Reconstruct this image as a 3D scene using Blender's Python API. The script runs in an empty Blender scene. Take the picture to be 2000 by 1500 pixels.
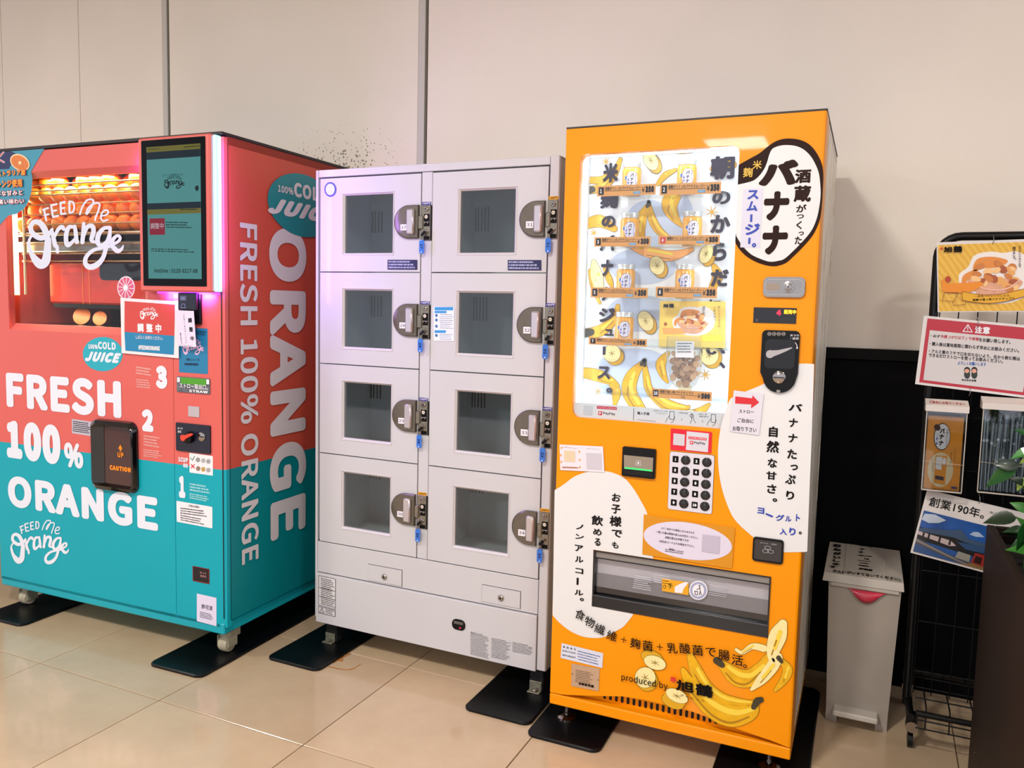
import bpy, math, random
from mathutils import Vector, Matrix
random.seed(7)
C = bpy.context.scene.collection
SC = bpy.context.scene
# ------------------------------------------------------------------ camera
CP = Vector((0.8416, -2.2786, 1.3125)); RX, RY, RZ = -0.0896, -0.0228, 0.4242
FPX, U0, V0 = 1580.36, 980.27, 738.26
CR = Matrix.Rotation(RZ, 3, 'Z') @ Matrix.Rotation(RX, 3, 'X') @ Matrix.Rotation(RY, 3, 'Y')
cam = bpy.data.cameras.new('camera'); camo = bpy.data.objects.new('camera', cam); C.objects.link(camo)
m4 = Matrix.Identity(4)
for r in range(3):
    m4[r][0] = CR[r][0]; m4[r][1] = CR[r][2]; m4[r][2] = -CR[r][1]; m4[r][3] = CP[r]
camo.matrix_world = m4
cam.sensor_width = 36; cam.lens = FPX / 2000 * 36
cam.shift_x = (1000 - U0) / 2000; cam.shift_y = (V0 - 750) / 2000
cam.clip_start = 0.02
SC.camera = camo
# ------------------------------------------------------------------ light
w = bpy.data.worlds.new('hall'); SC.world = w; w.use_nodes = True
w.node_tree.nodes['Background'].inputs[0].default_value = (0.86, 0.88, 1.0, 1)
w.node_tree.nodes['Background'].inputs[1].default_value = 0.8
def area(name, loc, size, power, col=(1, .95, .88), rot=(0, 0, 0), sy=None):
    l = bpy.data.lights.new(name, 'AREA'); l.energy = power; l.color = col; l.size = size
    if sy: l.shape = 'RECTANGLE'; l.size_y = sy
    o = bpy.data.objects.new(name, l); o.location = loc; o.rotation_euler = rot; C.objects.link(o)
    return o
area('ceiling_lamp_light', (-.13, -2.3, 3.05), .28, 50, (1, .95, .88))
area('ceiling_lamp_light', (-3.5, -2.4, 3.05), .4, 46, (1, .95, .88))
area('ceiling_lamp_light', (2.2, -2.6, 3.05), .4, 34, (1, .94, .86))
area('ceiling_lamp_light', (-.53, -6.6, 3.05), .6, 110, (1, .95, .88))
SC.view_settings.view_transform = 'Standard'
SC.view_settings.look = 'None'
SC.view_settings.gamma = 1
SC.view_settings.use_curve_mapping = False
SC.view_settings.exposure = 0.62
SC.cycles.max_bounces = 8
SC.cycles.transparent_max_bounces = 12
SC.cycles.use_denoising = True
SC.cycles.sample_clamp_indirect = 6
SC.cycles.caustics_reflective = False; SC.cycles.caustics_refractive = False
# ------------------------------------------------------------------ materials
def lin(h):
    if isinstance(h, str):
        h = h.lstrip('#'); h = [int(h[i:i+2], 16) / 255 for i in (0, 2, 4)]
        return tuple((c / 12.92 if c <= .04045 else ((c + .055) / 1.055) ** 2.4) for c in h)
    return tuple(h)
_M = {}
def mat(name, col, rough=.5, metal=0., emit=0., ecol=None, var=.0, vs=30., bump=0., bs=200., coat=0., spec=.5, trans=0.):
    if name in _M: return _M[name]
    m = bpy.data.materials.new(name); m.use_nodes = True
    nt = m.node_tree; b = nt.nodes['Principled BSDF']; c = lin(col)
    b.inputs['Base Color'].default_value = (*c, 1); b.inputs['Roughness'].default_value = rough
    b.inputs['Metallic'].default_value = metal; b.inputs['Coat Weight'].default_value = coat
    b.inputs['Specular IOR Level'].default_value = spec
    if emit:
        b.inputs['Emission Color'].default_value = (*(lin(ecol) if ecol else c), 1)
        b.inputs['Emission Strength'].default_value = emit
    tc = nt.nodes.new('ShaderNodeTexCoord')
    if var:
        n = nt.nodes.new('ShaderNodeTexNoise'); n.inputs['Scale'].default_value = vs; n.inputs['Detail'].default_value = 5
        nt.links.new(tc.outputs['Object'], n.inputs['Vector'])
        r = nt.nodes.new('ShaderNodeValToRGB'); r.color_ramp.elements[0].position = .3; r.color_ramp.elements[1].position = .7
        r.color_ramp.elements[0].color = (*[x * (1 - var) for x in c], 1); r.color_ramp.elements[1].color = (*[min(1, x * (1 + var)) for x in c], 1)
        nt.links.new(n.outputs['Fac'], r.inputs['Fac']); nt.links.new(r.outputs['Color'], b.inputs['Base Color'])
    if bump:
        n = nt.nodes.new('ShaderNodeTexNoise'); n.inputs['Scale'].default_value = bs
        nt.links.new(tc.outputs['Object'], n.inputs['Vector'])
        bp = nt.nodes.new('ShaderNodeBump'); bp.inputs['Strength'].default_value = bump; bp.inputs['Distance'].default_value = .002
        nt.links.new(n.outputs['Fac'], bp.inputs['Height']); nt.links.new(bp.outputs['Normal'], b.inputs['Normal'])
    _M[name] = m; return m
def clear(name, tint='#ffffff', refl=1., rough=.02, ior=1.45):
    """thin clear pane: transparent tinted, fresnel reflection"""
    if name in _M: return _M[name]
    m = bpy.data.materials.new(name); m.use_nodes = True; nt = m.node_tree
    nt.nodes.remove(nt.nodes['Principled BSDF']); out = nt.nodes['Material Output']
    t = nt.nodes.new('ShaderNodeBsdfTransparent'); t.inputs[0].default_value = (*lin(tint), 1)
    g = nt.nodes.new('ShaderNodeBsdfGlossy'); g.inputs['Roughness'].default_value = rough
    lw_ = nt.nodes.new('ShaderNodeLayerWeight'); lw_.inputs[0].default_value = .5
    pw = nt.nodes.new('ShaderNodeMath'); pw.operation = 'POWER'; pw.inputs[1].default_value = 5; nt.links.new(lw_.outputs['Facing'], pw.inputs[0])
    f = nt.nodes.new('ShaderNodeMath'); f.operation = 'MULTIPLY_ADD'; f.inputs[1].default_value = .94; f.inputs[2].default_value = .045; nt.links.new(pw.outputs[0], f.inputs[0])
    mu = nt.nodes.new('ShaderNodeMath'); mu.operation = 'MULTIPLY'; mu.inputs[1].default_value = refl; mu.use_clamp = True
    x = nt.nodes.new('ShaderNodeMixShader')
    nt.links.new(f.outputs[0], mu.inputs[0]); nt.links.new(mu.outputs[0], x.inputs[0])
    nt.links.new(t.outputs[0], x.inputs[1]); nt.links.new(g.outputs[0], x.inputs[2]); nt.links.new(x.outputs[0], out.inputs[0])
    _M[name] = m; return m
# ------------------------------------------------------------------ mesh helpers
def tag(o, label=None, cat=None, group=None, kind=None):
    if label: o['label'] = label
    if cat: o['category'] = cat
    if group: o['group'] = group
    if kind: o['kind'] = kind
    return o
def empty(name, loc=(0, 0, 0), rz=0., label=None, cat=None, group=None):
    o = bpy.data.objects.new(name, None); o.location = loc; o.rotation_euler = (0, 0, rz); o.empty_display_size = .05
    C.objects.link(o); return tag(o, label, cat, group)
def copy_tree(o, parent=None):
    c = o.copy(); C.objects.link(c); c.parent = parent
    for ch in [x for x in o.children]: copy_tree(ch, c)
    return c
class G:
    def __init__(s): s.v = []; s.f = []; s.mi = []; s.m = 0
    def add(s, vs, fs):
        n = len(s.v); s.v += [tuple(p) for p in vs]; s.f += [tuple(i + n for i in f) for f in fs]; s.mi += [s.m] * len(fs); return s
    def box(s, x0, x1, y0, y1, z0, z1, b=0.):
        x0, x1 = sorted((x0, x1)); y0, y1 = sorted((y0, y1)); z0, z1 = sorted((z0, z1))
        if b <= 0:
            return s.add([(x, y, z) for x in (x0, x1) for y in (y0, y1) for z in (z0, z1)],
                         [(0, 1, 3, 2), (4, 6, 7, 5), (0, 4, 5, 1), (2, 3, 7, 6), (0, 2, 6, 4), (1, 5, 7, 3)])
        b = min(b, (x1 - x0) * .49, (y1 - y0) * .49, (z1 - z0) * .49)
        cx, cy, cz = (x0 + x1) / 2, (y0 + y1) / 2, (z0 + z1) / 2; hx, hy, hz = (x1 - x0) / 2, (y1 - y0) / 2, (z1 - z0) / 2
        vs = []; idx = {}
        for sx in (-1, 1):
            for sy in (-1, 1):
                for sz in (-1, 1):
                    for a in range(3):
                        p = [sx * (hx - b), sy * (hy - b), sz * (hz - b)]; p[a] = (sx * hx, sy * hy, sz * hz)[a]
                        idx[sx, sy, sz, a] = len(vs); vs.append((cx + p[0], cy + p[1], cz + p[2]))
        fs = []
        for a in range(3):
            o1, o2 = [k for k in range(3) if k != a]
            for s_ in (-1, 1):
                q = []
                for t1, t2 in ((-1, -1), (1, -1), (1, 1), (-1, 1)):
                    k = [0, 0, 0]; k[a] = s_; k[o1] = t1; k[o2] = t2; q.append(idx[(*k, a)])
                if (s_ > 0) == (a == 1): q.reverse()
                fs.append(tuple(q))
            for t1 in (-1, 1):
                for t2 in (-1, 1):
                    k0 = [0, 0, 0]; k0[o1] = t1; k0[o2] = t2; k1 = list(k0); k0[a] = -1; k1[a] = 1
                    fs.append((idx[(*k0, o1)], idx[(*k1, o1)], idx[(*k1, o2)], idx[(*k0, o2)]))
        for sx in (-1, 1):
            for sy in (-1, 1):
                for sz in (-1, 1): fs.append(tuple(idx[sx, sy, sz, a] for a in range(3)))
        return s.add(vs, fs)
    def tube(s, pts, r, n=10, closed=False, caps=True):
        pts = [Vector(p) for p in pts]; N = len(pts); rs = r if isinstance(r, (list, tuple)) else [r] * N
        up = None; vs = []
        for i, p in enumerate(pts):
            if closed: t = (pts[(i + 1) % N] - pts[i - 1]).normalized()
            else: t = (pts[min(i + 1, N - 1)] - pts[max(i - 1, 0)]).normalized()
            if up is None: up = Vector((0, 0, 1)) if abs(t.z) < .9 else Vector((1, 0, 0))
            a = t.cross(up).normalized(); up = a.cross(t).normalized()
            for k in range(n):
                th = 2 * math.pi * k / n; vs.append(p + rs[i] * (math.cos(th) * a + math.sin(th) * up))
        fs = []
        for i in range(N if closed else N - 1):
            j = (i + 1) % N
            for k in range(n): fs.append((i * n + k, i * n + (k + 1) % n, j * n + (k + 1) % n, j * n + k))
        if caps and not closed: fs += [tuple(range(n - 1, -1, -1)), tuple(range((N - 1) * n, N * n))]
        return s.add(vs, fs)
    def lathe(s, prof, c=(0, 0, 0), axis='z', n=24):
        """prof: list of (r, h) along axis"""
        vs = []
        for r, h in prof:
            for k in range(n):
                a = 2 * math.pi * k / n; x, y = r * math.cos(a), r * math.sin(a)
                p = {'z': (x, y, h), 'y': (x, h, y), 'x': (h, x, y)}[axis]; vs.append((p[0] + c[0], p[1] + c[1], p[2] + c[2]))
        fs = []
        for i in range(len(prof) - 1):
            for k in range(n): fs.append((i * n + k, i * n + (k + 1) % n, (i + 1) * n + (k + 1) % n, (i + 1) * n + k))
        fs += [tuple(range(n - 1, -1, -1)), tuple(range((len(prof) - 1) * n, len(prof) * n))]
        return s.add(vs, fs)
    def prism(s, loop, off0, off1, fn):
        """closed 2-D loop, extruded between two offsets; fn(u, v, off) -> point"""
        n = len(loop); vs = [fn(u, v, off0) for u, v in loop] + [fn(u, v, off1) for u, v in loop]
        fs = [tuple(range(n - 1, -1, -1)), tuple(range(n, 2 * n))] + [(i, (i + 1) % n, n + (i + 1) % n, n + i) for i in range(n)]
        return s.add(vs, fs)
    def ring(s, outer, inner, off0, off1, fn):
        n = len(outer)
        vs = [fn(*p, off0) for p in outer] + [fn(*p, off0) for p in inner] + [fn(*p, off1) for p in outer] + [fn(*p, off1) for p in inner]
        fs = []
        for i in range(n):
            j = (i + 1) % n
            fs += [(i, j, n + j, n + i), (2 * n + i, 3 * n + i, 3 * n + j, 2 * n + j), (i, 2 * n + i, 2 * n + j, j), (n + i, n + j, 3 * n + j, 3 * n + i)]
        return s.add(vs, fs)
    def mesh(s, name, mats, smooth=False, fix=True):
        me = bpy.data.meshes.new(name); me.from_pydata(s.v, [], s.f)
        for m in (mats if isinstance(mats, (list, tuple)) else [mats]): me.materials.append(m)
        me.polygons.foreach_set('material_index', s.mi)
        if fix:
            import bmesh
            bm = bmesh.new(); bm.from_mesh(me); bmesh.ops.recalc_face_normals(bm, faces=bm.faces); bm.to_mesh(me); bm.free()
        if smooth:
            me.polygons.foreach_set('use_smooth', [True] * len(me.polygons))
            me.set_sharp_from_angle(angle=math.radians(38)) if hasattr(me, 'set_sharp_from_angle') else None
        me.update(); return me
    def obj(s, name, mats, parent=None, smooth=False, fix=True, **k):
        o = bpy.data.objects.new(name, s.mesh(name, mats, smooth, fix)); C.objects.link(o); o.parent = parent
        return tag(o, **k) if k else o
def rr(u0, v0, u1, v1, r, n=5):
    """rounded rectangle loop"""
    r = min(r, abs(u1 - u0) / 2 - 1e-5, abs(v1 - v0) / 2 - 1e-5); L = []
    for cx, cy, a0 in ((u1 - r, v1 - r, 0), (u0 + r, v1 - r, 90), (u0 + r, v0 + r, 180), (u1 - r, v0 + r, 270)):
        for k in range(n + 1):
            a = math.radians(a0 + 90 * k / n); L.append((cx + r * math.cos(a), cy + r * math.sin(a)))
    return L
def ell(cx, cy, a, b, n=40, rot=0.):
    c, s = math.cos(rot), math.sin(rot)
    return [(cx + a * math.cos(t) * c - b * math.sin(t) * s, cy + a * math.cos(t) * s + b * math.sin(t) * c) for t in (2 * math.pi * k / n for k in range(n))]
def crom(pts, closed=False, k=6):
    """Catmull-Rom through tuples of any length"""
    n = len(pts); out = []
    for i in range(n if closed else n - 1):
        g = lambda j: pts[j % n] if closed else pts[max(0, min(n - 1, j))]
        p0, p1, p2, p3 = g(i - 1), g(i), g(i + 1), g(i + 2)
        for q in range(k):
            t = q / k
            out.append(tuple(.5 * (2 * b + (c - a) * t + (2 * a - 5 * b + 4 * c - d) * t * t + (3 * b - a - 3 * c + d) * t ** 3) for a, b, c, d in zip(p0, p1, p2, p3)))
    if not closed: out.append(tuple(pts[-1]))
    return out
# ------------------------------------------------------------------ lettering
_GC = {}
FONT = None
try:
    import os
    FONT = bpy.data.fonts.load(os.path.join(bpy.utils.system_resource('DATAFILES'), 'fonts', 'Noto Sans CJK Regular.woff2'))
except Exception: FONT = None
def glyph(s, bold=.0, res=3):
    """flat outline of a string in a unit box; heavier weights are laid up from shifted copies, each a hair above the last"""
    k = (s, round(bold, 3), res)
    if k in _GC: return _GC[k]
    cu = bpy.data.curves.new('t', 'FONT'); cu.body = s; cu.resolution_u = res; cu.size = 1; cu.space_character = 1 + (bold * 2.6 if len(s) > 1 else 0)
    if FONT and s.isascii(): cu.font = FONT
    ob = bpy.data.objects.new('t', cu); me = bpy.data.meshes.new_from_object(ob)
    vs = [(v.co.x, v.co.y) for v in me.vertices]; fs = [tuple(p.vertices) for p in me.polygons]
    bpy.data.objects.remove(ob); bpy.data.curves.remove(cu); bpy.data.meshes.remove(me)
    if bold > 0:
        n = len(vs); m = 20 if res >= 10 else (4 if bold < .02 else 8); sh = [(0, 0)] + [(bold * math.cos(t), bold * math.sin(t)) for t in (2 * math.pi * (j + .5) / m for j in range(m))]
        if bold > .055: sh += [(a * .5, b * .5) for a, b in sh[1:]]
        vs = [(x + a, y + b, j * 1.2e-5) for j, (a, b) in enumerate(sh) for x, y in vs]; fs = [tuple(i + j * n for i in f) for j in range(len(sh)) for f in fs]
    else: vs = [(x, y, 0.) for x, y in vs]
    x0 = min(v[0] for v in vs); x1 = max(v[0] for v in vs); y0 = min(v[1] for v in vs); y1 = max(v[1] for v in vs)
    W, H = max(1e-6, x1 - x0), max(1e-6, y1 - y0)
    _GC[k] = ([((x - x0) / W, (y - y0) / H, z) for x, y, z in vs], fs, W, H); return _GC[k]
VERT = 'ー（）()〜'
class Plane:
    """a flat face of a thing: origin, right and up axis in the thing's own coordinates; L() reads a spot off the photograph onto it"""
    def __init__(s, root, O=(0, 0, 0), U=(1, 0, 0), V=(0, 0, 1), e=.0007):
        s.root = root; s.O = Vector(O); s.U = Vector(U).normalized(); s.V = Vector(V).normalized(); s.N = s.U.cross(s.V); s.e = e
        if root is None: s.R = Matrix.Identity(3); s.T = Vector((0, 0, 0))
        else: s.R = root.rotation_euler.to_matrix(); s.T = root.location.copy()
    def L(s, px, py):
        d = CR @ Vector(((px - U0) / FPX, 1, -(py - V0) / FPX)); Ri = s.R.transposed()
        c = Ri @ (CP - s.T); d = Ri @ d
        t = (s.O - c).dot(s.N) / d.dot(s.N); p = c + t * d - s.O
        return p.dot(s.U), p.dot(s.V)
    def fn(s, u, v, off=0.): return s.O + u * s.U + v * s.V + off * s.N
    def jac(s, px, py):
        a = s.L(px, py); b = s.L(px + 1, py); c = s.L(px, py + 1)
        M = Matrix(((b[0] - a[0], c[0] - a[0]), (b[1] - a[1], c[1] - a[1]))); return M.inverted()
    def box(s, x0, y0, x1, y1):
        cx, cy = (x0 + x1) / 2, (y0 + y1) / 2; J = s.jac(cx, cy); u, v = s.L(cx, cy)
        w_ = abs((x1 - x0) / J[0][0]); h = max(((y1 - y0) - abs(J[1][0]) * w_), .35 * (y1 - y0)) / abs(J[1][1])
        return u - w_ / 2, v - h / 2, u + w_ / 2, v + h / 2
    def poly(s, name, px, m, parent, lay=1, smooth=0, closed=True):
        if smooth: px = crom(px, True, smooth)
        L = [s.L(*p) for p in px]; return s.face(name, L, m, parent, lay)
    def face(s, name, L, m, parent, lay=1):
        g = G(); n = len(L); a = sum(L[i][0] * L[(i + 1) % n][1] - L[(i + 1) % n][0] * L[i][1] for i in range(n))
        if a < 0: L = L[::-1]
        g.add([s.fn(u, v, lay * s.e) for u, v in L], [tuple(range(n))]); return g.obj(name, m, parent, fix=False)
    def txt(s, t, box, m, parent, lay=2, bold=.0, rot=0., name='lettering', fn=None, italic=0., res=3, vert=False):
        """box in plane units (u0,v0,u1,v1)"""
        u0, v0, u1, v1 = box; res = 10 if abs(v1 - v0) > .04 or abs(u1 - u0) > .25 else res; vs, fs, W, H = glyph(t, bold, res); cu, cv = (u0 + u1) / 2, (v0 + v1) / 2; g = G(); c_, s_ = math.cos(rot), math.sin(rot)
        P = []
        for x, y, dz in vs:
            if vert: x, y = y, 1 - x
            a = (x - .5 + italic * (y - .5)) * (u1 - u0); b = (y - .5) * (v1 - v0)
            P.append((fn or s.fn)(cu + a * c_ - b * s_, cv + a * s_ + b * c_, lay * s.e + dz))
        g.add(P, fs); return g.obj(name, m, parent, fix=False)
    def tpx(s, t, x0, y0, x1, y1, m, parent, **k): return s.txt(t, s.box(x0, y0, x1, y1), m, parent, **k)
    def tline(s, t, bl, tr, m, parent, **k):
        a = s.L(*bl); b = s.L(*tr); return s.txt(t, (a[0], a[1], b[0], b[1]), m, parent, **k)
    def tskew(s, t, bl, br, tl, m, parent, lay=2, bold=0., res=3, name='lettering', x0=0., x1=1.):
        vs, fs, W, H = glyph(t, bold, res); g = G(); a, b, c = Vector(s.L(*bl)), Vector(s.L(*br)), Vector(s.L(*tl))
        g.add([s.fn(*(a + x * (b - a) + y * (c - a)), lay * s.e + dz) for x, y, dz in vs], fs); return g.obj(name, m, parent, fix=False)
    def column(s, t, top, bot, size, m, parent, lay=2, bold=0., rot=0.):
        """vertical writing: centres from top px to bottom px, size in metres"""
        g = G(); n = len(t)
        for i, ch in enumerate(t):
            if ch == ' ': continue
            f = i / max(1, n - 1); cu, cv = s.L(top[0] + (bot[0] - top[0]) * f, top[1] + (bot[1] - top[1]) * f)
            vs, fs, W, H = glyph(ch, bold, 2); P = []
            for x, y, dz in vs:
                a, b = (x - .5) * W, (y - .5) * H
                if ch in VERT: a, b = b, -a
                if ch in '、。': a += .35; b += .3
                a, b = a * size, b * size
                P.append(s.fn(cu + a * math.cos(rot) - b * math.sin(rot), cv + a * math.sin(rot) + b * math.cos(rot), lay * s.e + dz))
            g.add(P, fs)
        return g.obj('lettering', m, parent, fix=False)
    def micro(s, bl, br, tl, n, m, parent, lay=2, fill=.55, seed=1, name='small_print'):
        """rows of print too small to read"""
        R = random.Random(seed); g = G(); a, b, c = Vector(s.L(*bl)), Vector(s.L(*br)), Vector(s.L(*tl)); U = b - a; V = c - a
        for i in range(n):
            y = 1 - (i + .5) / n; x = 0; end = R.uniform(.72, 1); hh = fill * .5 / n
            while x < end:
                w_ = R.uniform(.012, .05) * 1.2; P = [(x, y - hh * R.uniform(.6, 1)), (min(x + w_, 1), y - hh), (min(x + w_, 1), y + hh), (x, y + hh * R.uniform(.6, 1))]
                g.add([s.fn(*(a + p * U + q * V), lay * s.e) for p, q in P], [(0, 1, 2, 3)]); x += w_ + R.uniform(.008, .02)
        return g.obj(name, m, parent, fix=False)
    def quad(s, name, c, m, parent, lay=1, r=0.):
        """four px corners bl br tr tl as flat piece"""
        L = [s.L(*p) for p in c]
        if r:
            out = []
            for i in range(4):
                p = Vector(L[i]); a = Vector(L[i - 1]); b = Vector(L[(i + 1) % 4]); da = (a - p).normalized() * r; db = (b - p).normalized() * r
                for k in range(5):
                    t = k / 4; q = (1 - t) ** 2 * (p + da) + 2 * t * (1 - t) * p + t * t * (p + db); out.append((q.x, q.y))
            L = out
        return s.face(name, L, m, parent, lay)
    def slab(s, name, L, off0, off1, m, parent, smooth=False): return G().prism(L, off0, off1, s.fn).obj(name, m, parent, smooth=smooth)
    def rect(s, c):
        """axis-aligned plane rectangle averaging four px corners bl br tr tl"""
        q = [s.L(*p) for p in c]; return ((q[0][0] + q[3][0]) / 2, (q[0][1] + q[1][1]) / 2, (q[1][0] + q[2][0]) / 2, (q[2][1] + q[3][1]) / 2)
    def stroke(s, pts, g, lay=2, k=5, capn=6, xf=None, sm=True):
        """pts (x, y, width) in px; every stroke of a drawing lies a hair above the one before"""
        P = crom(pts, False, k) if sm and len(pts) > 2 else pts; q0 = (len(g.f) % 400) * 3e-7
        f = (lambda x, y, i=0: s.fn(*s.L(*(xf(x, y) if xf else (x, y))), lay * s.e + q0 + i * 2e-6)); n = len(P); Lf = []; Rt = []
        for i, (x, y, w_) in enumerate(P):
            a = P[max(0, i - 1)]; b = P[min(n - 1, i + 1)]; dx, dy = b[0] - a[0], b[1] - a[1]; q = math.hypot(dx, dy) or 1; nx, ny = -dy / q * w_ / 2, dx / q * w_ / 2
            Lf.append((x + nx, y + ny, i)); Rt.append((x - nx, y - ny, i))
        V = [f(*p) for p in Lf] + [f(*p) for p in Rt]
        g.add(V, [(i, i + 1, n + i + 1, n + i) for i in range(n - 1)])
        for j, (x, y, w_) in enumerate((P[0], P[-1])):
            if w_ > 0: g.add([f(x + w_ / 2 * math.cos(t), y + w_ / 2 * math.sin(t), n + 2 + 2 * j) for t in (2 * math.pi * j_ / 10 for j_ in range(10))], [tuple(range(10))])
# hand-drawn script logo, points in the frame of its largest printing
LOGO = []
def _lg():
    A = lambda x, y, w_: (x / 6.897, 270 + y / 6.897, w_ / 6.897)
    B = lambda x, y, w_: (x / 6.897, 470 + y / 6.897, w_ / 6.897)
    for st in ([(595,960),(625,1108)],[(582,965),(650,940)],[(602,1038),(655,1025)],[(690,905),(716,1062)],[(692,905),(765,887)],[(702,985),(760,972)],[(716,1060),(785,1046)],
               [(817,872),(826,1024)],[(817,870),(876,858)],[(822,945),(870,937)],[(826,1022),(886,1014)],[(937,852),(937,1003)]):
        LOGO.append([A(x, y, 27) for x, y in st])
    LOGO.append([A(x, y, 25) for x, y in ((937,853),(985,862),(1003,925),(985,990),(937,1003))])
    LOGO.append([A(x, y, 25) for x, y in ((1078,1025),(1110,930),(1170,840),(1235,825),(1262,855),(1230,930),(1190,1000),(1165,1020),(1185,950),(1240,895),(1310,872),(1345,895),(1325,980),(1290,1070),(1285,1105))])
    LOGO.append([A(x, y, 23) for x, y in ((1375,1045),(1430,1035),(1462,1000),(1445,970),(1405,975),(1370,1020),(1362,1080),(1395,1115),(1455,1098))])
    LOGO.append([A(452,1300,26),A(405,1350,34),A(388,1420,42),B(392,60,50),B(425,170,64),B(490,270,105),B(556,318,128),B(620,270,118),B(640,130,100),B(648,0,88),A(640,1350,84),A(605,1230,84),A(550,1150,78),A(480,1125,66),A(428,1160,62),A(420,1240,66),A(470,1305,72),A(560,1345,72),A(650,1300,52),A(705,1230,44)])
    LOGO.append([A(700,1240,44),A(720,1330,58),A(745,1440,60),B(768,80,50),B(778,155,44)])
    LOGO.append([A(735,1330,40),A(785,1230,50),A(835,1195,58),A(862,1225,50)])
    LOGO.append([A(985,1195,46),A(930,1200,56),A(895,1290,60),A(895,1400,62),B(920,60,62),B(975,20,46),A(1010,1360,42)])
    LOGO.append([A(1010,1185,46),A(1025,1290,56),A(1035,1400,54),B(1050,10,40)])
    LOGO.append([A(1130,1150,46),A(1125,1260,56),A(1112,1400,58)])
    LOGO.append([A(1125,1330,44),A(1175,1200,56),A(1245,1185,64),A(1262,1260,62),A(1235,1370,58),A(1280,1400,36)])
    LOGO.append([A(1480,1205,48),A(1400,1215,50),A(1330,1300,66),A(1318,1400,66),A(1365,1445,56),A(1440,1390,44),A(1478,1290,46)])
    LOGO.append([A(1488,1205,40),A(1475,1340,56),B(1440,60,58),B(1390,230,60),B(1300,330,78),B(1205,355,76),B(1150,300,62),B(1170,210,56),B(1260,130,50),B(1390,95,42),B(1500,75,36)])
    LOGO.append([A(1515,1430,36),A(1590,1395,40),A(1622,1345,40),A(1590,1312,40),A(1535,1350,50),A(1505,1430,56),B(1530,90,62),B(1585,140,62),B(1640,115,40),B(1662,65,16)])
_lg()
LB = (52, 386, 243, 527)  # bounds of the script logo
def logo(P, x0, y0, x1, y1, m, parent, lay=2, k=4, shear=0.):
    sx = (x1 - x0) / (LB[2] - LB[0]); sy = (y1 - y0) / (LB[3] - LB[1]); g = G()
    xf = lambda x, y: (x0 + (x - LB[0]) * sx, y0 + (y - LB[1]) * sy + shear * (x - LB[0]) * sx)
    for st in LOGO: P.stroke(st, g, lay, k, xf=xf)
    return g.obj('script_logo', m, parent, fix=False)
# painted fruit for the prints
def banana(P, pts, parent, lay=1, col=None, tip=True):
    """centre line (x, y, width) in px"""
    a = G(); P.stroke([(x, y, w_ + 1.6) for x, y, w_ in pts], a, lay); a.obj('banana_print', MM['b_out'], parent, fix=False)
    a = G(); P.stroke(pts, a, lay + 1); a.obj('banana_print', col or MM['b_yel'], parent, fix=False)
    a = G(); P.stroke([(x + w_ * .12, y - w_ * .18, w_ * .28) for x, y, w_ in pts[1:-1]], a, lay + 2); a.obj('banana_print', MM['b_lite'], parent, fix=False)
    a = G(); P.stroke([(x - w_ * .1, y + w_ * .3, w_ * .1) for x, y, w_ in pts[1:-1]], a, lay + 2); a.obj('banana_print', MM['b_dk'], parent, fix=False)
    if tip:
        a = G(); x, y, w_ = pts[0]; x2, y2, w2 = pts[1]; d = math.hypot(x2 - x, y2 - y) or 1; q = max(4, w_ * 1.1)
        P.stroke([(x - (x2 - x) / d * q * .6, y - (y2 - y) / d * q * .6, w_ * 1.2), (x + (x2 - x) / d * q * .5, y + (y2 - y) / d * q * .5, w_ * .9)], a, lay + 3); a.obj('banana_print', MM['b_tip'], parent, fix=False)
def slice_(P, cx, cy, rx, ry, ang, parent, lay=1, th=(4, 5)):
    E = lambda x, y, a, b: [(x + p, y + q) for p, q in ell(0, 0, a, b, 26, ang)]
    hull = E(cx + th[0], cy + th[1], rx, ry)
    P.poly('slice_print', E(cx + th[0], cy + th[1], rx + 1, ry + 1), MM['b_out'], parent, lay)
    P.poly('slice_print', hull, MM['b_mid'], parent, lay + 1)
    P.poly('slice_print', E(cx + th[0] / 2, cy + th[1] / 2, rx, ry), MM['b_mid'], parent, lay + 2)
    P.poly('slice_print', E(cx, cy, rx + .8, ry + .8), MM['b_out'], parent, lay + 3)
    P.poly('slice_print', E(cx, cy, rx, ry), MM['b_cream'], parent, lay + 4)
    g = G()
    for k in range(6):
        a = k * 1.047 + .3; x, y = math.cos(a) * rx * .38, math.sin(a) * ry * .38
        c_, s_ = math.cos(ang), math.sin(ang); P.stroke([(cx, cy, 1.2), (cx + x * c_ - y * s_, cy + x * s_ + y * c_, .8)], g, lay + 5, sm=False)
    g.obj('slice_print', MM['b_seed'], parent, fix=False)
MM = dict(b_out=mat('print_outline', '#7a5e14', .4), b_yel=mat('print_banana_yellow', '#e2ab0c', .4, var=.12, vs=40), b_lite=mat('print_banana_light', '#f0cf45', .4), b_dk=mat('print_banana_shade', '#a97a0a', .4),
          b_tip=mat('print_banana_tip', '#3c3420', .5), b_mid=mat('print_slice_rind', '#d9a51a', .4), b_cream=mat('print_slice_cream', '#efe0a0', .4, var=.05, vs=80), b_seed=mat('print_seed', '#8f7420', .5))
white = mat('white_print', '#e8e6ee', .45); ink = mat('black_ink', '#0e0b09', .55, spec=.12); paper = mat('white_paper', '#e2dfe6', .55, var=.02, vs=20)
blackp = mat('black_plastic', '#08090b', .35, var=.15, vs=20, spec=.25); chrome = mat('chrome', '#a59d96', .12, 1., var=.03); steel = mat('brushed_steel', '#a7a39b', .34, 1., var=.08, vs=60)
rubber = mat('rubber_black', '#05070a', .34, spec=.3, var=.3, vs=9, bump=.1, bs=60); dark = mat('dark_gap', '#040405', .8)
redp = mat('red_print', '#cf1f2c', .45); bluep = mat('blue_print', '#1d3fae', .45)
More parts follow.
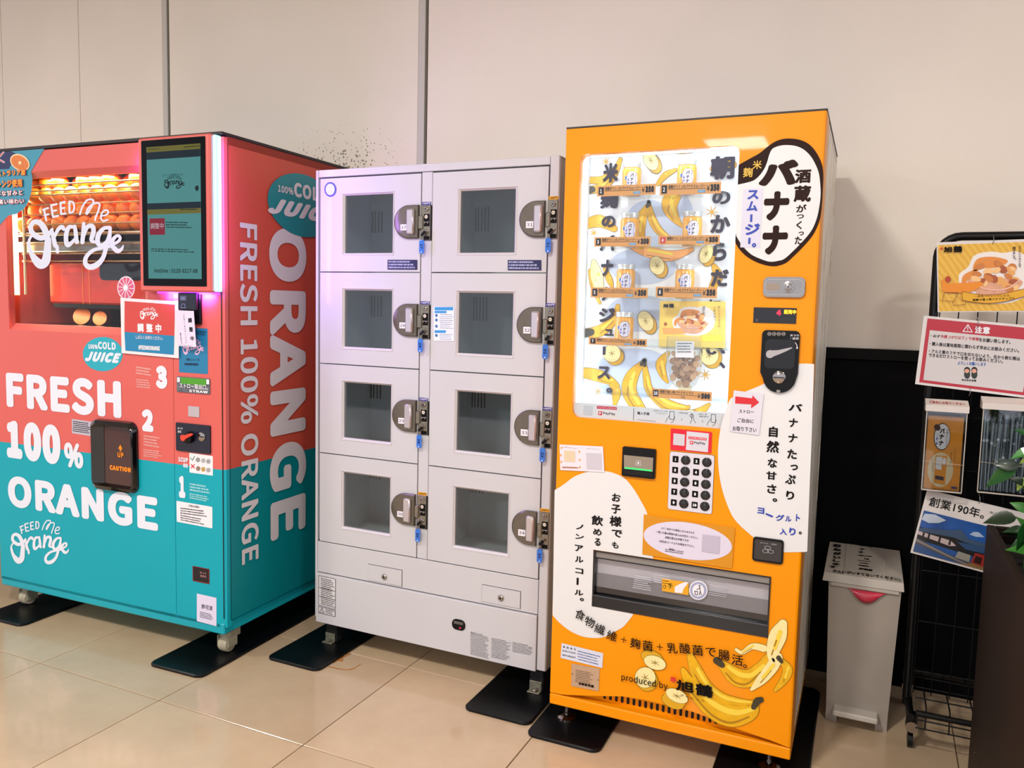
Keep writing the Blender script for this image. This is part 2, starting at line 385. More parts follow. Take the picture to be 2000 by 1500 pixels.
# ================================================================== the setting
YW = .827
def wallmat(name, col, dirt=False):
    m = mat(name, col, .75, var=.03, vs=2.2, bump=.15, bs=260)
    if dirt:
        nt = m.node_tree; b = nt.nodes['Principled BSDF']; src = b.inputs['Base Color'].links[0].from_socket
        tc = nt.nodes.new('ShaderNodeTexCoord'); mp = nt.nodes.new('ShaderNodeVectorMath'); mp.operation = 'SUBTRACT'; mp.inputs[1].default_value = (-1.38, YW, 1.90)
        nt.links.new(tc.outputs['Object'], mp.inputs[0]); sc = nt.nodes.new('ShaderNodeVectorMath'); sc.operation = 'MULTIPLY'; sc.inputs[1].default_value = (2.2, 0, 3.3)
        nt.links.new(mp.outputs[0], sc.inputs[0]); ln = nt.nodes.new('ShaderNodeVectorMath'); ln.operation = 'LENGTH'; nt.links.new(sc.outputs[0], ln.inputs[0])
        vo = nt.nodes.new('ShaderNodeTexVoronoi'); vo.inputs['Scale'].default_value = 62; nt.links.new(tc.outputs['Object'], vo.inputs['Vector'])
        no = nt.nodes.new('ShaderNodeTexNoise'); no.inputs['Scale'].default_value = 22; no.inputs['Detail'].default_value = 4; nt.links.new(tc.outputs['Object'], no.inputs['Vector'])
        r1 = nt.nodes.new('ShaderNodeMapRange'); r1.inputs[1].default_value = 0; r1.inputs[2].default_value = 1.0; r1.inputs[3].default_value = .78; r1.inputs[4].default_value = -.02; nt.links.new(ln.outputs['Value'], r1.inputs[0])
        mu = nt.nodes.new('ShaderNodeMath'); mu.operation = 'MULTIPLY'; nt.links.new(r1.outputs[0], mu.inputs[0]); nt.links.new(no.outputs['Fac'], mu.inputs[1])
        lt = nt.nodes.new('ShaderNodeMath'); lt.operation = 'LESS_THAN'; nt.links.new(vo.outputs['Distance'], lt.inputs[0]); nt.links.new(mu.outputs[0], lt.inputs[1])
        mx = nt.nodes.new('ShaderNodeMixRGB'); mx.inputs[2].default_value = (.10, .095, .07, 1); nt.links.new(src, mx.inputs[1])
        ml = nt.nodes.new('ShaderNodeMath'); ml.operation = 'MULTIPLY'; ml.inputs[1].default_value = .75; nt.links.new(lt.outputs[0], ml.inputs[0]); nt.links.new(ml.outputs[0], mx.inputs[0])
        nt.links.new(mx.outputs[0], b.inputs['Base Color'])
    return m
wl = wallmat('cream_wall', '#ebe2d7'); wd = wallmat('cream_wall_mould', '#ebe2d7', True)
wall = G().box(-7, 5, YW + .012, YW + .16, 0, 3.3).obj('wall_back', mat('joint_filler', '#b3ada3', .7)); tag(wall, kind='structure')
for a, b_ in ((-7, -4.32), (-4.316, -3.701), (-3.697, -3.078), (-3.074, -2.475), (-2.428, -.99), (-.942, 2.2), (2.23, 5)):
    G().box(a, b_, YW, YW + .013, 1.19, 3.3, .0015).obj('wall_panel', wd if a == -2.428 else wl, wall)
for a, b_ in ((-2.475, -2.428), (-.99, -.942)):
    G().box(a + .002, b_ - .014, YW - .002, YW + .013, 1.19, 3.3, .001).obj('cover_strip', mat('strip_grey', '#c4c0bb', .5), wall)
    G().box(b_ - .010, b_ - .006, YW + .004, YW + .013, 1.19, 3.3).obj('joint_bead', mat('bead', '#6e6a55', .6), wall)
wk = mat('wainscot_black', '#030304', .6, var=.3, vs=5, spec=.08)
for a, b_ in ((-7, -4.32), (-4.317, -2.45), (-2.447, -.965), (-.962, .52), (.523, 2.2), (2.203, 5)):
    G().box(a, b_, YW - .004, YW + .013, .0, 1.15, .002).obj('wainscot_panel', wk, wall)
G().box(-7, 5, YW - .016, YW + .013, 1.15, 1.19, .003).obj('dado_rail', mat('dado_black', '#050505', .5, spec=.12), wall)
fl = empty('floor', (-.6175, -.4232, 0), -.0142); tag(fl, kind='structure')
TS = .5864
def tilemat():
    m = mat('cream_tile', '#c6ab8b', .13, coat=.3); nt = m.node_tree; b = nt.nodes['Principled BSDF']; tc = nt.nodes.new('ShaderNodeTexCoord'); oi = nt.nodes.new('ShaderNodeObjectInfo')
    ad = nt.nodes.new('ShaderNodeVectorMath'); ad.operation = 'ADD'; nt.links.new(tc.outputs['Object'], ad.inputs[0]); nt.links.new(oi.outputs['Location'], ad.inputs[1])
    n = nt.nodes.new('ShaderNodeTexNoise'); n.inputs['Scale'].default_value = 2.4; n.inputs['Detail'].default_value = 8; n.inputs['Roughness'].default_value = .65; nt.links.new(ad.outputs[0], n.inputs['Vector'])
    r = nt.nodes.new('ShaderNodeValToRGB'); e = r.color_ramp.elements; e[0].position = .3; e[0].color = (*lin('#b9a082'), 1); e[1].position = .72; e[1].color = (*lin('#c9b294'), 1)
    nt.links.new(n.outputs['Fac'], r.inputs[0]); hv = nt.nodes.new('ShaderNodeHueSaturation'); nt.links.new(r.outputs[0], hv.inputs['Color'])
    mr = nt.nodes.new('ShaderNodeMapRange'); mr.inputs[3].default_value = .93; mr.inputs[4].default_value = 1.05; nt.links.new(oi.outputs['Random'], mr.inputs[0]); nt.links.new(mr.outputs[0], hv.inputs['Value'])
    nt.links.new(hv.outputs[0], b.inputs['Base Color'])
    n2 = nt.nodes.new('ShaderNodeTexNoise'); n2.inputs['Scale'].default_value = 9; nt.links.new(ad.outputs[0], n2.inputs['Vector'])
    m2 = nt.nodes.new('ShaderNodeMapRange'); m2.inputs[3].default_value = .10; m2.inputs[4].default_value = .24; nt.links.new(n2.outputs['Fac'], m2.inputs[0]); nt.links.new(m2.outputs[0], b.inputs['Roughness'])
    return m
G().box(-8, 8, -8, YW + .35 + .42, -.06, -.0025).obj('grout_bed', mat('grout', '#5a4632', .8), fl)
tme = G().box(.0016, TS - .0016, .0016, TS - .0016, -.012, 0, .0012).mesh('floor_tile', tilemat())
for i in range(-9, 7):
    for j in range(-9, 2):
        o = bpy.data.objects.new('floor_tile', tme); o.location = (i * TS, j * TS, 0); o.parent = fl; C.objects.link(o)
G().box(-9 * TS, 7 * TS, 2 * TS + .0016, 2 * TS + .1, -.012, 0).obj('floor_tile', tilemat(), fl)
cl = G().box(-7, 5, -8, YW, 3.3, 3.4).obj('ceiling', mat('ceiling_white', '#d9d6d0', .8, var=.02)); tag(cl, kind='structure')
lampm = mat('lamp_diffuser', '#fff4e4', .5, emit=2.6)
for x, y in ((-.13, -2.3), (-3.5, -2.4), (2.2, -2.6), (-.53, -6.6)):
    t = empty('ceiling_lamp', (x, y, 3.1), 0, 'recessed square ceiling lamp above the floor in front of the machines', 'lamp', 'ceiling lamps')
    G().box(-.34, .34, -.34, .34, .1, .2, .01).obj('housing', mat('lamp_white', '#e5e2dd', .4), t)
    G().box(-.3, .3, -.3, .3, .092, .1).obj('diffuser', lampm, t)
rust = mat('rust_stain', '#a8651f', .5, var=.4, vs=60)
FP = Plane(None, (0, 0, 0), (1, 0, 0), (0, 1, 0), .0004)
st = G()
for pts in ([(640, 1302, 1.2), (655, 1305, 1.6), (672, 1308, 1.2), (688, 1307, 1.5), (700, 1300, 1.2), (706, 1297, .6)], [(652, 1294, 2.5), (664, 1287, 3), (672, 1283, 2), (684, 1277, 2.4)], [(662, 1291, 1.4), (669, 1290, 2.4), (668, 1284, 1.2)]):
    FP.stroke(pts, st, 1)
st.obj('rust_stain', rust, fl).matrix_parent_inverse = (Matrix.Translation(fl.location) @ Matrix.Rotation(-.0142, 4, 'Z')).inverted()
# black rubber plates under the feet
def mat_plate(x0, x1, y0, y1, label, rz=0.):
    t = empty('floor_plate', (x0, y0, 0), rz, label, 'mat')
    W, D = x1 - x0, y1 - y0; F = lambda u, v, o: (u, v, o); g = G()
    a = rr(0, 0, W, D, .03, 6); b_ = rr(.004, .004, W - .004, D - .004, .027, 6); n = len(a)
    g.add([F(*p, .0008) for p in a] + [F(*p, .007) for p in a] + [F(*p, .0105) for p in b_], [tuple(range(n - 1, -1, -1)), tuple(range(2 * n, 3 * n))] + [(i, (i + 1) % n, n + (i + 1) % n, n + i) for i in range(n)] + [(n + i, n + (i + 1) % n, 2 * n + (i + 1) % n, 2 * n + i) for i in range(n)])
    g.obj('plate', rubber, t, smooth=True); return t
mat_plate(-2.385, -2.145, -.237, .55, 'black rubber plate under the left corner of the pink and teal machine', .0219)
mat_plate(-1.44, -1.195, -.25, .6, 'black rubber plate under the right corner of the pink and teal machine', .0219)
mat_plate(-1.105, -.87, -.017, .68, 'black rubber plate under the left foot of the white locker', -.0131)
mat_plate(-.292, -.055, -.022, .66, 'black rubber plate under the right foot of the white locker', -.0131)
mat_plate(-.047, .188, -.078, .65, 'black rubber plate under the left foot of the orange vending machine')
mat_plate(.505, .76, -.085, .65, 'black rubber plate under the right foot of the orange vending machine')
# ================================================================== juice machine (pink over teal)
def duo(name, top, bot, z, rough=.4, coat=.06):
    m = mat(name, top, rough, coat=coat, spec=.3); nt = m.node_tree; b = nt.nodes['Principled BSDF']; tc = nt.nodes.new('ShaderNodeTexCoord'); sp = nt.nodes.new('ShaderNodeSeparateXYZ')
    nt.links.new(tc.outputs['Object'], sp.inputs[0]); gt = nt.nodes.new('ShaderNodeMath'); gt.operation = 'GREATER_THAN'; gt.inputs[1].default_value = z; nt.links.new(sp.outputs['Z'], gt.inputs[0])
    no = nt.nodes.new('ShaderNodeTexNoise'); no.inputs['Scale'].default_value = 3; nt.links.new(tc.outputs['Object'], no.inputs['Vector'])
    hv = nt.nodes.new('ShaderNodeHueSaturation'); mr = nt.nodes.new('ShaderNodeMapRange'); mr.inputs[3].default_value = .96; mr.inputs[4].default_value = 1.04; nt.links.new(no.outputs['Fac'], mr.inputs[0]); nt.links.new(mr.outputs[0], hv.inputs['Value'])
    mx = nt.nodes.new('ShaderNodeMixRGB'); mx.inputs[1].default_value = (*lin(bot), 1); mx.inputs[2].default_value = (*lin(top), 1); nt.links.new(gt.outputs[0], mx.inputs[0]); nt.links.new(mx.outputs[0], hv.inputs['Color']); nt.links.new(hv.outputs[0], b.inputs['Base Color'])
    return m
pk = empty('juice_vending_machine', (-1.2152, -.0983, 0), .0219, 'pink and teal orange juice vending machine with a touch screen and fruit window', 'vending machine')
PW, PH, PB, PD = 1.2005, 1.884, .097, .84
PF = Plane(pk); PS = Plane(pk, (0, 0, 0), (0, 1, 0), (0, 0, 1))
zsplit = PF.L(200, 888)[1]
coral, teal = '#d4625c', '#00a0b2'
duom = duo('coral_over_teal', coral, teal, zsplit); tealm = mat('teal_paint', teal, .35, var=.03, vs=4); sidem_ = duo('coral_over_teal_shaded', '#c4503f', '#00818b', zsplit); coralm = mat('coral_paint', coral, .35, var=.03, vs=4)  # side copy of the front paint, shade put into its darker colours
g0 = PS.L(440.5, 750)[0]; g1 = PS.L(447, 750)[0]
# body shell behind the door: four walls round the cavity
DT = g0
GU0 = -PW + .001
body = G(); yb = g1
body.box(-PW, 0, PD - .02, PD, PB + .05, PH - .012); body.box(-PW, -PW + .02, yb, PD, PB + .05, PH - .012); body.box(-.02, 0, yb, PD, PB + .05, PH - .012)
body.box(-PW, 0, yb, PD, PH - .04, PH - .012); body.box(-PW + .01, -.01, yb, PD, PB + .05, PB + .08); body.box(-PW, -.28, yb, PD - .02, 1.02, 1.04)
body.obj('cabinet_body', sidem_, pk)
G().box(-PW + .02, -.012, DT - .003, yb + .004, PB + .06, PH - .03).obj('x', dark, pk).name = 'door_gasket'
bpy.data.objects.remove(bpy.data.objects['door_gasket'])
gk = G()
for a in ((-PW + .012, -PW + .05, PB + .06, PH - .03), (-.05, -.012, PB + .06, PH - .03), (-PW + .012, -.012, PB + .06, PB + .1), (-PW + .012, -.012, PH - .06, PH - .03)): gk.box(a[0], a[1], DT - .003, yb + .003, a[2], a[3])
gk.obj('door_gasket', dark, pk)
G().box(-PW, 0.002, -.004, PD, PH - .012, PH, .002).obj('roof_cap', mat('roof_black', '#1a1013', .5), pk)
G().box(-PW, -.01, .0, PD, PB, PB + .042, .004).obj('base_frame', tealm, pk)
PI = Plane(pk, (0, .022, 0))
wu0, wv0, wu1, wv1 = PF.L(13, 480)[0], PF.L(120, 648.5)[1], PF.L(289, 600)[0], PF.L(165, 329)[1]
iu0, iv0, iu1, iv1 = PI.L(22.5, 500)[0], PI.L(130, 635.5)[1], PI.L(285, 590)[0], PI.L(165, 343)[1]
zb = PF.L(200, 1173)[1]; zb = max(zb, PB + .03); seam = PF.L(339.5, 800)[0]
zd = PF.L(442, 1228)[1]; ztop = PH - .016
door = G(); y1 = DT
def dbox(a, b_, c_, d_, g=door, bev=.0): g.box(a, b_, 0, y1, c_, d_, bev)
dbox(-PW, wu0, zd, ztop); dbox(wu0, wu1, zd, wv0); dbox(wu0, wu1, wv1, ztop); dbox(wu1, seam - .001, zd, ztop)
door.obj('door', duom, pk)
ring = G(); ring.ring([(wu0, wv0), (wu1, wv0), (wu1, wv1), (wu0, wv1)], [(iu0, iv0), (iu1, iv0), (iu1, iv1), (iu0, iv1)], 0, 0, lambda u, v, o: PF.fn(u, v, 0) if abs(u - wu0) < 1e-6 or abs(u - wu1) < 1e-6 else PI.fn(u, v, 0))
ring = G(); o4 = [(wu0, 0, wv0), (wu1, 0, wv0), (wu1, 0, wv1), (wu0, 0, wv1)]; i4 = [(iu0, .022, iv0), (iu1, .022, iv0), (iu1, .022, iv1), (iu0, .022, iv1)]; b4 = [(x, .03, z) for x, y, z in i4]
ring.add(o4 + i4 + b4, [(k, (k + 1) % 4, 4 + (k + 1) % 4, 4 + k) for k in range(4)] + [(4 + k, 4 + (k + 1) % 4, 8 + (k + 1) % 4, 8 + k) for k in range(4)]); ring.obj('window_frame', coralm, pk)
# control column with a rounded right edge
cg = G(); xs = [(seam + .0012, 0), (-.028, 0), (-.016, .003), (-.007, .010), (-.002, .02), (0, .03), (0, DT), (seam + .0012, DT)]
n = len(xs); cg.add([(x, y, zd) for x, y in xs] + [(x, y, ztop) for x, y in xs], [tuple(range(n)), tuple(range(2 * n - 1, n - 1, -1))] + [(i, n + i, n + (i + 1) % n, (i + 1) % n) for i in range(n)])
cg.obj('control_column', duom, pk, smooth=True)
# ---- window, interior
cav = G(); cy1 = .56; steelin = mat('cavity_steel', '#4f4740', .3, .7, var=.15, vs=8)
cav.box(-PW + .004, wu1 + .02, cy1, cy1 + .01, wv0 - .02, wv1 + .02); cav.box(-PW + .004, -PW + .01, .03, cy1, wv0 - .02, wv1 + .02); cav.box(wu1 + .01, wu1 + .02, .03, cy1, wv0 - .02, wv1 + .02)
cav.box(-PW + .004, wu1 + .02, .03, cy1, wv0 - .03, wv0 - .02); cav.box(-PW + .004, wu1 + .02, .03, cy1, wv1 + .02, wv1 + .03); cav.obj('inner_cabinet', steelin, pk)
G().box(iu0 - .004, iu1 + .004, .023, .026, iv0 - .004, iv1 + .004).obj('window_pane', clear('window_glass', '#f6f8f8', .4), pk)
PX = Plane(pk, (0, .052, 0)); PT0 = Plane(pk, (0, .044, 0)); gold = mat('gold_wire', '#d8b27c', .25, .8); 
a = PT0.L(31, 415); b_ = PT0.L(33, 576); G().lathe([(.0105, b_[1]), (.0105, a[1] + .1)], (max(b_[0], -PW + .032), .044, 0), 'z', 14).obj('lamp_tube', mat('warm_tube', '#ffe9b8', .5, emit=3.6, ecol='#ffdb98'), pk)
wr = [(361.6, 352), (373.7, 365), (381.6, 373.7), (401, 393), (420, 413.5), (439, 434), (458.5, 455), (477.3, 474.4), (496, 494), (511, 509)]
u1 = PX.L(290, 480)[0]
for l, r in wr:
    v = PX.L(65, l)[1] * .5 + PX.L(268, r)[1] * .5; u = PX.L(44, l)[0]
    G().tube([(u, .052, v), (u1, .052, v)], .0030, 8).obj('basket_wire', gold, pk, smooth=True)
u = PX.L(46, 480)[0]; G().tube([(u, .058, PX.L(46, 575)[1]), (u, .058, PX.L(60, 350)[1])], .006, 10).obj('basket_post', gold, pk, smooth=True)
zf = PX.L(268, 450)[1]; zt = PX.L(268, 505)[1]
G().box(-PW + .012, u1 + .02, .062, .5, zf - .012, zf, .003).obj('fruit_tray', steel, pk)
G().box(-PW + .012, u1 + .02, .08, .45, zf - .075, zf - .035, .003).obj('fruit_chute', steel, pk)
orp = mat('orange_red_cover', '#e8380c', .22, coat=.3, var=.05, vs=3); PJ = Plane(pk, (0, .12, 0))
cu0, cv1 = PJ.L(94, 514); cv0 = PJ.L(94, 592)[1]
G().box(cu0, wu1, .12, .42, cv0, cv1 - .0, .008).obj('squeezer_cover', orp, pk)
G().box(cu0 + .02, wu1, .125, .4, cv0 - .016, cv0).obj('squeezer_base', dark, pk)
q = PJ.L(196, 547); q2 = PJ.L(280, 515); G().prism(rr(q[0], q[1], q2[0], q2[1] + .003, .02), -.001, .003, PJ.fn).obj('cover_window', mat('smoked_pane', '#14161a', .1), pk)
for x in (162, 175): v = PJ.L(x, 550)[0]; G().box(v - .0012, v + .0012, .1185, .12, cv0, cv1).obj('cover_reflection', mat('reflection_orange', '#ff9a50', .2), pk)  # bright edges of a reflection, painted onto the cover as thin strips
G().box(wu0, cu0 - .02, .3, .32, wv0, cv0 + .03).obj('side_panel', mat('reflection_brown_grey', '#3a2c22', .3, .4), pk)  # sheet coloured as a reflection of the surroundings, not a cabinet part
# area lights added inside the window to brighten oranges and squeezer
for (x, y, z, e, s) in ((-.75, .10, wv1 - .01, 5.0, .5), (-.75, .08, cv0 - .02, 1.2, .4)):
    o = area('window_fill_light', (0, 0, 0), s, e, (1, .72, .42)); o.data.shape = 'RECTANGLE'; o.data.size_y = .05; o.location = pk.matrix_world @ Vector((0, 0, 0)) if 0 else (pk.location + Matrix.Rotation(.0219, 3, 'Z') @ Vector((x, y, z))); o.parent = None
o = area('window_fill_light', pk.location + Matrix.Rotation(.0219, 3, 'Z') @ Vector((-PW + .05, .075, (wv0 + wv1) / 2)), .04, 1.3, (1, .76, .45), (math.pi / 2, 0, -math.pi / 2 - .35), .45)
# oranges
om = mat('orange_peel', '#ee8013', .38, var=.12, vs=6, bump=.5, bs=300); omd = mat('orange_stem', '#6b7a2a', .6)
g = G(); prof = []
for k in range(13): t = math.pi * k / 12; r = .0335; prof.append((max(.0004, r * math.sin(t)), -r * .94 * math.cos(t) - (.002 * max(0, 1 - k * .6) if k < 2 else 0)))
g.lathe(prof, (0, 0, 0), 'z', 18); g.m = 1; g.lathe([(.003, .0300), (.0025, .0328)], (0, 0, 0), 'z', 8)
ome = g.mesh('orange', [om, omd], True); Rm = Matrix.Rotation(.0219, 3, 'Z'); cnt = 0
rnd = random.Random(4)
ua, ub = -PW + .03, u1 - .01
for layer in range(4):
    for row in range(4):
        for cI in range(12):
            x = ua + .0345 + (cI + (.5 if (layer + row) % 2 else 0)) * .0705; z = zf + .034 + layer * .0575 + rnd.uniform(0, .002); y = .102 + row * .068 + (.031 if layer % 2 else 0) + rnd.uniform(-.001, .001)
            if x > ub - .03: continue
            if row > 2 and layer < 1: continue
            if layer == 3 and rnd.random() < .45: continue
            o = bpy.data.objects.new('orange', ome); o.location = pk.location + Rm @ Vector((x, y, z)); o.rotation_euler = (rnd.uniform(0, 6), rnd.uniform(0, 6), rnd.uniform(0, 6)); C.objects.link(o)
            tag(o, 'whole orange heaped behind the wire basket in the pink machine', 'orange', 'oranges in the juice machine'); cnt += 1
PC = Plane(pk, (0, .16, 0))
for x, y, sc, l in ((160, 634, 1.0, 'large orange half lying at the bottom of the pink machine window'), (195, 634, .8, 'small orange half at the bottom of the window right of the large one')):
    c_ = PC.L(x, y + 4); g = G(); r = .036 * sc; g.lathe([(r * math.sin(math.pi * k / 16) + .0004, -r * math.cos(math.pi * k / 16) * .9) for k in range(9)], (0, 0, 0), 'z', 20)
    t = g.obj('orange_half', mat('peel_deep', '#b4560e', .4, var=.2, vs=60), None, smooth=True); t.location = pk.location + Rm @ Vector((c_[0], .16, iv0 - .001 + .036 * sc)); t.rotation_euler = (1.3, .3, .3); tag(t, l, 'orange')
G().box(-PW + .012, iu1, .03, .5, iv0 - .012, iv0 - .002).obj('cavity_floor', mat('cavity_black', '#120e0c', .15), pk)
for o_ in [o for o in C.objects if o.name.startswith('orange_half')]: pass
# ---- screen box
SY = -.045; PSc = Plane(pk, (0, SY, 0)); su0, sv0, su1, sv1 = PSc.rect([(271, 568.5), (411.5, 572), (411, 258), (270, 271.5)])
scr = empty('touch_screen', (0, 0, 0)); scr.parent = pk
scb = G().box(su0, su1, SY, 0, sv0, sv1, .006).obj('screen_housing', coralm, pk)
bpy.data.objects.remove(scr)
pur = mat('purple_led', '#7a2cff', .5, emit=5., ecol='#7a20ff'); cyn = mat('cyan_led', '#7feaff', .5, emit=3.2, ecol='#62dcff')
G().box(su1, su1 + .012, SY + .012, -.003, sv0 + .004, sv1 - .004, .003).obj('led_strip', cyn, pk)
lg = G(); 
for a in ((su1 - .001, su1 + .008, sv0 + .01, sv1 - .01), (su0 - .006, su0, sv0 + .01, sv1 - .05), (su0 + .05, su1, sv0 - .006, sv0)): lg.box(a[0], a[1], -.012, -.004, a[2], a[3])
lg.obj('led_strip', pur, pk)
for loc, s, sy, e, ry in (((su1 + .03, -.02, (sv0 + sv1) / 2), .02, .5, .5, 0), ((su0 - .015, -.02, (sv0 + sv1) / 2), .02, .45, .7, 0), (((su0 + su1) / 2 + .03, -.022, sv0 - .012), .2, .02, .9, 0)):
    o = area('led_glow', pk.location + Rm @ Vector(loc), s, e, (.5, .12, 1), (-math.pi / 2 if 0 else math.pi / 2, 0, 0), sy); o.rotation_euler = (math.pi / 2, math.pi, 0)
o = area('led_glow_side', pk.location + Rm @ Vector((su1 + .02, -.03, (sv0 + sv1) / 2)), .6, 2.6, (.45, .2, 1), (0, -math.pi / 2, 0), .03)
be = PSc.slab('screen_bezel', list(rr(*PSc.rect([(279.6, 557.6), (402.6, 560), (402.6, 264.5), (277.5, 276.5)]), .004)), 0, .0015, mat('bezel_black', '#040507', .15, spec=.12), scb)
lu0, lv0, lu1, lv1 = PSc.rect([(289.5, 543.5), (393.6, 545.6), (393.6, 279.5), (288.6, 288.5)]); PL = Plane(pk, (0, SY - .0016, 0)); LH = lv1 - lv0; LW = lu1 - lu0
emi = lambda n, c_, e=.55: mat(n, '#060606', .15, emit=e, ecol=c_, spec=.15)
def sband(nm, f0, f1, m, a=0., b_=1., lay=1): return PL.face(nm, [(lu0 + a * LW, lv1 - f1 * LH), (lu0 + b_ * LW, lv1 - f1 * LH), (lu0 + b_ * LW, lv1 - f0 * LH), (lu0 + a * LW, lv1 - f0 * LH)], m, scb, lay)
sband('display', 0, 1, emi('scr_green', '#4f8f8e')); sband('display_band', 0, .04, emi('scr_olive', '#6f6a2c'), lay=2); sband('display_band', .04, .095, emi('scr_dark', '#14242f'), lay=2)
sband('display_band', .425, .472, emi('scr_dark', ''), lay=2); sband('display_band', .472, .51, emi('scr_olive', ''), lay=2); sband('display_band', .54, .665, emi('scr_red', '#8d1f35'), .04, .33, 2)
ik = emi('scr_ink', '#0c1c1e'); PL.txt('調整中', (lu0 + .06 * LW, lv1 - .62 * LH, lu0 + .31 * LW, lv1 - .575 * LH), emi('scr_white', '#b8a0a8'), scb, lay=3, bold=.02)
PL.txt('Hotline : 0120-9217-88', (lu0 + .12 * LW, lv1 - .955 * LH, lu0 + .93 * LW, lv1 - .922 * LH), ik, scb, lay=3, bold=.01)
PL.txt('ただいま調整中です。', (lu0 + .3 * LW, lv1 - .23 * LH, lu0 + .7 * LW, lv1 - .21 * LH), ik, scb, lay=3)
logo(PL, 321, 343, 362, 369, ik, scb, 3, 3)
PL.micro((325, 446), (378, 447), (325, 432), 3, ik, scb, 3, .5, 3); PL.micro((296, 492), (390, 495), (296, 484), 2, ik, scb, 3, .5, 4)
PL.micro((290, 293.4), (314, 292), (290, 290.4), 1, ik, scb, 3, .5, 5); PL.micro((360, 289.5), (392, 287), (360, 285.5), 1, ik, scb, 3, .5, 6); PL.micro((352, 411), (390, 411), (352, 407), 1, ik, scb, 3, .6, 7)
PL.poly('display_mark', [(382, 364), (388, 362), (389, 370), (385, 374), (382, 370)], ik, scb, 3)
# ---- big lettering on the front
lw = mat('lettering_white', '#dfe4f2', .4)
PF.tline('FRESH', (14, 795), (236.6, 744), lw, pk, bold=.022); PF.tline('100', (14.5, 894), (117.6, 831), lw, pk, bold=.03)
PF.tpx('%', 126, 863, 163, 916, lw, pk, bold=.02); PF.tline('ORANGE', (17.3, 988), (308.4, 971.5), lw, pk, bold=.022)
logo(PF, 20, 1014, 136, 1102, lw, pk, shear=.0)
PF.poly('round_badge', ell(200.9, 691.6, 39, 33.5), mat('badge_teal', '#1aa6bb', .4), pk, 1)
PF.tpx('100%', 173, 672, 191.5, 682, lw, pk, bold=.02); PF.tpx('COLD', 192, 667, 226.5, 683.5, lw, pk, bold=.02); PF.tpx('JUICE', 168.5, 685.5, 234, 709.5, lw, pk, bold=.034, italic=.12)
PF.tpx('3', 305, 713.5, 327, 760, lw, pk, bold=.035); PF.tpx('2', 278, 798.5, 300, 844, lw, pk, bold=.035); PF.tpx('1', 350, 928.5, 362.5, 973, lw, pk, bold=.035)
for i, (a, b_, c_, n) in enumerate((((266, 731), (297, 736), (266, 714), 3), ((267, 757), (297, 760), (267, 739), 4), ((281, 871), (312, 876), (281, 848), 4), ((281, 892), (319, 897), (281, 876), 4), ((371, 959), (412, 966), (371, 942), 3), ((371, 974), (408, 981), (371, 962), 3))): PF.micro(a, b_, c_, n, mat('faint_print', '#e6b0b0' if i < 4 else '#8fd6e0', .5) if 0 else mat('faint_print_a' if i < 4 else 'faint_print_b', '#e5a8a4' if i < 4 else '#9fdce4', .5), pk, 2, .6, i)
PF.tpx('1CUP', 349, 892, 367.5, 903.5, lw, pk, bold=.03); PF.tpx('00', 358.5, 904.5, 367.5, 914, lw, pk, bold=.03)
# take-out door: thick black rounded frame and amber flap
dl = PF.rect([(184, 950), (270, 968), (272, 824), (181, 817)]); il = PF.rect([(206, 941), (263.5, 953), (264.5, 838), (205, 831)])
hatch = G().ring(rr(dl[0] , dl[1], dl[2], dl[3], .045, 6), rr(*il, .008, 6), -.001, .030, PF.fn)
hb = rr(dl[0], dl[1], dl[2], dl[3], .045, 6)
cx, cy = (dl[0] + dl[2]) / 2, (dl[1] + dl[3]) / 2
hatch = G(); A0 = rr(*dl, .035, 6); A1 = rr(dl[0] + .004, dl[1] + .004, dl[2] - .004, dl[3] - .004, .033, 6); A2 = rr(dl[0] + .018, dl[1] + .02, dl[2] - .012, dl[3] - .02, .02, 6); A3 = rr(*il, .006, 6)
n = len(A0); hatch.add([PF.fn(*p, 0) for p in A0] + [PF.fn(*p, .016) for p in A1] + [PF.fn(*p, .026) for p in A2] + [PF.fn(*p, .004) for p in A3], [(k * n + i, k * n + (i + 1) % n, (k + 1) * n + (i + 1) % n, (k + 1) * n + i) for k in range(3) for i in range(n)])
hatch = hatch.obj('hatch_frame', mat('gloss_black', '#050507', .1, coat=.6), pk, smooth=True)
PF.face('hatch_flap', rr(il[0] - .001, il[1] - .001, il[2] + .001, il[3] + .001, .006), mat('amber_flap', '#3d1507', .12, coat=.4, var=.3, vs=6), pk, 4)
am = mat('amber_print', '#f08a1c', .4); fr = bpy.data.objects['hatch_flap']
g = G(); PF.stroke([(237, 880, 3.2), (237, 876, 3.2)], g, 6, sm=False); g.obj('arrow_print', am, fr, fix=False); PF.poly('arrow_print', [(232.5, 876), (237, 868), (241.5, 877)], am, fr, 6)
PF.tpx('UP', 231.5, 882.5, 243, 894, am, fr, lay=6, bold=.02); PF.tpx('CAUTION', 216, 907.5, 257, 922.5, am, fr, lay=6, bold=.04)
PF.quad('notice_sticker', [(141, 846), (179, 852), (180.5, 824), (140.5, 818)], mat('sticker_grey', '#b9b6c6', .5), pk, 1); stk = C.objects[-1]
PF.micro((143, 843), (178, 848), (143, 821), 6, ink, stk, 2, .5, 9)
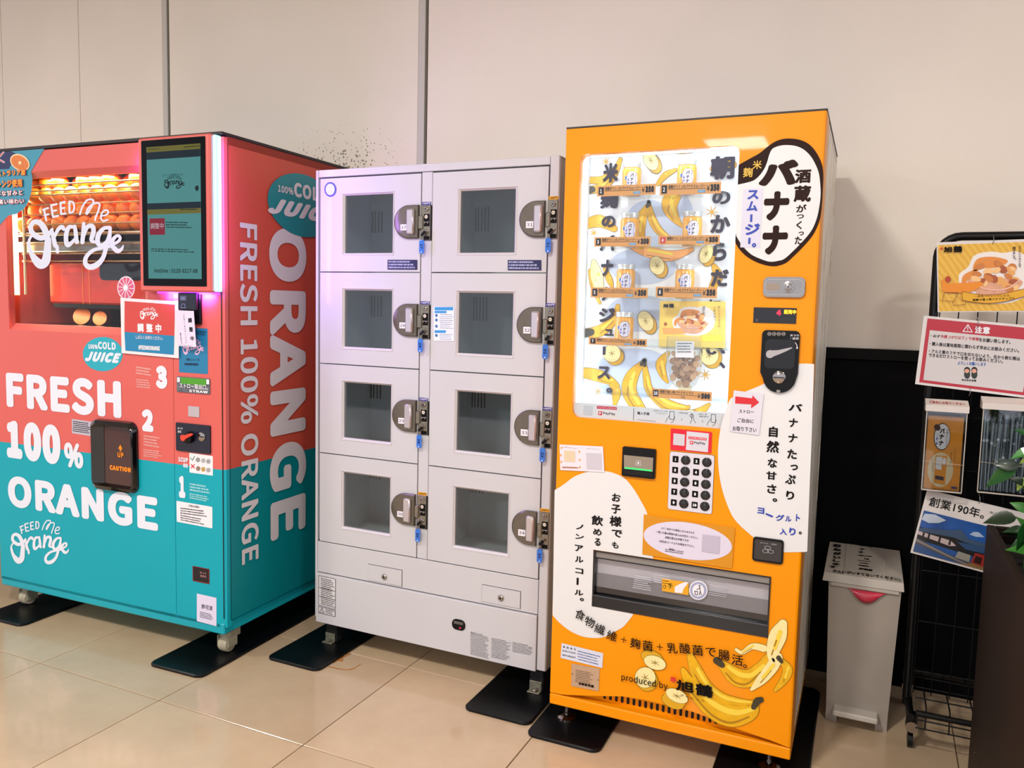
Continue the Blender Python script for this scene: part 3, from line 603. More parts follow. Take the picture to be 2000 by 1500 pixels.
# column fittings
b1 = PF.rect([(358, 633), (395.5, 633), (395.5, 571), (358, 571)])
ba = G().box(b1[0], b1[2], -.012, 0, b1[1], b1[3], .003).obj('banknote_slot', blackp, pk); zm = PF.L(376, 606)[1]
G().box(b1[0] - .001, b1[2] - .006, -.026, -.012, zm, b1[3] - .002, .003).obj('slot_cover', mat('navy_plastic', '#0b0c22', .2), ba)
PN = Plane(pk, (0, -.0265, 0)); PN.txt('1000', (b1[0] + .016, b1[3] - .026, b1[0] + .036, b1[3] - .017), mat('pale_blue', '#9da6e8', .4), ba, bold=.01)
g = G(); g.ring([(b1[0] + .013, b1[3] - .029), (b1[0] + .039, b1[3] - .029), (b1[0] + .039, b1[3] - .014), (b1[0] + .013, b1[3] - .014)], [(b1[0] + .0138, b1[3] - .0282), (b1[0] + .0382, b1[3] - .0282), (b1[0] + .0382, b1[3] - .0148), (b1[0] + .0138, b1[3] - .0148)], 0, .0004, PN.fn); g.obj('slot_mark', mat('pale_blue', ''), ba)
g = G(); zz = b1[3] - .05; g.ring([(b1[0] + .015, zz - .006), (b1[0] + .037, zz - .006), (b1[0] + .033, zz + .009), (b1[0] + .019, zz + .009)], [(b1[0] + .0165, zz - .005), (b1[0] + .0355, zz - .005), (b1[0] + .032, zz + .008), (b1[0] + .02, zz + .008)], 0, .0004, PN.fn); g.obj('slot_mark', mat('pale_blue', ''), ba)
sb = PF.quad('straw_sticker', [(350, 727), (406.4, 730.8), (405.8, 642), (350, 639)], mat('sticker_blue', '#1a78a6', .4), pk, 1)
lp = mat('pale_pink', '#f2b8dc', .4); logo(PF, 357, 662, 399, 693, lp, sb); PF.tpx('植物ストローです', 364.5, 699, 390, 706, mat('navy_ink', '#0a1a44', .5), sb, bold=.01); PF.micro((361, 714), (394, 715), (361, 708), 1, mat('navy_ink', ''), sb, 2, .8, 3); PF.micro((383, 654), (404, 656), (383, 645), 3, mat('navy_ink', ''), sb, 2, .6, 2)
q = PF.rect([(347, 765), (410, 770), (412, 740), (346.5, 734.7)]); ss = PF.slab('straw_dispenser', rr(*q, .004), 0, .004, mat('dispenser_grey', '#6c7076', .3, .5, var=.3, vs=60), pk)
PK = Plane(pk, (0, -.0042, 0)); h = (q[3] - q[1]); PK.face('green_window', [(q[0] + .02, q[3] - h * .45), (q[2] - .015, q[3] - h * .45), (q[2] - .015, q[3] - .002), (q[0] + .02, q[3] - .002)], mat('green_pane', '#4b9a22', .3), ss)
for a in (q[0] + .003, q[2] - .014): PK.face('white_tab', [(a, q[3] - h * .36), (a + .013, q[3] - h * .36), (a + .013, q[3] - .003), (a, q[3] - .003)], white, ss)
PK.txt('ストロー取出口。', (q[0] + .015, q[1] + h * .28, q[2] - .006, q[1] + h * .6), white, ss, lay=3, bold=.02); PK.txt('STRAW', (q[0] + .06, q[1] + .003, q[2] - .006, q[1] + h * .22), white, ss, lay=3, bold=.02)
q = PF.rect([(368.7, 813), (390, 815), (390, 795), (368.7, 792.5)]); PF.slab('blank_button', rr(*q, .001), 0, .003, mat('button_silver', '#b5aeb6', .4), pk)
q = PF.rect([(346, 878.7), (412, 887.5), (413, 830.7), (345.5, 825)]); cu = PF.slab('coin_unit', rr(*q, .005), 0, .006, mat('coin_navy', '#14182c', .25), pk)
PO = Plane(pk, (0, -.0065, 0)); c_ = PO.L(370, 854); g = G().lathe([(.022, -.0065), (.021, -.02), (.016, -.022)], (c_[0], 0, c_[1]), 'y', 22); g.obj('return_knob', blackp, cu, smooth=True)
PO2 = Plane(pk, (0, -.0225, 0)); g = G(); g.prism([PO2.L(x, y) for x, y in ((354, 852), (357, 849), (362, 850), (374, 846), (377.5, 847), (377, 850), (364, 857), (361, 861), (356, 860))], 0, .006, PO2.fn); g.obj('return_lever', mat('lever_red', '#e0402e', .35), cu)
c_ = PO.L(394, 853); G().lathe([(.0165, -.006), (.0165, -.009), (.0145, -.010)], (c_[0], 0, c_[1]), 'y', 22).obj('coin_bezel', chrome, cu, smooth=True); G().box(c_[0] - .013, c_[0] + .013, -.0108, -.009, c_[1] - .0015, c_[1] + .0015).obj('coin_slot', dark, cu)
PO.tpx('おつり', 347.5, 834, 357.5, 839, white, cu, bold=.01); PO.tpx('返却', 347.5, 840, 354.5, 845.5, white, cu, bold=.01)
sk = PF.quad('coin_sticker', [(370.5, 922.7), (416, 929), (416, 890.7), (370, 884)], white, pk, 1, .003)
for i, (x, y, c2) in enumerate(((387, 898, '#8f8f93'), (397.5, 899.5, '#a9a9ae'), (407.5, 901, '#9a9aa2'), (387.5, 915, '#8c7468'), (397.5, 916.5, '#b89a52'), (407.5, 918, '#a2a2a8'))): PF.poly('coin_print', ell(x, y, 4.2, 4.6, 20), mat('coin_%d' % i, c2, .4), sk, 2)
g = G(); PF.stroke([(373, 894.5, 1.6), (376, 899, 1.6), (380.5, 891, 1.2)], g, 2, sm=False); g.obj('tick_print', mat('tick_green', '#15703a', .5), sk, fix=False)
g = G(); PF.stroke([(374, 907, 1.8), (380, 914, 1.8)], g, 2, sm=False); PF.stroke([(380, 907.5, 1.8), (374, 913.5, 1.8)], g, 2, sm=False); g.obj('cross_print', redp, sk, fix=False)
sk = PF.quad('notice_sticker', [(345.6, 1018.8), (415, 1032), (415, 990), (345, 978)], white, pk, 1, .004)
PF.tpx('ご利用のお客様へ', 368, 985, 391, 993, ink, sk, bold=.01); PF.micro((353, 1004), (405, 1011), (353, 990), 3, ink, sk, 2, .45, 12); PF.micro((353, 1017), (403, 1027), (353, 1004), 3, ink, sk, 2, .45, 13)
q = PF.rect([(377.3, 1134), (409, 1141), (409.3, 1111.5), (376.5, 1105)]); cr = PF.slab('coin_return', rr(*q, .002), 0, .002, mat('return_red', '#7a1018', .3), pk)
PF.face('return_opening', rr(q[0] + .004, q[1] + .004, q[2] - .003, q[3] - .002, .001), mat('return_dark', '#12060a', .3), cr, 4); PF.tpx('おつり', 392, 1115.5, 404.5, 1121.5, mat('pink_print', '#c98f98', .5), cr, lay=6, bold=.01); PF.tpx('返却口', 392.5, 1121.5, 404.5, 1128, mat('pink_print', ''), cr, lay=6, bold=.01)
sk = PF.quad('permit_paper', [(384.7, 1213), (423, 1223), (423, 1167.6), (384.7, 1159)], mat('permit_white', '#d9d3ec', .5), pk, 1)
PF.tpx('許可済', 394, 1179, 415.5, 1193, ink, sk, bold=.015); PF.micro((391, 1206), (419, 1213), (391, 1193), 4, ink, sk, 2, .4, 14)
# ---- side print
sp = PS; rx = abs(PS.L(521, 395)[0] - PS.L(592, 402)[0]); c_ = PS.L(592, 402); rz_ = abs(PS.L(592, 341)[1] - PS.L(592, 463)[1]) / 2
PS.face('round_badge', ell(c_[0], c_[1], rx, rz_, 48), mat('badge_teal_shaded', '#11838c', .4), pk, 6)  # side badge darker than the front one, shade kept in its colour
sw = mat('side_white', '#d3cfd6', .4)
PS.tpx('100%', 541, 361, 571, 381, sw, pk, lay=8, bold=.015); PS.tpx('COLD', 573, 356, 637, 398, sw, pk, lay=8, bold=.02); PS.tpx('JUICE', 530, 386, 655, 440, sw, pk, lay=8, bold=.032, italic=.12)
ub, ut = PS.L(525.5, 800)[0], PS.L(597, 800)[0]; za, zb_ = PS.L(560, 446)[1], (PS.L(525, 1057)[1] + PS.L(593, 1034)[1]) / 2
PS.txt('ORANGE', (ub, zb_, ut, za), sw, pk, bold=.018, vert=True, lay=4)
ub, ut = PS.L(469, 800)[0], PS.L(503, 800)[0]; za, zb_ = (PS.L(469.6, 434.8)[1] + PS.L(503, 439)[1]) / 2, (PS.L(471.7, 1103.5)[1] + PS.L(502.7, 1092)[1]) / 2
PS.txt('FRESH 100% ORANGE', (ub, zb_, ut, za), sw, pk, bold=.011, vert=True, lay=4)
# ---- printed film at the top left and the logo on the glass
film = mat('film_teal', '#2b8ba8', .25, coat=.3)
fm = PF.poly('printed_film', [(-28, 294), (88, 289.5), (74, 313), (61.5, 335), (64, 352), (62, 375), (56, 395), (47, 408), (33, 418), (18, 421), (10, 428), (0, 440), (-14, 470), (-26, 520)], film, pk, 2)
PF.poly('flag_print', [(-24, 297), (22, 296), (32, 300), (22, 322), (18, 330), (-24, 332)], mat('flag_navy', '#111a52', .4), fm, 3)
g = G(); PF.stroke([(-22, 300, 3.4), (9, 317, 3.4)], g, 4, sm=False); PF.stroke([(-10, 318, 3.4), (8, 298, 3.4)], g, 4, sm=False); g.obj('flag_cross', white, fm, fix=False)
g = G(); PF.stroke([(-22, 300, 1.6), (9, 317, 1.6)], g, 5, sm=False); PF.stroke([(-10, 318, 1.6), (8, 298, 1.6)], g, 5, sm=False); g.obj('flag_cross', redp, fm, fix=False)
PF.poly('fruit_print', ell(40.5, 317.5, 20.5, 15, 40, .55), mat('pith', '#eecfa0', .4), fm, 5); PF.poly('fruit_print', ell(40.5, 318, 18, 12.6, 40, .55), mat('pulp', '#d2742a', .4, var=.1, vs=120), fm, 6); PF.poly('fruit_print', ell(41, 318.5, 3, 3.5), mat('pith', ''), fm, 7)
rdm = mat('caption_red', '#b3232f', .4); yl = mat('caption_yellow', '#f6a51c', .4)
for t, a, m, b2 in (('ーストラリア産', (-12, 331, 52, 346), yl, rdm), ('オレンジ使用', (-14, 350, 45, 368), yl, rdm), ('濃厚な甘みと', (-16, 371.5, 46, 384), white, rdm), ('香りの高い味わい', (-30, 388, 49, 401), white, rdm)):
    PF.tpx(t, a[0] - 1, a[1] - 1, a[2] + 1, a[3] + 1, b2, fm, lay=8, bold=.09); PF.tpx(t, *a, m, fm, lay=9, bold=.025)
PG = Plane(pk, (0, .0215, 0)); logo(PG, 52, 386, 243, 527, mat('glass_logo', '#d3d9ee', .4), pk, 1, 5)
# ---- papers taped to it
t = empty('notice_paper', tuple(pk.location), .0219, 'red and blue paper sign in a white border taped over the window corner', 'sign'); PT = Plane(t, (0, -.006, 0))
pa = PT.quad('sheet', [(237.8, 689.6), (349.4, 699.8), (350, 589), (235.4, 581.6)], paper, t, 1); G().box(PT.L(240, 600)[0], PT.L(244, 600)[0], -.006, 0, PT.L(240, 600)[1], PT.L(240, 596)[1]).obj('tape_pad', white, t); G().box(PT.L(346, 600)[0], PT.L(349, 600)[0], -.006, -.001, PT.L(346, 603)[1], PT.L(346, 596)[1]).obj('tape_pad', white, t)
PT.quad('red_field', [(243.6, 648), (341, 656), (342, 595), (243.8, 588)], mat('sign_coral', '#c9423c', .45), pa, 2); PT.quad('blue_field', [(245.6, 684.8), (340, 693), (341, 656), (243.6, 648)], mat('sign_blue', '#147fb0', .45), pa, 2)
logo(PT, 273.8, 600, 310.4, 624, white, pa, 3, 3); PT.tpx('調 整 中', 269, 631, 315.8, 650, white, pa, lay=3, bold=.05); PT.tpx('しばらくお待ちください。', 266, 654.5, 318.8, 664.5, white, pa, lay=3, bold=.01); PT.tpx('#FEEDMEORANGE', 271.4, 674, 312.8, 685, white, pa, lay=3, bold=.03)
PT.quad('tape', [(343.6, 606), (350, 607.5), (350, 588.5), (343.6, 587)], mat('tape_white', '#eeeaf6', .3), pa, 3)
f2 = PF.poly('round_sticker', ell(246.8, 562, 17, 22.5), white, pk, 2); PF.poly('fruit_print', ell(246.8, 562, 15.3, 20.5), mat('fruit_pink', '#d0567c', .4), f2, 3)
g = G()
for k in range(12): a = k * math.pi / 6 + .1; PF.stroke([(246.8, 562, 1.1), (246.8 + 15.3 * math.cos(a), 562 + 20.5 * math.sin(a), 1.3)], g, 4, sm=False)
g.obj('fruit_print', white, f2, fix=False); PF.poly('fruit_print', ell(246.8, 562, 4.4, 5.6), white, f2, 5)
t = empty('notice_paper', tuple(pk.location), .0219, 'narrow white slip with large black writing hanging below the banknote slot', 'sign'); PT = Plane(t, (0, -.0275, 0))
pa = PT.quad('sheet', [(348.8, 675.8), (383.6, 678), (378.8, 607.4), (342.8, 606)], mat('slip_white', '#dcd4ee', .5), t, 1)
PT.column('調整中', (371.5, 625.5), (375.8, 661), .0175, ink, pa, bold=.03, rot=.03); PT.column('お客様にご案内申し上げます', (359.5, 615), (364, 669), .0058, ink, pa, rot=.05); PT.column('ありがとう', (353, 652), (355, 670), .007, ink, pa, bold=.02); PT.micro((350, 675), (382, 677), (350, 673.3), 1, ink, pa, 2, .3, 8)
# ---- castors
cb = mat('castor_bone', '#a9a08a', .5, var=.15, vs=40)
def castor(x, y, par, col, top, dims=1.):
    g = G(); g.box(x - .026, x + .022, y - .012, y + .05, .062, top, .004); g.box(x - .03, x - .024, y - .022, y + .03, .03, .075, .004); g.box(x + .018, x + .024, y - .022, y + .03, .03, .075, .004)
    o = g.obj('castor', col, par); G().lathe([(.010, -.021), (.027, -.019), (.03, -.012), (.03, .012), (.027, .019), (.01, .021)], (x - .003, y, .0405), 'x', 24).obj('wheel', cb, o, smooth=True); G().lathe([(.006, -.028), (.006, -.023)], (x - .003, y, .045), 'x', 10).obj('axle_bolt', steel, o); return o
for x in (-.045, -PW + .085):
    for y in (.055, PD - .09): castor(x, y, pk, mat('castor_mount', '#8c8a76', .5, var=.15, vs=40), PB + .01)
# ================================================================== coin locker
lk = empty('coin_locker', (-1.0321, .1774, 0), -.0131, 'off-white steel coin locker of eight windowed doors between the two vending machines', 'locker')
LW_, LH_, LB_, LD = .9554, 1.7867, .0976, .56
PLk = Plane(lk); lr = Matrix.Rotation(-.0131, 3, 'Z')
lwm = mat('locker_paint', '#c3c3c8', .4, var=.015, vs=3, coat=.1); lin_m = mat('locker_inside', '#dfe2e4', .45, var=.04, vs=5); sidem = mat('locker_side', '#b9b7ad', .45, var=.02, vs=3)
Lc = lambda x, y: PLk.L(x, y)
cols = [(Lc(626, 620)[0], Lc(820.5, 540)[0]), (Lc(843.5, 540)[0], Lc(1067, 540)[0])]
seamz = [[(626.6, 348.5), (1071, 324)], [(627, 530.3), (1066, 534.4)], [(626.8, 709.6), (1060, 736)], [(626, 885.5), (1054.5, 932.8)], [(623.5, 1058), (1050, 1129)]]
zs = [sum(Lc(*p)[1] for p in q) / 2 for q in seamz]
pan = [(Lc(621, 1118)[1] + Lc(1048, 1199)[1]) / 2, (Lc(619, 1215)[1] + Lc(1044, 1306.7)[1]) / 2]; xr = Lc(1069, 540)[0]; xl = Lc(621, 700)[0]
g = G(); g.box(0, LW_, LD - .01, LD, LB_ + .02, LH_ - .002); g.box(0, .004, .002, LD, LB_ + .01, LH_); g.box(LW_ - .004, LW_, .002, LD, LB_ + .0, LH_ - .003); g.box(0, LW_, .01, LD, LH_ - .006, LH_)
g.box(.004, LW_ - .004, .03, LD - .01, pan[1] + .01, pan[1] + .03); g.obj('carcass', sidem, lk)
g = G(); xm = (cols[0][1] + cols[1][0]) / 2
for z in zs[1:]: g.box(.006, LW_ - .03, .03, LD - .02, z - .01, z)
g.box(.006, LW_ - .03, .35, .355, zs[4], LH_ - .01); g.box(xm - .004, xm + .004, .03, .36, zs[4], LH_ - .01); g.box(.004, .008, .03, .36, zs[4], LH_ - .01); g.obj('inner_walls', lin_m, lk)
G().box(.001, xl, -.001, .03, LB_ + .012, LH_, .0015).obj('left_stile', lwm, lk)
G().box(xl + .0015, xr - .001, 0, .03, zs[0] + .004, LH_ + .0005, .0015).obj('top_rail', lwm, lk)
G().box(xr + .0015, LW_ - .001, -.004, .035, LB_ + .0, LH_ + .002, .002).obj('right_post', lwm, lk)
G().box(cols[0][1] + .0025, cols[1][0] - .0035, 0, .03, zs[4] + .0, zs[0] + .002, .0015).obj('middle_stile', lwm, lk)
G().box(xl + .001, xr, .012, .03, zs[4] - .01, zs[0] + .01).obj('gap_liner', dark, lk) if 0 else None
G().box(xl + .0015, xr - .0015, -.001, .03, pan[0] + .0015, zs[4] - .002, .0015).obj('lower_panel', lwm, lk)
G().box(Lc(619, 1215)[0], xr - .001, -.008, .03, pan[1], pan[0] - .0015, .002).obj('kick_panel', lwm, lk)
G().box(xl, xr, .006, .03, pan[0] - .004, zs[4] + .004).obj('gap_liner', dark, lk)
# doors
def zr(f): return f
wm = mat('window_trim', '#cfcbd0', .3); gl = clear('locker_glass', '#e3e8e9', 1.1, .03); bz = mat('handle_bronze', '#6e675c', .32, .6, var=.06, vs=40); gripm = mat('grip_satin', '#c9c2c6', .25, .7)
tagb = mat('tag_blue', '#2a6fd0', .3, coat=.3); pl_st = mat('lock_steel', '#8b8578', .3, .8, var=.1, vs=60)
ref = {0: dict(w=PLk.rect([(670, 498), (769, 498), (770, 374), (669.3, 378)]), h=(773, 820.5, 401, 467), g=(800, 814.5, 409, 459), n=(787, 799, 439, 451), l=(823, 842, 401, 470)),
       1: dict(w=PLk.rect([(894, 498), (1008, 497), (1010, 364), (895, 369)]), h=(1016.5, 1066, 392.6, 464.8), g=(1047, 1063.5, 401, 455), n=(1031, 1045, 433, 446.5), l=(1070.5, 1091, 390.5, 467))}
nums = [['27', '28', '29', '30'], ['31', '32', '33', '34']]; price = [['100円', '100円', '100円', '100円'], ['100円', '100円', '100円', '100円']]; ylw = {(0, 3), (1, 0), (1, 3)}
for c in (0, 1):
    r0 = ref[c]; ztop = zs[0]
    def rel(px):  # reference in metres below the top of the first door
        b = PLk.box(px[0], px[2], px[1], px[3]); return b[0], ztop - b[3], b[2], ztop - b[1]
    H, Gp, N_, Lk_ = (rel(r0[k]) for k in 'hgnl'); Wd = (r0['w'][0], ztop - r0['w'][3], r0['w'][2], ztop - r0['w'][1])
    x0, x1 = cols[c]
    for r in range(4):
        nm_ = 'number %s tag, %s of the %s lock row' % (nums[c][r], ('top', 'second', 'third', 'lowest')[r], ('middle', 'right')[c])
        zt, zb_ = zs[r] - .002, zs[r + 1] + .002; Z = lambda d: zs[r] - d
        wx0, wz1, wx1, wz0 = Wd[0], Z(Wd[1]), Wd[2], Z(Wd[3])
        g = G()
        for a in ((x0, wx0, zb_, zt), (wx1, x1, zb_, zt), (wx0, wx1, zb_, wz0), (wx0, wx1, wz1, zt)): g.box(a[0], a[1], -.002, .02, a[2], a[3])
        d = g.obj('locker_door', lwm, lk)
        e = .007; g = G(); o4 = [(wx0, -.0035, wz0), (wx1, -.0035, wz0), (wx1, -.0035, wz1), (wx0, -.0035, wz1)]; i4 = [(wx0 + e, .004, wz0 + e), (wx1 - e, .004, wz0 + e), (wx1 - e, .004, wz1 - e), (wx0 + e, .004, wz1 - e)]; q4 = [(x, .02, z) for x, y, z in i4]
        g.add(o4 + i4 + q4, [(k, (k + 1) % 4, 4 + (k + 1) % 4, 4 + k) for k in range(4)] + [(4 + k, 4 + (k + 1) % 4, 8 + (k + 1) % 4, 8 + k) for k in range(4)]); 
        for a in range(4): 
            p, q = o4[a], o4[(a + 1) % 4]; g.box(min(p[0], q[0]) - .001, max(p[0], q[0]) + .001, -.0036, -.0015, min(p[2], q[2]) - .001, max(p[2], q[2]) + .001)
        g.obj('window_frame', wm, d)
        G().box(wx0 + e - .002, wx1 - e + .002, .008, .012, wz0 + e - .002, wz1 - e + .002).obj('window_pane', gl, d)
        # D-shaped handle plate
        hx0, hx1, hz0, hz1 = H[0], H[2], Z(H[3]), Z(H[1]); R_ = (hz1 - hz0) / 2; cz = (hz0 + hz1) / 2; cxh = hx0 + R_
        arc = [(cxh + R_ * math.cos(t), cz + R_ * math.sin(t)) for t in (math.pi / 2 + math.pi * k / 20 for k in range(21))]; loop = [(hx1, hz1)] + arc + [(hx1, hz0)]
        ca = ((cxh + hx1) / 2, cz); inn = [(ca[0] + (u - ca[0]) * .93, ca[1] + (v - ca[1]) * .93) for u, v in loop]; n = len(loop); g = G()
        F = lambda u, v, o: (u, -.002 - o, v)
        g.add([F(*p, 0) for p in loop] + [F(*p, .009) for p in loop] + [F(*p, .013) for p in inn], [(i, (i + 1) % n, n + (i + 1) % n, n + i) for i in range(n)] + [(n + i, n + (i + 1) % n, 2 * n + (i + 1) % n, 2 * n + i) for i in range(n)] + [tuple(range(2 * n, 3 * n))])
        g.obj('handle_plate', bz, d, smooth=True)
        G().box(Gp[0], Gp[2], -.026, -.012, Z(Gp[3]), Z(Gp[1]), .005).obj('handle_grip', gripm, d, smooth=True)
        PNm = Plane(lk, (0, -.0155, 0)); PNm.face('number_plate', [(N_[0], Z(N_[3])), (N_[2], Z(N_[3])), (N_[2], Z(N_[1])), (N_[0], Z(N_[1]))], white, d, 1)
        PNm.txt(nums[c][r], (N_[0] + .003, Z(N_[3]) + .0055, N_[2] - .002, Z(N_[1]) - .0055), ink, d, lay=2, bold=.0)
        G().box(x1 - .004, x1 + .012, -.012, -.003, cz - R_ * .45, cz + R_ * .35, .002).obj('latch', pl_st, d)
        # lock plate on the stile
        lx0, lx1, lz0, lz1 = Lk_[0] + .001, Lk_[2] - .001, Z(Lk_[3]), Z(Lk_[1]); yo = 0 if c == 0 else -.004; hh = lz1 - lz0; mx = (lx0 + lx1) / 2 + .003
        p = G().box(lx0, lx1, yo - .005, yo, lz0, lz1, .001).obj('lock_plate', pl_st, lk); PP = Plane(lk, (0, yo - .0052, 0))
        if c == 0: G().box(lx1, lx1 + .004, yo - .004, yo, lz0, lz1).obj('plate_edge', dark, p)
        G().lathe([(.0078, yo - .005), (.0078, yo - .009), (.006, yo - .0105)], (mx, 0, lz1 - hh * .11), 'y', 18).obj('coin_knob', chrome, p, smooth=True); G().lathe([(.0028, yo - .0105), (.0028, yo - .0112)], (mx, 0, lz1 - hh * .11), 'y', 12).obj('keyhole', dark, p)
        PP.face('label_black', [(mx - .009, lz1 - hh * .60), (lx1 - .002, lz1 - hh * .60), (lx1 - .002, lz1 - hh * .25), (mx - .009, lz1 - hh * .25)], ink, p, 1)
        PP.face('coin_mark', ell(mx, lz1 - hh * .33, .0062, .0062, 20), mat('disc_cream', '#d9d0c2', .4), p, 2); PP.txt('100', (mx - .004, lz1 - hh * .345, mx + .004, lz1 - hh * .315), ink, p, lay=3)
        g = G(); [g.add([PP.fn(mx + rr_ * math.cos(t), lz1 - hh * .53 + rr_ * math.sin(t), .0016) for rr_ in (.006, .0068) for t in [math.pi * k / 10 for k in range(11)]], [(i, i + 1, 12 + i, 11 + i) for i in range(10)])]; g.obj('turn_mark', mat('disc_cream', ''), p, fix=False)
        PP.txt('あく', (mx - .009, lz1 - hh * .49, mx - .003, lz1 - hh * .465), white, p, lay=3); PP.txt('しまる', (mx + .002, lz1 - hh * .49, lx1 - .003, lz1 - hh * .465), white, p, lay=3)
        PP.face('label_black', [(mx - .009, lz0 + .002), (lx1 - .002, lz0 + .002), (lx1 - .002, lz0 + hh * .12), (mx - .009, lz0 + hh * .12)], ink, p, 1)
        kz = lz1 - hh * .76; G().lathe([(.0085, yo - .005), (.0085, yo - .0085), (.007, yo - .010)], (mx, 0, kz), 'y', 18).obj('key_cylinder', chrome, p, smooth=True)
        yy = (c, r) in ylw; PP2 = Plane(lk, (0, yo - .0005, 0)); pt = PP2.face('price_label', [(lx0 + .001, lz1 + .001), (lx1 - .0, lz1 + .001), (lx1 - .0, lz1 + .0115), (lx0 + .001, lz1 + .0115)], mat('label_yellow', '#e8a51e', .4) if yy else mat('label_navy', '#1c1f86', .4), p, 1)
        PP2.txt(price[c][r], (lx0 + .004, lz1 + .003, lx1 - .003, lz1 + .0098), ink if yy else white, p, lay=2, bold=.015)
        # key with its tag hanging from the cylinder
        t = empty('locker_key', (0, 0, 0), -.0131, '%s key with blue tag %s in the %s column of locker locks' % (('topmost', 'second', 'third', 'lowest')[r], nums[c][r], ('middle', 'right-hand')[c]), 'key', 'locker keys'); t.location = lk.location
        G().box(mx - .0015, mx + .0015, yo - .017, yo - .010, kz - .004, kz + .004).obj('key_shank', chrome, t); kb = G().prism([(mx - .003, kz + .004), (mx - .014, kz - .009), (mx - .010, kz - .015), (mx + .004, kz - .003)], yo, yo + .001, lambda u, v, o: (u, o - .019 - yo * 1, v)) if 0 else G().tube([(mx + .001, yo - .0165, kz + .002), (mx - .011, yo - .0175, kz - .013)], [.0042, .0052], 8)
        kb.obj('key_head', blackp, t, smooth=True)
        rx_, rz2 = mx - .012, kz - .021; G().tube([(rx_ + .007 * math.cos(a), yo - .0175 + .002 * math.cos(a), rz2 + .0085 * math.sin(a)) for a in (2 * math.pi * k / 16 for k in range(16))], .0007, 6, closed=True).obj('key_ring', chrome, t)
        tz = rz2 - .006; tl = rr(rx_ - .0095 + .002, tz - .048, rx_ + .0095 + .002, tz, .0075, 5); PTg = Plane(lk, (0, yo - .015, 0)); PTg.slab('key_tag', tl, 0, .0028, tagb, t)
        PQ = Plane(lk, (0, yo - .0182, 0)); PQ.txt(nums[c][r], (rx_ - .0025, tz - .031, rx_ + .0065, tz - .014), mat('tag_ink', '#101c50', .4), t, lay=1, bold=.01, vert=True); PQ.face('tag_hole', ell(rx_ + .002, tz - .0425, .0022, .0022, 12), white, t, 1)
        # vent slots of the compartment
        PVn = Plane(lk, (0, .3485, 0)); vt, vb = (PVn.L(733, 413), PVn.L(733, 455)) if c == 0 else (PVn.L(940, 405), PVn.L(940, 452))
        for k in range(5):
            vx = PVn.L((720, 928)[c] + k * 6.5, 430)[0]; vx = max(vx, .012 if c == 0 else xm + .01)
            G().box(vx - .0019, vx + .0019, .3475, .3495, zs[r] - (zs[0] - vb[1]), zs[r] - (zs[0] - vt[1])).obj('vent_slot', dark, lk)
# stickers, drawers of the lock, counter
e = PLk.poly('round_sticker', ell(646.2, 370.2, 11.6, 14.4), mat('sticker_navy', '#27409a', .4), lk, 5); PLk.poly('sticker_field', ell(646.2, 370.2, 8.8, 11.2), mat('sticker_ice', '#cfd6ea', .4), e, 6)
for q in ([(758, 507.5), (816, 507.5), (816, 527), (758, 527)], [(992.5, 508), (1058, 508), (1058, 528.5), (992.5, 528.5)]):
    s_ = PLk.quad('notice_label', [(q[0][0], q[3][1] - .4), (q[1][0], q[2][1]), (q[1][0], q[1][1]), (q[0][0], q[0][1])], mat('label_indigo', '#1a1c4e', .4), lk, 5)
    PLk.micro((q[0][0] + 2, q[3][1] - 2), (q[1][0] - 2, q[3][1] - 1.5), (q[0][0] + 2, q[0][1] + 1), 3, mat('label_print', '#aab0d8', .5), s_, 6, .6, 4)
s_ = PLk.quad('instruction_sticker', [(848, 665.5), (888, 666), (888, 600), (848, 598.5)], mat('sticker_paleblue', '#dfe5f2', .4), lk, 5); sbl = mat('sticker_skyblue', '#2f8fd0', .4)
for a in ((850, 606, 886, 599.8), (850, 611.5, 873, 607.2), (850, 650, 872, 645)): PLk.quad('heading_bar', [(a[0], a[1]), (a[2], a[1]), (a[2], a[3]), (a[0], a[3])], sbl, s_, 6)
PLk.micro((860, 642), (886, 643), (860, 612), 8, mat('print_grey', '#8c93a0', .5), s_, 6, .35, 5); PLk.micro((860, 664), (886, 665), (860, 651), 4, mat('print_grey', ''), s_, 6, .35, 6)
for y in (616, 625, 637, 655): PLk.poly('pictogram', ell(853.5, y, 2.6, 3), mat('print_blue_dark', '#3c6fa0', .4), s_, 6)
for q, kx, ky in (([(719.8, 1133), (785, 1143.6), (786, 1113.5), (720.4, 1102)], 752, 1126), ([(941.7, 1174.5), (1016, 1187.5), (1017.3, 1155), (942.6, 1142)], 979.3, 1167)):
    b_ = PLk.rect(q); ZZ = PLk.slab('service_flap', [(b_[0], b_[1]), (b_[2], b_[1]), (b_[2], b_[3]), (b_[0], b_[3])], .001, .0035, lwm, lk)
    G().ring([(b_[0] - .0015, b_[1] - .0015), (b_[2] + .0015, b_[1] - .0015), (b_[2] + .0015, b_[3] + .0015), (b_[0] - .0015, b_[3] + .0015)], [(b_[0], b_[1]), (b_[2], b_[1]), (b_[2], b_[3]), (b_[0], b_[3])], .0011, .0016, PLk.fn).obj('flap_gap', dark, ZZ)
    u, v = Lc(kx, ky); G().lathe([(.0105, -.0035), (.0105, -.0075), (.008, -.010), (.004, -.0102)], (u, 0, v), 'y', 20).obj('flap_lock', steel, ZZ, smooth=True); G().lathe([(.004, -.010), (.004, -.0112)], (u, 0, v), 'y', 12).obj('keyhole', dark, ZZ)
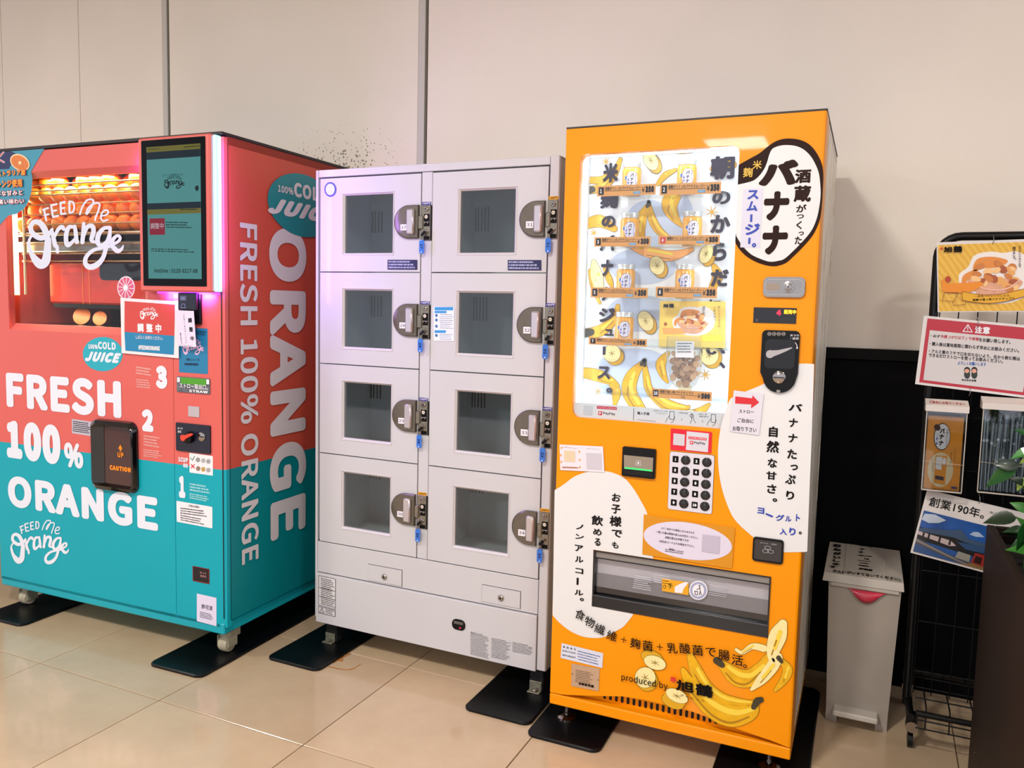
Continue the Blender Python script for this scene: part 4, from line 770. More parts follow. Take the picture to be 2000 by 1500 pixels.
PKk = Plane(lk, (0, -.0085, 0)); u, v = PKk.L(896, 1220); ct = PKk.slab('counter_window', rr(u - .026, v - .019, u + .026, v + .019, .017, 7), 0, .002, blackp, lk); PKk.face('counter_glare', [(u - .018, v + .002), (u + .018, v + .002), (u + .018, v + .012), (u - .018, v + .012)], mat('counter_grey', '#5d5a58', .2), ct, 4); PKk.txt('88', (u + .004, v - .013, u + .011, v - .006), mat('counter_red', '#e0304a', .4, emit=.8), ct, lay=5)
s_ = PKk.quad('warning_label', [(622.6, 1181), (655, 1190), (655.5, 1131), (623, 1124)], mat('label_white', '#d2d0d4', .45), lk, 1); PKk.micro((627, 1180), (654, 1188), (627, 1127), 15, ink, s_, 2, .45, 21)
g = G(); [PKk.stroke([(a[0], a[1], .7), (a[2], a[3], .7)], g, 2, sm=False) for a in ((622.6, 1181, 655, 1190), (655, 1190, 655.5, 1131), (655.5, 1131, 623, 1124), (623, 1124, 622.6, 1181), (623, 1147, 655, 1155), (623, 1164, 655, 1172))]; g.obj('label_border', ink, s_, fix=False)
s_ = PKk.quad('warning_label', [(622.6, 1194.5), (654.5, 1202), (654.5, 1187 + 0), (622.6, 1180.5)], mat('label_white', ''), lk, 1) if 0 else PKk.quad('warning_label', [(622.5, 1196.5), (654.5, 1204), (655, 1192.5), (622.6, 1184)], mat('label_white', ''), lk, 1)
g = G(); [PKk.stroke([(a[0], a[1], .8), (a[2], a[3], .8)], g, 2, sm=False) for a in ((622.5, 1196.5, 654.5, 1204), (654.5, 1204, 655, 1192.5), (655, 1192.5, 622.6, 1184), (622.6, 1184, 622.5, 1196.5), (624.5, 1195, 629, 1187), (629, 1187, 633.5, 1196.5), (633.5, 1196.5, 624.5, 1195), (629, 1190, 629, 1193.5))]; g.obj('label_border', ink, s_, fix=False); PKk.micro((636, 1198), (653, 1202), (636, 1189), 3, ink, s_, 2, .45, 22)
for i, (a, b_, c_, n) in enumerate((((919, 1278), (957, 1288), (919, 1235), 17), ((960, 1284), (998, 1292), (960, 1245), 15), ((1001, 1273), (1040, 1281), (1001, 1253), 7))): PKk.micro(a, b_, c_, n, mat('print_dark', '#3d3a3f', .5), lk, 1, .38, 30 + i)
PKk.tpx('■使用上の注意', 920, 1234, 942, 1240, mat('print_dark', ''), lk, lay=1)
# feet
for x in (.055, LW_ - .045):
    for y in (.05, LD - .08):
        g = G(); g.box(x - .022, x + .022, y - .028, y - .025, .011, .044, .001); g.box(x - .022, x + .022, y - .05, y - .025, .0105, .014, .001); o = g.obj('foot_bracket', mat('zinc', '#8f8d7c', .4, .6, var=.2, vs=60), lk)
        G().lathe([(.010, .014), (.010, .019), (.0065, .022)], (x + .003, y - .039, 0), 'z', 6).obj('foot_bolt', steel, o); G().box(x - .025, x + .025, y - .02, y + .03, .0105, pan[1] + .02, .002).obj('foot', dark, lk)
# ================================================================== orange vending machine
vm = empty('drinks_vending_machine', (0, 0, 0), 0, 'orange vending machine selling canned banana smoothies behind a bright window', 'vending machine')
OW, OH, OB, OD = .7108, 1.8322, .0792, .6944
PO_ = Plane(vm); SO = Plane(vm, (OW, 0, 0), (0, 1, 0), (0, 0, 1)); O = PO_.L
og = mat('orange_paint', '#ef9200', .38, coat=.1, spec=.2, var=.015, vs=4); ogd = mat('orange_paint_side', '#ee8a00', .3, coat=.2)
dd = max(.03, min(.12, SO.L(1603, 600)[0]))
# print-wrapped side of worn boards
wd_ = mat('worn_wood_print', '#cfc6b6', .4); nt = wd_.node_tree; b = nt.nodes['Principled BSDF']; tc = nt.nodes.new('ShaderNodeTexCoord'); mp = nt.nodes.new('ShaderNodeMapping'); mp.inputs['Scale'].default_value = (1, 14, 1.6); nt.links.new(tc.outputs['Object'], mp.inputs[0])
n1 = nt.nodes.new('ShaderNodeTexNoise'); n1.inputs['Scale'].default_value = 3.2; n1.inputs['Detail'].default_value = 8; nt.links.new(mp.outputs[0], n1.inputs['Vector'])
r1 = nt.nodes.new('ShaderNodeValToRGB'); cr_ = r1.color_ramp; cr_.elements[0].position = .30; cr_.elements[0].color = (*lin('#2f2c28'), 1); cr_.elements[1].position = .56; cr_.elements[1].color = (*lin('#ebe6dc'), 1)
for p_, c2 in ((.35, '#9a9388'), (.39, '#d6d0c3'), (.46, '#e2dacb'), (.485, '#b08a3c'), (.505, '#e0d9cc')): x = cr_.elements.new(p_); x.color = (*lin(c2), 1)
nt.links.new(n1.outputs['Fac'], r1.inputs[0]); nt.links.new(r1.outputs[0], b.inputs['Base Color'])
g = G(); g.box(0, OW, OD - .01, OD, OB + .02, OH - .01); g.box(0, .01, dd + .003, OD, OB + .02, OH - .01); g.box(OW - .01, OW - .001, dd + .003, OD, OB + .02, OH - .01); g.box(0, OW, dd + .003, OD, OH - .02, OH - .008); g.box(0, OW, dd + .003, OD, OB + .02, OB + .04)
g.obj('cabinet_body', wd_, vm)
G().box(-.001, OW + .001, .006, OD, OH - .002, OH + .004, .001).obj('roof_cap', mat('roof_dark', '#241c14', .5), vm)
G().box(.004, OW - .004, dd - .002, dd + .006, OB + .03, OH - .012).obj('door_gasket', dark, vm) if 0 else None
# door with the window and hatch openings
wq = PO_.rect([(1117.5, 815), (1420, 838.6), (1443.9, 281), (1133, 303.6)]); wx0, wz0, wx1, wz1 = wq
hq = PO_.rect([(1157, 1183), (1500, 1245.6), (1506, 1127), (1159.6, 1073.6)]); hx0, hz0, hx1, hz1 = hq
zk = (O(1073, 1352.5)[1] + O(1542, 1459)[1]) / 2; zmid = (wz0 + hz1) / 2
def ringp(g, X0, Z0, X1, Z1, inner, y0, y1):
    outer = []
    cx, cz = (X0 + X1) / 2, (Z0 + Z1) / 2
    for u, v in inner: outer.append((X1 if u > cx else X0, Z1 if v > cz else Z0))
    g.ring(outer, inner, 0, 0, lambda u, v, o: (u, y0, v))
def frame(g, X0, Z0, X1, Z1, inner, y0, y1):
    n = len(inner); cx, cz = sum(p[0] for p in inner) / len(inner), sum(p[1] for p in inner) / len(inner); outer = [(X1 if u > cx else X0, Z1 if v > cz else Z0) for u, v in inner]
    vs = [(u, y0, v) for u, v in outer] + [(u, y0, v) for u, v in inner] + [(u, y1, v) for u, v in inner]; fs = []
    for i in range(n):
        j = (i + 1) % n; fs.append((n + i, n + j, 2 * n + j, 2 * n + i))
        if outer[i] == outer[j]: fs.append((i, n + j, n + i))
        else: fs.append((i, j, n + j, n + i))
    g.add(vs, fs)
e = .007; g = G(); bx = .004
frame(g, bx, zmid, OW - e, OH - .003, rr(*wq, .022, 6), 0, .03); frame(g, bx, hz0 - .015, OW - e, zmid, rr(*hq, .0015, 1), 0, .03)
# bottom with the raised arch over the grille
zc = hz0 - .015; ar = [O(*p) for p in ((1093, 1357), (1110, 1357.5), (1140, 1358.5), (1176, 1359.5), (1215, 1360), (1260, 1367), (1300, 1376.5), (1350, 1389), (1385, 1402), (1420, 1415.5), (1450, 1427), (1490, 1441), (1505, 1446))]
base = [(bx, zk)] + [(u, max(v, zk + .0005)) for u, v in ar] + [(OW - e, zk), (OW - e, zc), (bx, zc)]
g.add([(u, 0, v) for u, v in base] + [(u, .012, v) for u, v in base], [tuple(range(len(base)))] + [(i, i + 1, len(base) + i + 1, len(base) + i) for i in range(len(base) - 3)])
for xs in ([(OW - e, 0), (OW - .0022, .0018), (OW, e), (OW, dd)], [(0, dd), (0, .004), (.0012, .0012), (bx, 0)]):
    n = len(xs); g.add([(x, y, zk) for x, y in xs] + [(x, y, OH - .003) for x, y in xs], [(i, i + 1, n + i + 1, n + i) for i in range(n - 1)])
g.add([(0, .004, OH - .003), (bx, 0, OH - .003), (OW - e, 0, OH - .003), (OW, e, OH - .003), (OW, dd, OH - .003), (0, dd, OH - .003)], [(0, 1, 2, 3, 4, 5)])
g.obj('door', og, vm, fix=True)
G().box(0, OW, .0, OD, OB, zk - .0035, .003).obj('base_plinth', og, vm)
gz1 = max(v for u, v in ar) + .002; gr = G().box(.02, OW - .03, .03, .034, zk - .004, gz1 + .01).obj('vent_grille', og, vm)
PGr = Plane(vm, (0, .0295, 0)); s0, s1 = PGr.L(1182, 1366), PGr.L(1416, 1421)
for k in range(22):
    px = 1181 + (1421 - 1181) * k / 21; u, v = PGr.L(px, 1370 + (px - 1233) * .223)
    PGr.slab('vent_slot', rr(u - .0041, v - .0105, u + .0041, v + .0105, .0035, 3), 0, .0006, dark, gr)
# prints on the door
P = PO_; wh = mat('decal_white', '#dcdcde', .35, coat=.2); br = mat('decal_brown', '#2a1712', .5, spec=.12); b_t = mat('decal_ink', '#140f0d', .5, spec=.12); blu = mat('decal_blue', '#1c3aa8', .4)
A5 = lambda L_: [(1420 + x / 5.359, 250 + y / 5.359) for x, y in L_]
wxr = lambda py: 1443.9 + (1420 - 1443.9) * (py - 281) / (838.6 - 281) + .6
P.poly('bean_print', crom(A5([(126,385),(250,315),(340,265),(420,200),(500,145),(590,115),(680,112),(780,130),(870,180),(940,265),(990,370),(1008,480),(1005,620),(990,850),(965,980),(900,1120),(800,1240),(700,1340),(620,1410),(540,1440),(480,1447),(400,1435),(300,1400),(200,1340),(130,1270),(92,1210)]), False, 4) + [(wxr(475) , 472), (wxr(360), 360), (wxr(323), 323)], br, vm, 2)
P.poly('bean_print', crom(A5([(480,215),(540,190),(620,180),(720,190),(800,225),(870,290),(920,370),(960,470),(975,580),(980,700),(965,830),(935,960),(880,1080),(780,1200),(680,1300),(600,1370),(540,1390),(450,1400),(350,1370),(250,1320),(160,1230),(100,1135)]), False, 4) + [(wxr(455), 455), (wxr(361), 361)] + crom(A5([(140,588),(200,575),(280,550),(340,500),(390,430),(420,360),(440,290),(460,240)]), False, 4), wh, vm, 3)
def chars(P, f, L_, m, par, bold=.03, lay=4):
    for ch, x0, x1, y0, y1 in L_:
        if ch == 'ー|': P.txt('ー', P.box(f(x0, y0)[0], f(x0, y0)[1], f(x1, y1)[0], f(x1, y1)[1]), m, par, lay=lay, bold=bold, vert=True, res=4)
        else: a = f(x0, y0); b_ = f(x1, y1); P.tpx(ch, a[0], a[1], b_[0], b_[1], m, par, lay=lay, bold=bold, res=4)
f5 = lambda x, y: (1420 + x / 5.359, 250 + y / 5.359); f8 = lambda x, y: (1400 + x / 4.168, 760 + y / 4.168); f7 = lambda x, y: (1080 + x / 5, 820 + y / 5); fn1 = lambda x, y: (1060 + x / 4.286, 1050 + y / 4.286); f2_ = lambda x, y: (1100 + x / 5.355, 280 + y / 5.355); f3_ = lambda x, y: (1270 + x / 5.357, 280 + y / 5.357); f4_ = lambda x, y: (1110 + x / 4.688, 540 + y / 4.688)
chars(P, f5, [('バ',335,742,330,612),('ナ',385,650,660,972),('ナ',370,635,1020,1328)], br, vm, .075)
chars(P, f5, [('酒',712,880,430,582),('蔵',700,880,600,778)], br, vm, .045); chars(P, f5, [('が',725,832,800,885),('つ',730,805,905,950),('く',725,785,975,1060),('っ',748,805,1085,1125),('た',710,785,1135,1220)], br, vm, .03)
P.quad('sticker_patch', [f5(140, 1250), f5(345, 1258), f5(378, 630), f5(170, 640)], mat('patch_lilac', '#cfcde0', .3), vm, 4)
chars(P, f5, [('ス',215,332,650,750),('ム',208,320,765,875),('ー|',243,267,905,985),('ジ',190,345,1000,1122),('ー|',223,247,1150,1215),('。',262,306,1205,1250)], blu, vm, .045, 5)
chars(P, f5, [('米',270,365,340,435),('麹',170,270,415,520)], mat('decal_gold', '#e0b43a', .4), vm, .018, 5)
# white field on the right
P.poly('white_field', [(1569, 1078), (1530, 1078.5), (1500, 1064), (1470, 1048)] + crom([(1448,1028.7),(1428.8,1004.7),(1409.6,952),(1402.4,894),(1407,839),(1423,786),(1435,774),(1458,764),(1492,749.5),(1515,732),(1540,717),(1562,710.2)], False, 4) + [(1576, 710), (1590.2, 711), (1585, 860), (1576.5, 1077)], wh, vm, 2)
chars(P, f8, [('バ',585,697,115,182),('ナ',588,660,235,312),('ナ',583,657,360,437),('た',575,652,485,570),('っ',600,660,610,662),('ぷ',558,642,690,777),('り',565,630,825,902),('自',425,497,300,392),('然',405,507,415,520),('な',415,492,560,642),('甘',403,487,665,740),('さ',410,485,770,852),('。',455,492,885,918)], b_t, vm, .035)
chars(P, f8, [('ヨ',332,387,960,1017),('グ',480,550,1015,1077),('ル',558,607,1030,1080),('ト',645,677,1015,1077),('入',513,572,1130,1187),('り',590,642,1125,1192)], blu, vm, .035)
g = G(); P.stroke([(*f8(405, 1015), 3.4), (*f8(452, 1035), 3.4)], g, 4, sm=False); g.obj('lettering', blu, vm, fix=False); chars(P, f8, [('。',668,692,1155,1182)], b_t, vm, .03)
# white field on the left, round the hatch
P.poly('white_field', [(1083.6, 957)] + crom([(1094,951),(1104,944),(1120,932),(1140,923.5),(1160,919.6),(1180,919.6),(1200,924),(1220,934),(1236,952),(1252,978),(1264,1002),(1270,1030),(1274,1060),(1275.5,1091)], False, 4) + [(1159.2, 1073.2), (1156.6, 1183.6), (1236.5, 1198.5)] + crom([(1236.5,1201),(1218.7,1222.7),(1200,1234),(1181,1243.7),(1160,1245.8),(1137,1242.5),(1113.7,1232),(1092.7,1215.7),(1079.5,1201)], False, 4) , wh, vm, 2)
P.poly('x', [(0, 0), (1, 0), (0, 1)], wh, vm) if 0 else None
chars(P, f7, [('お',578,662,713,802),('子',573,662,820,920),('様',555,672,930,1047),('で',575,678,1065,1150),('も',578,642,1185,1257),('飲',378,492,925,1037),('め',395,477,1055,1132),('る',408,467,1150,1232),('ノ',228,300,1013,1075),('ン',220,305,1110,1170),('ア',215,297,1215,1290),('ル',218,300,1325,1397)], b_t, vm, .03)
chars(P, fn1, [('コ',275,342,250,305),('ー|',285,303,333,395),('ル',268,342,430,488),('。',313,347,500,532)], b_t, vm, .03)
for ch, x, y, r_ in (('食',1134.7,1199,-17),('物',1153.5,1213,-13),('繊',1173,1227,-11),('維',1196.5,1240,-8),('＋',1219.8,1247.5,-4),('麹',1242,1254.7,-1),('菌',1266,1259.4,2),('＋',1289.8,1261.7,4),('乳',1314,1264,7),('酸',1338.5,1264.5,7),('菌',1363.5,1268,6),('で',1389,1271.5,5),('腸',1414.5,1277.5,2),('活',1441,1287,-1),('。',1456,1299,0)):
    u, v = O(x, y); vs_, fs_, W, H = glyph(ch, .008, 3); k = .033 if ch != '＋' else .025; P.txt(ch, (u - W * k / 2, v - H * k / 2, u + W * k / 2, v + H * k / 2), b_t, vm, lay=12, bold=.012, rot=math.radians(r_))
# fruit print at the bottom right
fN = lambda L_: [(1180 + x / 5, 1190 + y / 5, w_ / 5) for x, y, w_ in L_]
banana(P, fN([(1185,0+480,30),(1130,520,60),(1200,580,120),(1300,660,170),(1420,670,170),(1540,570,130),(1590,470,70)][1:]), vm, 2, tip=True)
banana(P, fN([(1560,380,70),(1450,360,60),(1350,420,40),(1290,390,30)]), vm, 2, MM['b_cream'], tip=False)
banana(P, fN([(1720,490,40),(1790,580,90),(1760,680,80),(1670,790,30)]), vm, 2, tip=True)
banana(P, fN([(1690,470,110),(1640,560,120),(1540,680,100),(1440,780,30)]), vm, 3, MM['b_cream'], tip=False)
banana(P, fN([(1640,500,60),(1650,400,130),(1700,250,170),(1745,140,90)]), vm, 3, MM['b_cream'], tip=False)
banana(P, fN([(1500,890,50),(1430,915,60),(1300,910,100),(1150,870,110),(1000,760,120),(900,600,120),(840,450,60)]), vm, 2)
banana(P, fN([(1480,920,60),(1430,1000,150),(1250,1040,210),(1060,960,190),(880,780,130),(770,590,50)]), vm, 3)
slice_(P, 1280, 1293, 22, 13, .35, vm, 3, (-6, -9)); slice_(P, 1261, 1322, 20, 20, 0, vm, 3, (4, 7)); slice_(P, 1323, 1357, 23, 12, .45, vm, 7, (-8, 12))
P.tskew('produced by', (1215, 1329), (1305, 1348), (1215.5, 1312.5), b_t, vm, 13, .004); chars(P, lambda x, y: (1180 + x / 5, 1190 + y / 5), [('旭',708,882,668,812),('鶴',895,1068,700,858)], ink, vm, .04, 13)
chars(P, lambda x, y: (1180 + x / 5, 1190 + y / 5), [('寿',648,712,640,708)], redp, vm, .03, 13)
for ch, x, y in zip('アサヒヅル', (767, 818, 868, 918, 968), (830, 843, 855, 866, 878)): P.tpx(ch, 1180 + (x - 18) / 5, 1190 + (y - 14) / 5, 1180 + (x + 18) / 5, 1190 + (y + 16) / 5, b_t, vm, lay=13)
# ---- lit showcase
cy = .135; PB_ = Plane(vm, (0, cy - .001, 0), e=.0005); lit = mat('case_white', '#eef2f6', .5)
g = G(); m_ = .012; g.box(wx0 - m_ - .004, wx0 - m_, .03, cy, wz0 - m_, wz1 + m_); g.box(wx1 + m_, wx1 + m_ + .004, .03, cy, wz0 - m_, wz1 + m_); g.box(wx0 - m_, wx1 + m_, .03, cy, wz1 + m_, wz1 + m_ + .004); g.box(wx0 - m_, wx1 + m_, .03, cy, wz0 - m_ - .004, wz0 - m_); g.box(wx0 - m_ - .004, wx1 + m_ + .004, cy, cy + .01, wz0 - m_ - .004, wz1 + m_ + .004)
case = g.obj('showcase', lit, vm)
tube = mat('cold_tube', '#f4faff', .5, emit=3.2, ecol='#f2f8ff')
for x in (wx0 - .001, wx1 + .004): G().lathe([(.0105, wz0), (.0105, wz1)], (x, .05, 0), 'z', 12).obj('fluorescent_tube', tube, vm)
G().lathe([(.0065, wx0 + .02), (.0065, wx1 - .02)], (0, .05, wz1 + .004), 'x', 12).obj('fluorescent_tube', tube, vm)
for loc, sx, sy, ro, e_ in (((wx0 + .006, .045, (wz0 + wz1) / 2), .02, .62, (math.pi / 2, 0, -math.pi / 2 - .5), .5), ((wx1 - .006, .045, (wz0 + wz1) / 2), .02, .62, (math.pi / 2, 0, math.pi / 2 + .5), .4), (((wx0 + wx1) / 2, .045, wz1 - .004), .3, .02, (.4, 0, 0), .22), (((wx0 + wx1) / 2, .05, wz0 + .004), .3, .02, (math.pi, 0, 0), .14)):
    area('showcase_light', loc, sx, e_, (.95, .98, 1), ro, sy)
pu0 = PB_.L(1146, 700)[0]; pz0 = PB_.L(1146, 788)[1]; post = PB_.face('backing_print', [(pu0, wz0 - .01), (wx1 + .012, wz0 - .01), (wx1 + .012, wz1 + .01), (pu0, wz1 + .01)], mat('backing_white', '#e9edf4', .5), vm, 1)
for k_, (c_, rx_, ry_) in enumerate((((1268, 440), 48, 50), ((1255, 520), 66, 36), ((1240, 730), 80, 50), ((1250, 612), 66, 36), ((1325, 425), 30, 50))): PB_.poly('tint_patch', ell(*c_, rx_, ry_, 30), mat('backing_blue', '#c0cce6', .5), post, 2 + k_ * .06)
bn = lambda L_, lay=3, col=None, tip=True: banana(PB_, L_, post, lay, col, tip)
bn([(1150, 372, 14), (1175, 366, 16), (1197, 345, 14), (1212, 312, 8)]); bn([(1150, 352, 12), (1180, 350, 14), (1206, 325, 8)], tip=False); bn([(1296, 283, 10), (1325, 290, 20), (1360, 288, 16), (1388, 281, 6)], tip=False)
bn([(1320, 332, 6), (1300, 342, 12), (1285, 360, 7)], tip=False); bn([(1266, 400, 7), (1252, 428, 22), (1247, 455, 25), (1252, 480, 18)]); bn([(1268, 398, 6), (1273, 425, 15), (1287, 450, 15), (1312, 470, 11), (1338, 473, 5)])
bn([(1342, 365, 12), (1318, 380, 28), (1308, 402, 30), (1318, 425, 18), (1332, 442, 5)], tip=False); bn([(1225, 478, 7), (1265, 492, 20), (1310, 500, 20), (1352, 488, 7)], 3, mat('print_apricot', '#f5a95c', .4), False)
bn([(1146, 438, 18), (1172, 432, 24), (1200, 447, 12)], tip=False); bn([(1160, 512, 10), (1166, 540, 24), (1174, 575, 12)], 3, MM['b_cream'], False); bn([(1152, 528, 5), (1158, 560, 8), (1172, 592, 5)], tip=False); bn([(1180, 520, 5), (1190, 545, 12), (1196, 560, 5)], tip=False)
bn([(1146, 650, 16), (1175, 645, 22), (1200, 622, 15), (1207, 598, 8)]); bn([(1256, 708, 8), (1236, 733, 24), (1229, 762, 28), (1245, 792, 24), (1264, 808, 10)]); bn([(1259, 710, 7), (1263, 738, 13), (1270, 763, 16), (1302, 790, 22), (1335, 797, 13), (1346, 794, 5)])
bn([(1305, 690, 8), (1291, 710, 19), (1296, 733, 13), (1304, 746, 5)], tip=False); bn([(1143, 728, 20), (1170, 734, 23), (1195, 745, 14), (1208, 753, 5)], tip=False); bn([(1194, 752, 8), (1204, 765, 18), (1201, 790, 6)], tip=False)
bn([(1392, 330, 10), (1410, 318, 16), (1432, 322, 14)], tip=False); bn([(1395, 520, 10), (1402, 540, 20), (1392, 560, 14)], tip=False); bn([(1385, 790, 6), (1365, 806, 18), (1340, 812, 14)], tip=False)
for a in ((1272, 314, 13, 20, -.45), (1284, 519, 14, 18, -.3), (1380, 496, 12, 19, .4), (1262, 627, 14, 20, -.4), (1196, 690, 17, 17, 0), (1386, 694, 18, 19, .2), (1350, 812, 15, 12, .2)): slice_(PB_, *a, post, 7, (6, 6))
st_ = G()
for cx_, cy_, r_ in ((1184, 316, 9), (1391, 414, 12), (1378, 732, 11), (1168, 765, 8), (1160, 455, 8)):
    for k in range(7): PB_.stroke([(cx_, cy_, 2.2), (cx_ + r_ * math.cos(k * .9), cy_ + r_ * math.sin(k * .9), .8)], st_, 3, sm=False)
st_.obj('star_print', MM['b_yel'], post, fix=False)
gy = mat('backing_grey', '#362f3c', .6, spec=.1)
chars(PB_, f2_, [('米',423,582,205,417),('麹',392,582,500,688),('の',408,553,758,882),('バ',390,550,960,1128),('ナ',402,530,1218,1392),('ナ',394,515,1500,1650)], gy, post, .05, 14)
chars(PB_, f4_, [('ジ',285,432,285,422),('ュ',335,422,480,545),('ー|',320,347,640,717),('ス',273,392,818,942),('。',353,410,1016,1066),('い',1262,1440,640,720),('、',1385,1442,782,842),('い',1268,1400,380,480)], gy, post, .05, 14)
chars(PB_, f3_, [('朝',632,887,130,387),('の',653,842,500,645),('か',632,842,748,942),('ら',658,802,1030,1232),('だ',637,825,1318,1500)], gy, post, .05, 14); chars(PB_, f4_, [('に',1290,1400,210,330)], gy, post, .05, 14)
# shelves with their price strips
sy = .045; PR = Plane(vm, (0, sy, 0), e=.0005); strip = mat('strip_orange', '#d9984a', .4); railm = clear('rail_clear', '#f8fbfc', .5); coldb = mat('cold_blue', '#2f8fc8', .4)
rows = [(1, 1166, 384, 1281, 359, '1'), (2, 1288.6, 381.7, 1409, 354.7, '2'), (3, 1160.7, 481.7, 1270.9, 462, '3'), (4, 1286, 478, 1406, 459, '4'), (5, 1153.7, 580.5, 1265.7, 562.5, '5'), (6, 1280.7, 580.5, 1401, 561.5, '6'), (7, 1150, 672.5, 1263.6, 662.7, '7')]
zrow = {}
for i, x0, y0, x1, y1, t in rows + [(10, 1272, 775.7, 1390.5, 766, '10')]:
    a = PR.L(x0, y0); b_ = PR.L(x1, y1); h = b_[1] - a[1]; w_ = b_[0] - a[0]; zrow[i] = (a, b_)
    if i in (1, 3, 5, 7, 10):
        xe = wx1 - .004; xa = wx0 + .02; s_ = G(); s_.box(xa, xe, sy + .0, cy - .003, a[1] - .002, a[1]); s_.box(xa, xe, sy + .0008, sy + .002, a[1], b_[1] + .001); sh = s_.obj('shelf', railm, vm)
    ps = PR.slab('price_strip', [(a[0], a[1]), (b_[0], a[1]), (b_[0], b_[1]), (a[0], b_[1])], 0, .0012, strip, vm); PRf = Plane(vm, (0, sy - .0014, 0), e=.0004)
    PRf.face('number_box', [(a[0] + w_ * .03, a[1] + h * .14), (a[0] + w_ * .12, a[1] + h * .14), (a[0] + w_ * .12, b_[1] - h * .14), (a[0] + w_ * .03, b_[1] - h * .14)], redp if i == 4 else ink, ps, 1)
    PRf.txt(t, (a[0] + w_ * (.055 if i < 10 else .045), a[1] + h * .3, a[0] + w_ * (.085 if i < 10 else .105), b_[1] - h * .3), white, ps, lay=2, bold=.02)
    if i < 10:
        PRf.txt('酒蔵がつくったバナナスムージー', (a[0] + w_ * .14, a[1] + h * .55, a[0] + w_ * .75, b_[1] - h * .12), ink, ps, lay=2, bold=.015); PRf.face('cold_mark', rr(a[0] + w_ * .63, a[1] + h * .12, a[0] + w_ * .75, a[1] + h * .36, .001), coldb, ps, 1); PRf.txt('COLD', (a[0] + w_ * .645, a[1] + h * .16, a[0] + w_ * .735, a[1] + h * .32), white, ps, lay=2)
    else: PRf.txt('酒蔵の塩っ気バナナチップス', (a[0] + w_ * .14, a[1] + h * .58, a[0] + w_ * .70, b_[1] - h * .10), ink, ps, lay=2, bold=.015); PRf.txt('80g', (a[0] + w_ * .5, a[1] + h * .12, a[0] + w_ * .57, a[1] + h * .36), ink, ps, lay=2)
    PRf.face('rule', [(a[0] + w_ * .14, a[1] + h * .47), (a[0] + w_ * .76, a[1] + h * .47), (a[0] + w_ * .76, a[1] + h * .51), (a[0] + w_ * .14, a[1] + h * .51)], ink, ps, 1)
    PRf.txt('¥', (a[0] + w_ * .77, a[1] + h * .22, a[0] + w_ * .82, b_[1] - h * .24), ink, ps, lay=2); PRf.txt('350' if i < 10 else '500', (a[0] + w_ * .83, a[1] + h * .2, a[0] + w_ * .975, b_[1] - h * .18), ink, ps, lay=2, bold=.04)
# cans
canm = mat('smoothie_yellow', '#d9982a', .3, coat=.4, var=.12, vs=40); lidm = mat('lid_silver', '#cfd5dc', .25, .6); cp = clear('can_clear', '#fff6dc', 1.3); lab = mat('can_label', '#d9d6ee', .4); vio = mat('can_ink', '#2a2440', .4)
def can(cx_, z0, label, lc):
    t = empty('drink_can', (cx_, .086, z0), 0, label, 'can', 'smoothie cans in the lit window'); r = .0275
    G().lathe([(.0235, 0), (r, .003), (r, .078), (r - .0015, .081), (.024, .083)], (0, 0, 0), 'z', 28).obj('can_body', canm, t, smooth=True)
    G().lathe([(0.0243, .083), (0.0262, .0845), (0.0254, .087), (0.0266, .0885), (0.0258, .0905), (0.0266, .092), (0.0258, .094), (0.0266, .0955), (0.0254, .0985), (0.0226, .0985), (0.0215, .0972)], (0, 0, 0), 'z', 28).obj('can_lid', lidm, t, smooth=True)
    rot = .30
    def fc(u, v, o): a = -math.pi / 2 + rot + u / r; return Vector(((r + .0002 + o) * math.cos(a), (r + .0002 + o) * math.sin(a), v))
    L_ = ell(0, .048, .0165, .0225, 30); g = G(); g.add([fc(u, v, .0002) for u, v in L_] + [fc(0, .048, .0002)], [(i, (i + 1) % 30, 30) for i in range(30)])
    # curved patch: rebuild as strips so that it hugs the can
    def patch(a_, b_, c0, c1, m, lay, nm):
        g = G(); N = 12; V = []
        for i in range(N + 1):
            f = -1 + 2 * i / N; hh = math.sqrt(max(0, 1 - abs(f) ** 2.6)); V += [fc(c0 + a_ * f, c1 - b_ * hh, lay), fc(c0 + a_ * f, c1 + b_ * hh, lay)]
        g.add(V, [(2 * i, 2 * i + 2, 2 * i + 3, 2 * i + 1) for i in range(N)]); return g.obj(nm, m, t, fix=False)
    patch(.0178, .0235, 0, .048, vio, .0002, 'can_label'); p2 = patch(.0168, .0225, 0, .048, lab, .0005, 'can_label')
    g = G(); g.add([fc(-.016 + .032 * i / 8, .018 + .004 * j, .0004) for i in range(9) for j in (0, 1)], [(2 * i, 2 * i + 2, 2 * i + 3, 2 * i + 1) for i in range(8)]); g.obj('can_label', lab, t, fix=False)
    S_ = Plane(None)
    for ch, u, v, k in (('バ', .0, .060, .0105), ('ナ', .0, .048, .0095), ('ナ', -.0005, .0365, .0095)): S_.txt(ch, (u - k / 2, v - k / 2, u + k / 2, v + k / 2), vio, t, lay=1, bold=.05, fn=lambda a, b_, o: fc(a, b_, .0009))
    for ch, v in zip('酒蔵がつくった', (.063, .0575, .0525, .048, .0435, .0395, .0355)): S_.txt(ch, (.0085, v - .002, .0125, v + .002), vio, t, lay=1, fn=lambda a, b_, o: fc(a, b_, .0009))
    for ch, v in zip('スムージー', (.056, .051, .0465, .042, .0375)): S_.txt(ch, (-.0125, v - .002, -.0085, v + .002), blu, t, lay=1, fn=lambda a, b_, o: fc(a, b_, .0009), vert=ch == 'ー')
    g = G(); g.add([fc(-.0215 + .003 * i, .048 + .009 * j, .0006) for i in range(3) for j in (0, 1)], [(0, 2, 3, 1), (2, 4, 5, 3)]); g.obj('can_label', mat('can_blue', '#2a62c0', .4), t, fix=False)
    return t
